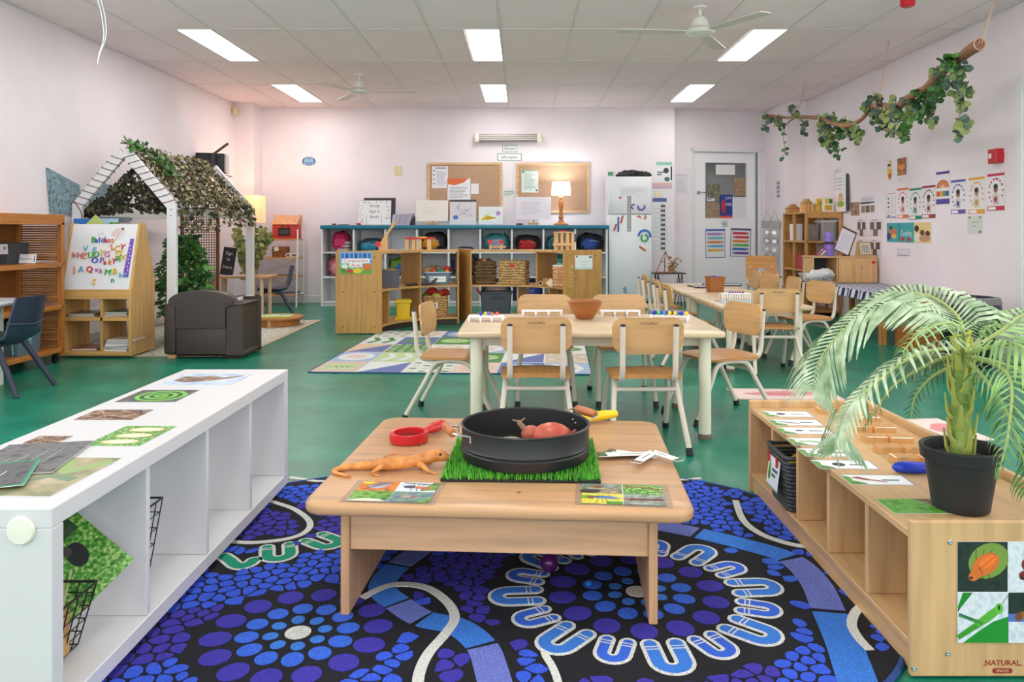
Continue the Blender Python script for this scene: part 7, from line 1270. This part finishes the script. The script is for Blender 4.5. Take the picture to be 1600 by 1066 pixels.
for x in (KX0+.04, 3.6):
    for y in (6.6, 8.4): Box('leg', wood(OAK, 'z'), x-.025, x+.025, y-.025, y+.025, 0, KZ-.03, t)
t = thing('drawer_chest', 'low orange wood drawer chest under the gingham cloth', 'drawers', (3.36, 6.42, 0)); Box('body', wood((190, 110, 50), 'x'), -.2, .28, -.2, .1, .0, .385, t); 
for k in range(3): MB().box(-.19, .27, -.214, -.2, .02+.12*k, .125+.12*k, .004).obj('drawer', wood((200, 120, 56), 'x'), t); MB().cyl((.04, -.214, .075+.12*k), (.04, -.235, .075+.12*k), .01).obj('knob', M((120, 60, 30), .4), t)
ka = thing('wall_cabinet', 'light wood cabinet, half open and half doored, on the gingham table', 'cabinet', (3.64, 7.9, KZ+.0055)); mk = wood((224, 180, 128), 'x'); kw = .66; kh = .258
Box('back', M((70, 72, 80), .7), -kw, 0, .28, .29, 0, kh, ka); Box('top', mk, -kw-.01, 0, -.01, .29, kh, kh+.016, ka); Box('floor_board', mk, -kw, 0, 0, .28, 0, .014, ka)
for x in (-kw, -.41, -.016): Box('side', mk, x, x+.016, 0, .28, .014, kh, ka)
Box('door', wood((222, 174, 118), 'z'), -.394, -.002, -.016, -.001, .004, kh-.002, ka); MB().tube([(-.17, -.016, .19), (-.165, -.03, .17), (-.165, -.016, .14)], .004, 6).obj('handle', CHROME, ka); MB().box(-.06, -.02, -.018, -.016, .2, .225).obj('red_label', M((206, 50, 40), .5), ka)
kt = KZ+.0055+kh+.0165
t = thing('water_bottle', 'purple drink bottle with a dark band on the cabinet', 'bottle', (3.17, 7.95, kt)); MB().lathe([(.042, 0), (.044, .005), (.044, .17), (.036, .195)], n=24).obj('body', M((140, 110, 200), .3), t); MB().lathe([(.0445, .12), (.0447, .121), (.0447, .15), (.0445, .151)], n=24, cap=False).obj('band', M((50, 46, 66), .5), t); MB().lathe([(.034, .195), (.036, .2), (.036, .235), (.03, .245)], n=20).obj('cap', M((150, 126, 206), .35), t); MB().tube([(-.03, 0, .21), (-.055, 0, .225), (-.05, 0, .25), (-.02, 0, .245)], .006, 6).obj('loop', M((150, 126, 206), .35), t)
t = thing('clipboard_stand', 'tilted clipboard with white paper standing on the cabinet', 'clipboard', (3.36, 7.98, kt), .0); Tc = frame((0, 0, .155), 'back', -.45, -.25); o = MB().box(-.08, .08, -.14, .14, -.008, 0, .002).obj('board', M((110, 72, 56), .6), t); o.matrix_basis = Tc; sheet('paper', None, None, Tc @ Matrix.Translation((-.01, -.01, .001)), .15, .25, lines((170, 166, 180), .1, .9, .1, .85, 8, .008), (232, 226, 238), parent=t); MB().box(-.03, .03, -.02, .03, .0, .02).obj('foot', M((110, 72, 56), .6), t)
t = thing('desk_calendar', 'tan triangular desk calendar on the cabinet', 'calendar', (3.52, 7.93, kt), .1); o = MB().prism([(-.05, 0), (.05, 0), (.012, .15), (-.0, .15)], -.07, .07).obj('stand', M((196, 160, 112), .6), t); o.rotation_euler = (PI/2, 0, PI/2); sheet('page', None, None, Matrix.Translation((-.0, -.032, .078)) @ frame((0, 0, 0), 'back', 0, -.3), .11, .11, [((120, 130, 130), rc(.1+.2*i, .1+.2*j, .24+.2*i, .24+.2*j)) for i in range(4) for j in range(4)], (226, 214, 190), parent=t)
for i, (x, c) in enumerate(((3.04, (160, 70, 120)), (3.08, (236, 236, 230)), (3.12, (120, 150, 90)), (3.06, (210, 130, 150)))): tag(MB().tube(smoothline([(x, 7.95, kt+.01), (x+.03, 7.93, kt+.03+.012*i), (x+.06, 7.95, kt+.05)], 4), .009, 6).obj('craft_ribbon', M(c, .6)), ['plum', 'white', 'green', 'rose'][i]+' craft scrap heaped on the left of the cabinet', 'scrap', 'craft scraps')
t = wire_basket((2.98, 7.8, KZ+.006), .28, .2, .1, 'white wire basket of pale cloths beside the cabinet', None)
for c in t.children: c.data.materials[0] = M((236, 236, 238), .4)
for i, (x, z, s) in enumerate(((2.98, .09, .08), (3.08, .11, .07), (2.93, .07, .06))): tag(MB().ell((x, 7.8, KZ+z), (s, .08, s*.7), 14, 9, lump=.5, seed=i).obj('cloth', M((232, 228, 228), .9, 'fabric')), ['large white', 'raised white', 'small white'][i]+' cloth bundled in the white wire basket', 'cloth', 'cloths in the wire basket')
# bin
p = P(1512, 480, 5.6); t = thing('waste_bin', 'round black waste bin with liner and grey rim at the right wall', 'bin', (p.x, 5.6, 0)); MB().lathe([(.15, 0), (.2, .44), (.205, .46)], n=32).obj('body', M((36, 36, 40), .45), t)
V = []; F = []; n = 48
for r, z in ((.212, .465), (.216, .42), (.225, .34), (.235, .28)): V += [(((r+(.465-z)*.05*noise.noise(Vector((j*.9, z*20, 1)))*1.2))*math.cos(2*PI*j/n), (r+(.465-z)*.08*noise.noise(Vector((j*.9, z*20, 1))))*math.sin(2*PI*j/n), z+.03*(z < .3)*noise.noise(Vector((j*.5, 2, 3)))) for j in range(n)]
for i in range(3): F += [(i*n+j, i*n+(j+1) % n, (i+1)*n+(j+1) % n, (i+1)*n+j) for j in range(n)]
MB().add(V, F).obj('liner', M((28, 28, 32), .28), t); MB().lathe([(.214, .455), (.216, .462), (.205, .5), (.17, .503), (.168, .5), (.2, .47)], n=40, cap=False).obj('rim', M((128, 122, 126), .45), t)
# ================================================================ papers on the right wall
def rn(px0, py0, px1, py1, label, shapes, paper=(240, 236, 240), name='poster', cat='poster', group='posters on the right wall', tilt=0.):
    T, w, h = onright(px0, py0, px1, py1); return sheet(name, label, cat, T @ Matrix.Rotation(tilt, 4, 'Z'), w, h, shapes, paper, group=group)
def child(c, sk=(150, 96, 70)): s = [(c, rc(0, .93, 1, 1)), (c, rc(0, 0, 1, .12)), ((244, 240, 238), rc(.05, .02, .5, .1))]; s += [(tuple(v*.8+40 for v in c), el(.5+.4*math.cos(w), .52+.33*math.sin(w), .045, .03)) for w in [PI*i/7-.4 for i in range(13)]]; s += [((220, 210, 206), el(.5, .34, .2, .14)), (sk, el(.5, .58, .12, .1)), ((50, 36, 34), el(.5, .65, .13, .07)), (tuple(v*.9 for v in c), el(.5, .3, .1, .08)), *[(c, el(.5+.36*math.cos(w), .62+.24*math.sin(w), .035, .022)) for w in [PI*i/8 for i in range(1, 8)]]]; return s
rn(1385, 301, 1400, 343, 'checklist poster with a dashed border, leftmost of the row', [*[((90, 80, 130), rc(.02, .03+.1*i, .05, .08+.1*i)) for i in range(9)], *[((90, 80, 130), rc(.95, .03+.1*i, .98, .08+.1*i)) for i in range(9)], ((80, 120, 190), rc(0, .06, 1, .1)), ((226, 140, 110), rc(0, .95, 1, .97)), *[(c, el(.25, .78-.16*i, .09, .04)) for i, c in enumerate(((60, 140, 80), (200, 60, 60), (110, 80, 150), (230, 200, 150), (190, 80, 90)))], *lines((170, 166, 176), .45, .9, .1, .85, 8, .008)])
rn(1402, 294, 1420, 341, 'activity poster with coral bands', child((226, 110, 80))); rn(1421, 294, 1440, 343, 'activity poster with green bands', child((40, 140, 110))); rn(1441, 290, 1462, 341, 'activity poster with maroon bands', child((160, 60, 66)))
rb = [((74, 70, 150), rc(0, .92, 1, 1)), ((84, 70, 160), rc(0, 0, 1, .16))]+[(c, el(.5, .52, .46-.07*i, .22-.034*i)) for i, c in enumerate(((190, 100, 70), (216, 130, 80), (226, 150, 90), (206, 120, 90), (236, 190, 140)))]+[((240, 236, 240), rc(0, .3, 1, .5))]+[(c, rc(.04+.23*i, .24, .27+.23*i, .4)) for i, c in enumerate(((214, 90, 60), (232, 160, 60), (90, 160, 90), (80, 80, 170)))]
rn(1463, 268, 1484, 319, 'rainbow poster with purple bands, higher than its neighbours', rb); rn(1486, 281, 1509, 334, 'activity poster with violet bands', child((100, 84, 166))); rn(1514, 277, 1539, 334, 'activity poster with amber bands', child((236, 170, 70), (190, 130, 100))); rn(1543, 271, 1570, 329, 'activity poster with red bands, rightmost of the row', child((206, 50, 80)))
rn(1386, 348, 1455, 379, 'wide teal poster reading Cooking with children cooking', [((60, 166, 170), rc(0, 0, .64, 1)), ((236, 210, 140), rc(.64, 0, 1, 1)), ((40, 120, 130), rc(.29, 0, .31, 1)), *[((200, 120, 80), el(.1+.05*i, .55-.1*(i % 2), .05, .16)) for i in range(3)], ((110, 60, 50), el(.1, .75, .04, .1)), ((230, 180, 90), el(.18, .3, .06, .12)), ((70, 60, 120), el(.05, .3, .05, .2)), ((206, 60, 50), el(.38, .16, .05, .1)), ((180, 60, 80), el(.53, .16, .05, .1)), ((70, 44, 40), el(.7, .7, .05, .16)), ((236, 232, 230), el(.72, .25, .06, .22)), ((110, 70, 56), el(.82, .5, .05, .14)), ((90, 56, 46), el(.93, .45, .05, .14)), ((200, 150, 110), el(.87, .22, .12, .16)), ((240, 240, 240), ('T', 'Cooking', .4, .465, .34, .8))])
rn(1386, 248, 1395, 284, 'small poster of a colourful cone at the top left', [(PH((240, 236, 240), (226, 190, 60), (200, 80, 60), .2), el(.5, .5, .4, .44)), ((60, 60, 70), el(.4, .72, .3, .06)), ((230, 190, 40), el(.5, .45, .3, .1)), ((206, 80, 60), el(.55, .25, .25, .1))]); rn(1401, 246, 1418, 286, 'small food photo poster at the top right', [(PH((90, 84, 70), (150, 70, 40), (220, 140, 50), .3), rc(.08, .3, .92, .98)), ((236, 150, 60), el(.5, .62, .3, .12)), ((150, 180, 60), el(.2, .4, .12, .06)), *lines((200, 196, 204), .1, .9, .05, .2, 2, .01)])
rn(1303, 263, 1315, 299, 'faint handwritten list above the open shelf', lines((150, 146, 156), .1, .8, .05, .95, 7, .01), (232, 226, 232))
T, w, h = onright(1308, 270, 1328, 331); t = thing('wall_calendar', 'thick hanging calendar with fruit drawing above the open shelf', 'calendar', T.to_translation()); sheet('front_page', None, None, frame((-.03, 0, 0), 'right', 0), w*.8, h, [((226, 190, 160), el(.5, .34, .28, .08)), ((150, 180, 70), el(.5, .2, .34, .08)), ((214, 170, 120), el(.5, .42, .2, .06)), *lines((170, 166, 176), .1, .8, .55, .9, 4, .01)], (242, 240, 240), parent=t)
for k in range(5): sheet('page', None, None, frame((-.006*k, -.05-.012*k, -.01), 'right', .03*k), w*.5, h*.92, [], (200, 200, 214) if k % 2 else (60, 64, 80), parent=t)
rn(1330, 316, 1343, 337, 'tall group photo on the right wall', [(PH((120, 80, 60), (190, 150, 130), (90, 70, 64), .3), full)], name='photo', cat='photo', group='photos on the right wall'); rn(1345, 307, 1366, 318, 'pale lilac card on the right wall', lines((200, 190, 210), .1, .9, .2, .8, 3, .05), (224, 214, 228)); rn(1345, 316, 1367, 333, 'sheet of three small photos on the right wall', [((110, 90, 80) if i % 2 else (150, 130, 110), rc(.03+.33*i, .05, .32+.33*i, .7)) for i in range(3)]+lines((180, 176, 190), .05, .95, .78, .95, 1, .03), group='photo sheets on the right wall')
for a, b, c, d, s in ((1339, 342, 1354, 370, 'upper left'), (1358, 342, 1379, 370, 'upper right'), (1339, 374, 1354, 400, 'lower left'), (1358, 374, 1377, 400, 'lower right')): rn(a, b, c, d, s+' sheet of snapshots above the cabinet', [((120, 96, 84), rc(.08, .4, .4, .82)), ((96, 84, 80), rc(.56, .4, .9, .82)), ((130, 100, 90), rc(.32, .04, .66, .42)), *lines((150, 146, 156), .2, .8, .88, .96, 1, .02)], (232, 224, 230), group='photo sheets on the right wall')
rn(1512, 337, 1535, 365, 'grey-green card with leaf corners under the amber poster', [((90, 110, 90), el(.15, .9, .08, .05)), ((90, 110, 90), el(.85, .9, .08, .05)), ((110, 120, 110), el(.85, .1, .08, .08)), ((120, 130, 126), ('T', 'Learning', .16, .5, .6)), ((120, 130, 126), ('T', 'Table', .16, .5, .36))], (214, 220, 212), name='card', cat='card')
T, w, h = onright(1403, 388, 1421, 399); t = thing('wall_socket', 'double power point under the cooking poster', 'socket', T.to_translation()); MB().box(-.012, 0, -w/2, w/2, -h/2, h/2, .003).obj('plate', M((222, 214, 226), .4), t)
for y in (-.03, .03): MB().box(-.015, -.012, y-.008, y+.008, -.012, .012).obj('switch', WHITE, t)
p = RW(1560, 244, 3.66); t = thing('fire_call_point', 'red fire call point box on the right wall', 'alarm', (3.67, p.y, p.z)); MB().box(-.06, 0, -.055, .055, -.055, .055, .004).obj('box', M((196, 22, 40), .4), t); MB().box(-.0615, -.06, .008, .04, -.015, .02).obj('glass_panel', M((236, 234, 232), .3), t); sheet('side_label', None, None, frame((.0, -.0555, 0), 'back'), .05, .05, [], (210, 30, 46), parent=t)
# hanging mirrors and cards on the corner pillar
def side(px, py, X=3.418): Y = X*K/(px-CX); return Vector((X, Y, H-(py-HY)*Y/K))
for px, n, z0, nm in ((1207, 5, 335, 'farther'), (1219, 5, 331, 'nearer')):
    p = side(px, 345); t = thing('mirror_string', nm+' string of grey shapes hanging on the corner pillar', 'wall hanging', p+Vector((-.075, 0, 0)), 1.0, group='strings of shapes on the pillar'); g = M((150, 146, 146), .35, metal=.4); MB().tube([(-.008, -.05, 0), (-.008, 0, .14), (-.008, .05, 0)], .003, 5).obj('cord', M((150, 120, 100), .7), t); MB().box(-.014, -.002, -.07, .07, -.1, .0, .004).obj('square_card', g, t)
    for k in range(n): o = MB().lathe([(.052, 0), (.055, .004), (.052, .008)], n=20).obj('ring_card', g if k % 2 else M((190, 184, 178), .5), t); o.rotation_euler.y = -PI/2; o.location = (-.002, .0, -.16-.115*k); o = MB().lathe([(.026, 0), (.026, .002)], n=16).obj('disc_centre', M((214, 210, 210), .2, metal=.5), t); o.rotation_euler.y = -PI/2; o.location = (-.011, 0, -.16-.115*k)
p = side(1216, 296); sheet('chart', 'small black and white chart on the corner pillar', 'chart', frame((3.418, p.y, p.z), 'right'), .14, .24, [((110, 108, 112), rc(.1+.22*i, .06+.24*j, .24+.22*i, .2+.24*j)) for i in range(4) for j in range(4)], (222, 218, 222))
# ================================================================ hanging branch with greenery
bp = [(1200, 181), (1222, 184), (1245, 183), (1280, 184), (1302, 194), (1325, 197), (1345, 186), (1362, 168), (1380, 164), (1398, 168), (1425, 150), (1450, 135), (1472, 112), (1500, 90), (1531, 69)]
XB = 3.12; bw = [RW(a, b, XB+.05*math.sin(i*1.1)) for i, (a, b) in enumerate(bp)]
br_ = thing('hanging_branch', 'bare brown branch with trailing leaves hung from the ceiling at right', 'branch', (0, 0, 0)); pts = smoothline(bw, 5); n = len(pts)
MB().tube([p+Vector((noise.noise(p*4), 0, noise.noise(p*5+Vector((3, 0, 0)))))*.012 for p in pts], lambda u: .017+.022*u**1.6+.004*math.sin(u*40), 10).obj('wood', wood((150, 104, 80), 'y', .7), br_)
MB().tube([RW(1245, 183, XB), RW(1235, 188, XB-.05), RW(1228, 196, XB-.08)], [.014, .01, .006], 7).obj('side_twig', wood((140, 98, 76), 'y', .7), br_)
for (a, b), (c, d) in (((1531, 69), (1560, 4)), ((1372, 165), (1350, 98)), ((1245, 182), (1256, 158))):
    p = RW(a, b, XB); u = G(c, d, ZC) if False else None; top_ = Vector((XB+.1, p.y*(.985 if a > 1500 else 1.0)+(-.0), ZC))
    for e in (-.02, .02): MB().tube([p+Vector((0, e, 0)), top_], .003, 5).obj('string', M((206, 170, 140), .7), br_)
    MB().tube([p+Vector((.034*math.cos(w)*(1.2 if a > 1500 else .8), 0, .034*math.sin(w)*(1.2 if a > 1500 else .8))) for w in [2*PI*i/12 for i in range(12)]], .004, 5, closed=True).obj('string_loop', M((206, 170, 140), .7), br_)
q = random.Random(44); euc = [M((86, 112, 92), .6), M((120, 140, 76), .6), M((66, 92, 78), .6), M((150, 160, 96), .6)]
def spray(px, py, dx, length, n, k, kind, L=.062):
    """a trailing sprig: from a point of the branch downwards"""
    p = RW(px, py, XB+q.uniform(-.06, .05)); mb = MB(); m = 7; d = length*p.y/K; path = [p+Vector((q.uniform(-.03, .03), -dx*p.y/K*i/(m-1)*.9, -d*i/(m-1))) for i in range(m)]; path = smoothline(path, 3)
    mb.tube(path, .003, 4, k=2)
    for i in range(n):
        c = path[int(q.random()*(len(path)-1))]; dr = Vector((q.gauss(0, .6), q.gauss(0, .8), q.gauss(-.25, .6))); leafblade(mb, c+dr*.012, dr, Vector((-.7, -.6, q.gauss(0, .5))), L*q.uniform(.75, 1.15), L*(.95 if kind == 0 else .85), 0 if q.random() < .6 else 1, kind == 1)
    ms = (euc if kind == 0 else ivm); o = mb.obj('leaf_spray', [ms[k % 4], ms[(k+1) % 4], M((90, 80, 60), .7)], br_, smooth=False)
for a in ((1200, 180, 0, 26, 26, 0, 0), (1215, 178, 8, 22, 22, 2, 0), (1224, 186, 4, 66, 16, 0, 1), (1240, 178, 6, -10, 12, 0, 0), (1254, 186, 8, 20, 16, 2, 0), (1286, 180, 0, 44, 40, 1, 0), (1298, 184, 4, 50, 44, 1, 0), (1312, 188, 0, 54, 40, 0, 1), (1322, 186, 6, 30, 26, 2, 0), (1334, 196, 10, 26, 20, 1, 0), (1355, 160, -4, 14, 18, 0, 0), (1366, 158, 10, -6, 14, 2, 0), (1365, 176, 6, 12, 16, 1, 0), (1380, 168, 2, 36, 26, 2, 0), (1392, 172, 4, 40, 24, 3, 0), (1404, 156, 0, 62, 34, 3, 0), (1412, 170, 10, 50, 26, 1, 1), (1424, 150, 4, 36, 40, 0, 0), (1440, 140, 0, 44, 34, 1, 1), (1452, 140, -4, 50, 40, 0, 0), (1462, 128, 6, 34, 30, 0, 1), (1472, 112, -8, 24, 22, 3, 0), (1480, 104, 0, -16, 22, 2, 1), (1468, 108, -12, -8, 14, 1, 0), (1490, 100, 4, 46, 34, 0, 0), (1500, 100, 6, 60, 40, 0, 0), (1500, 160, 3, 62, 24, 3, 0)): spray(*a)
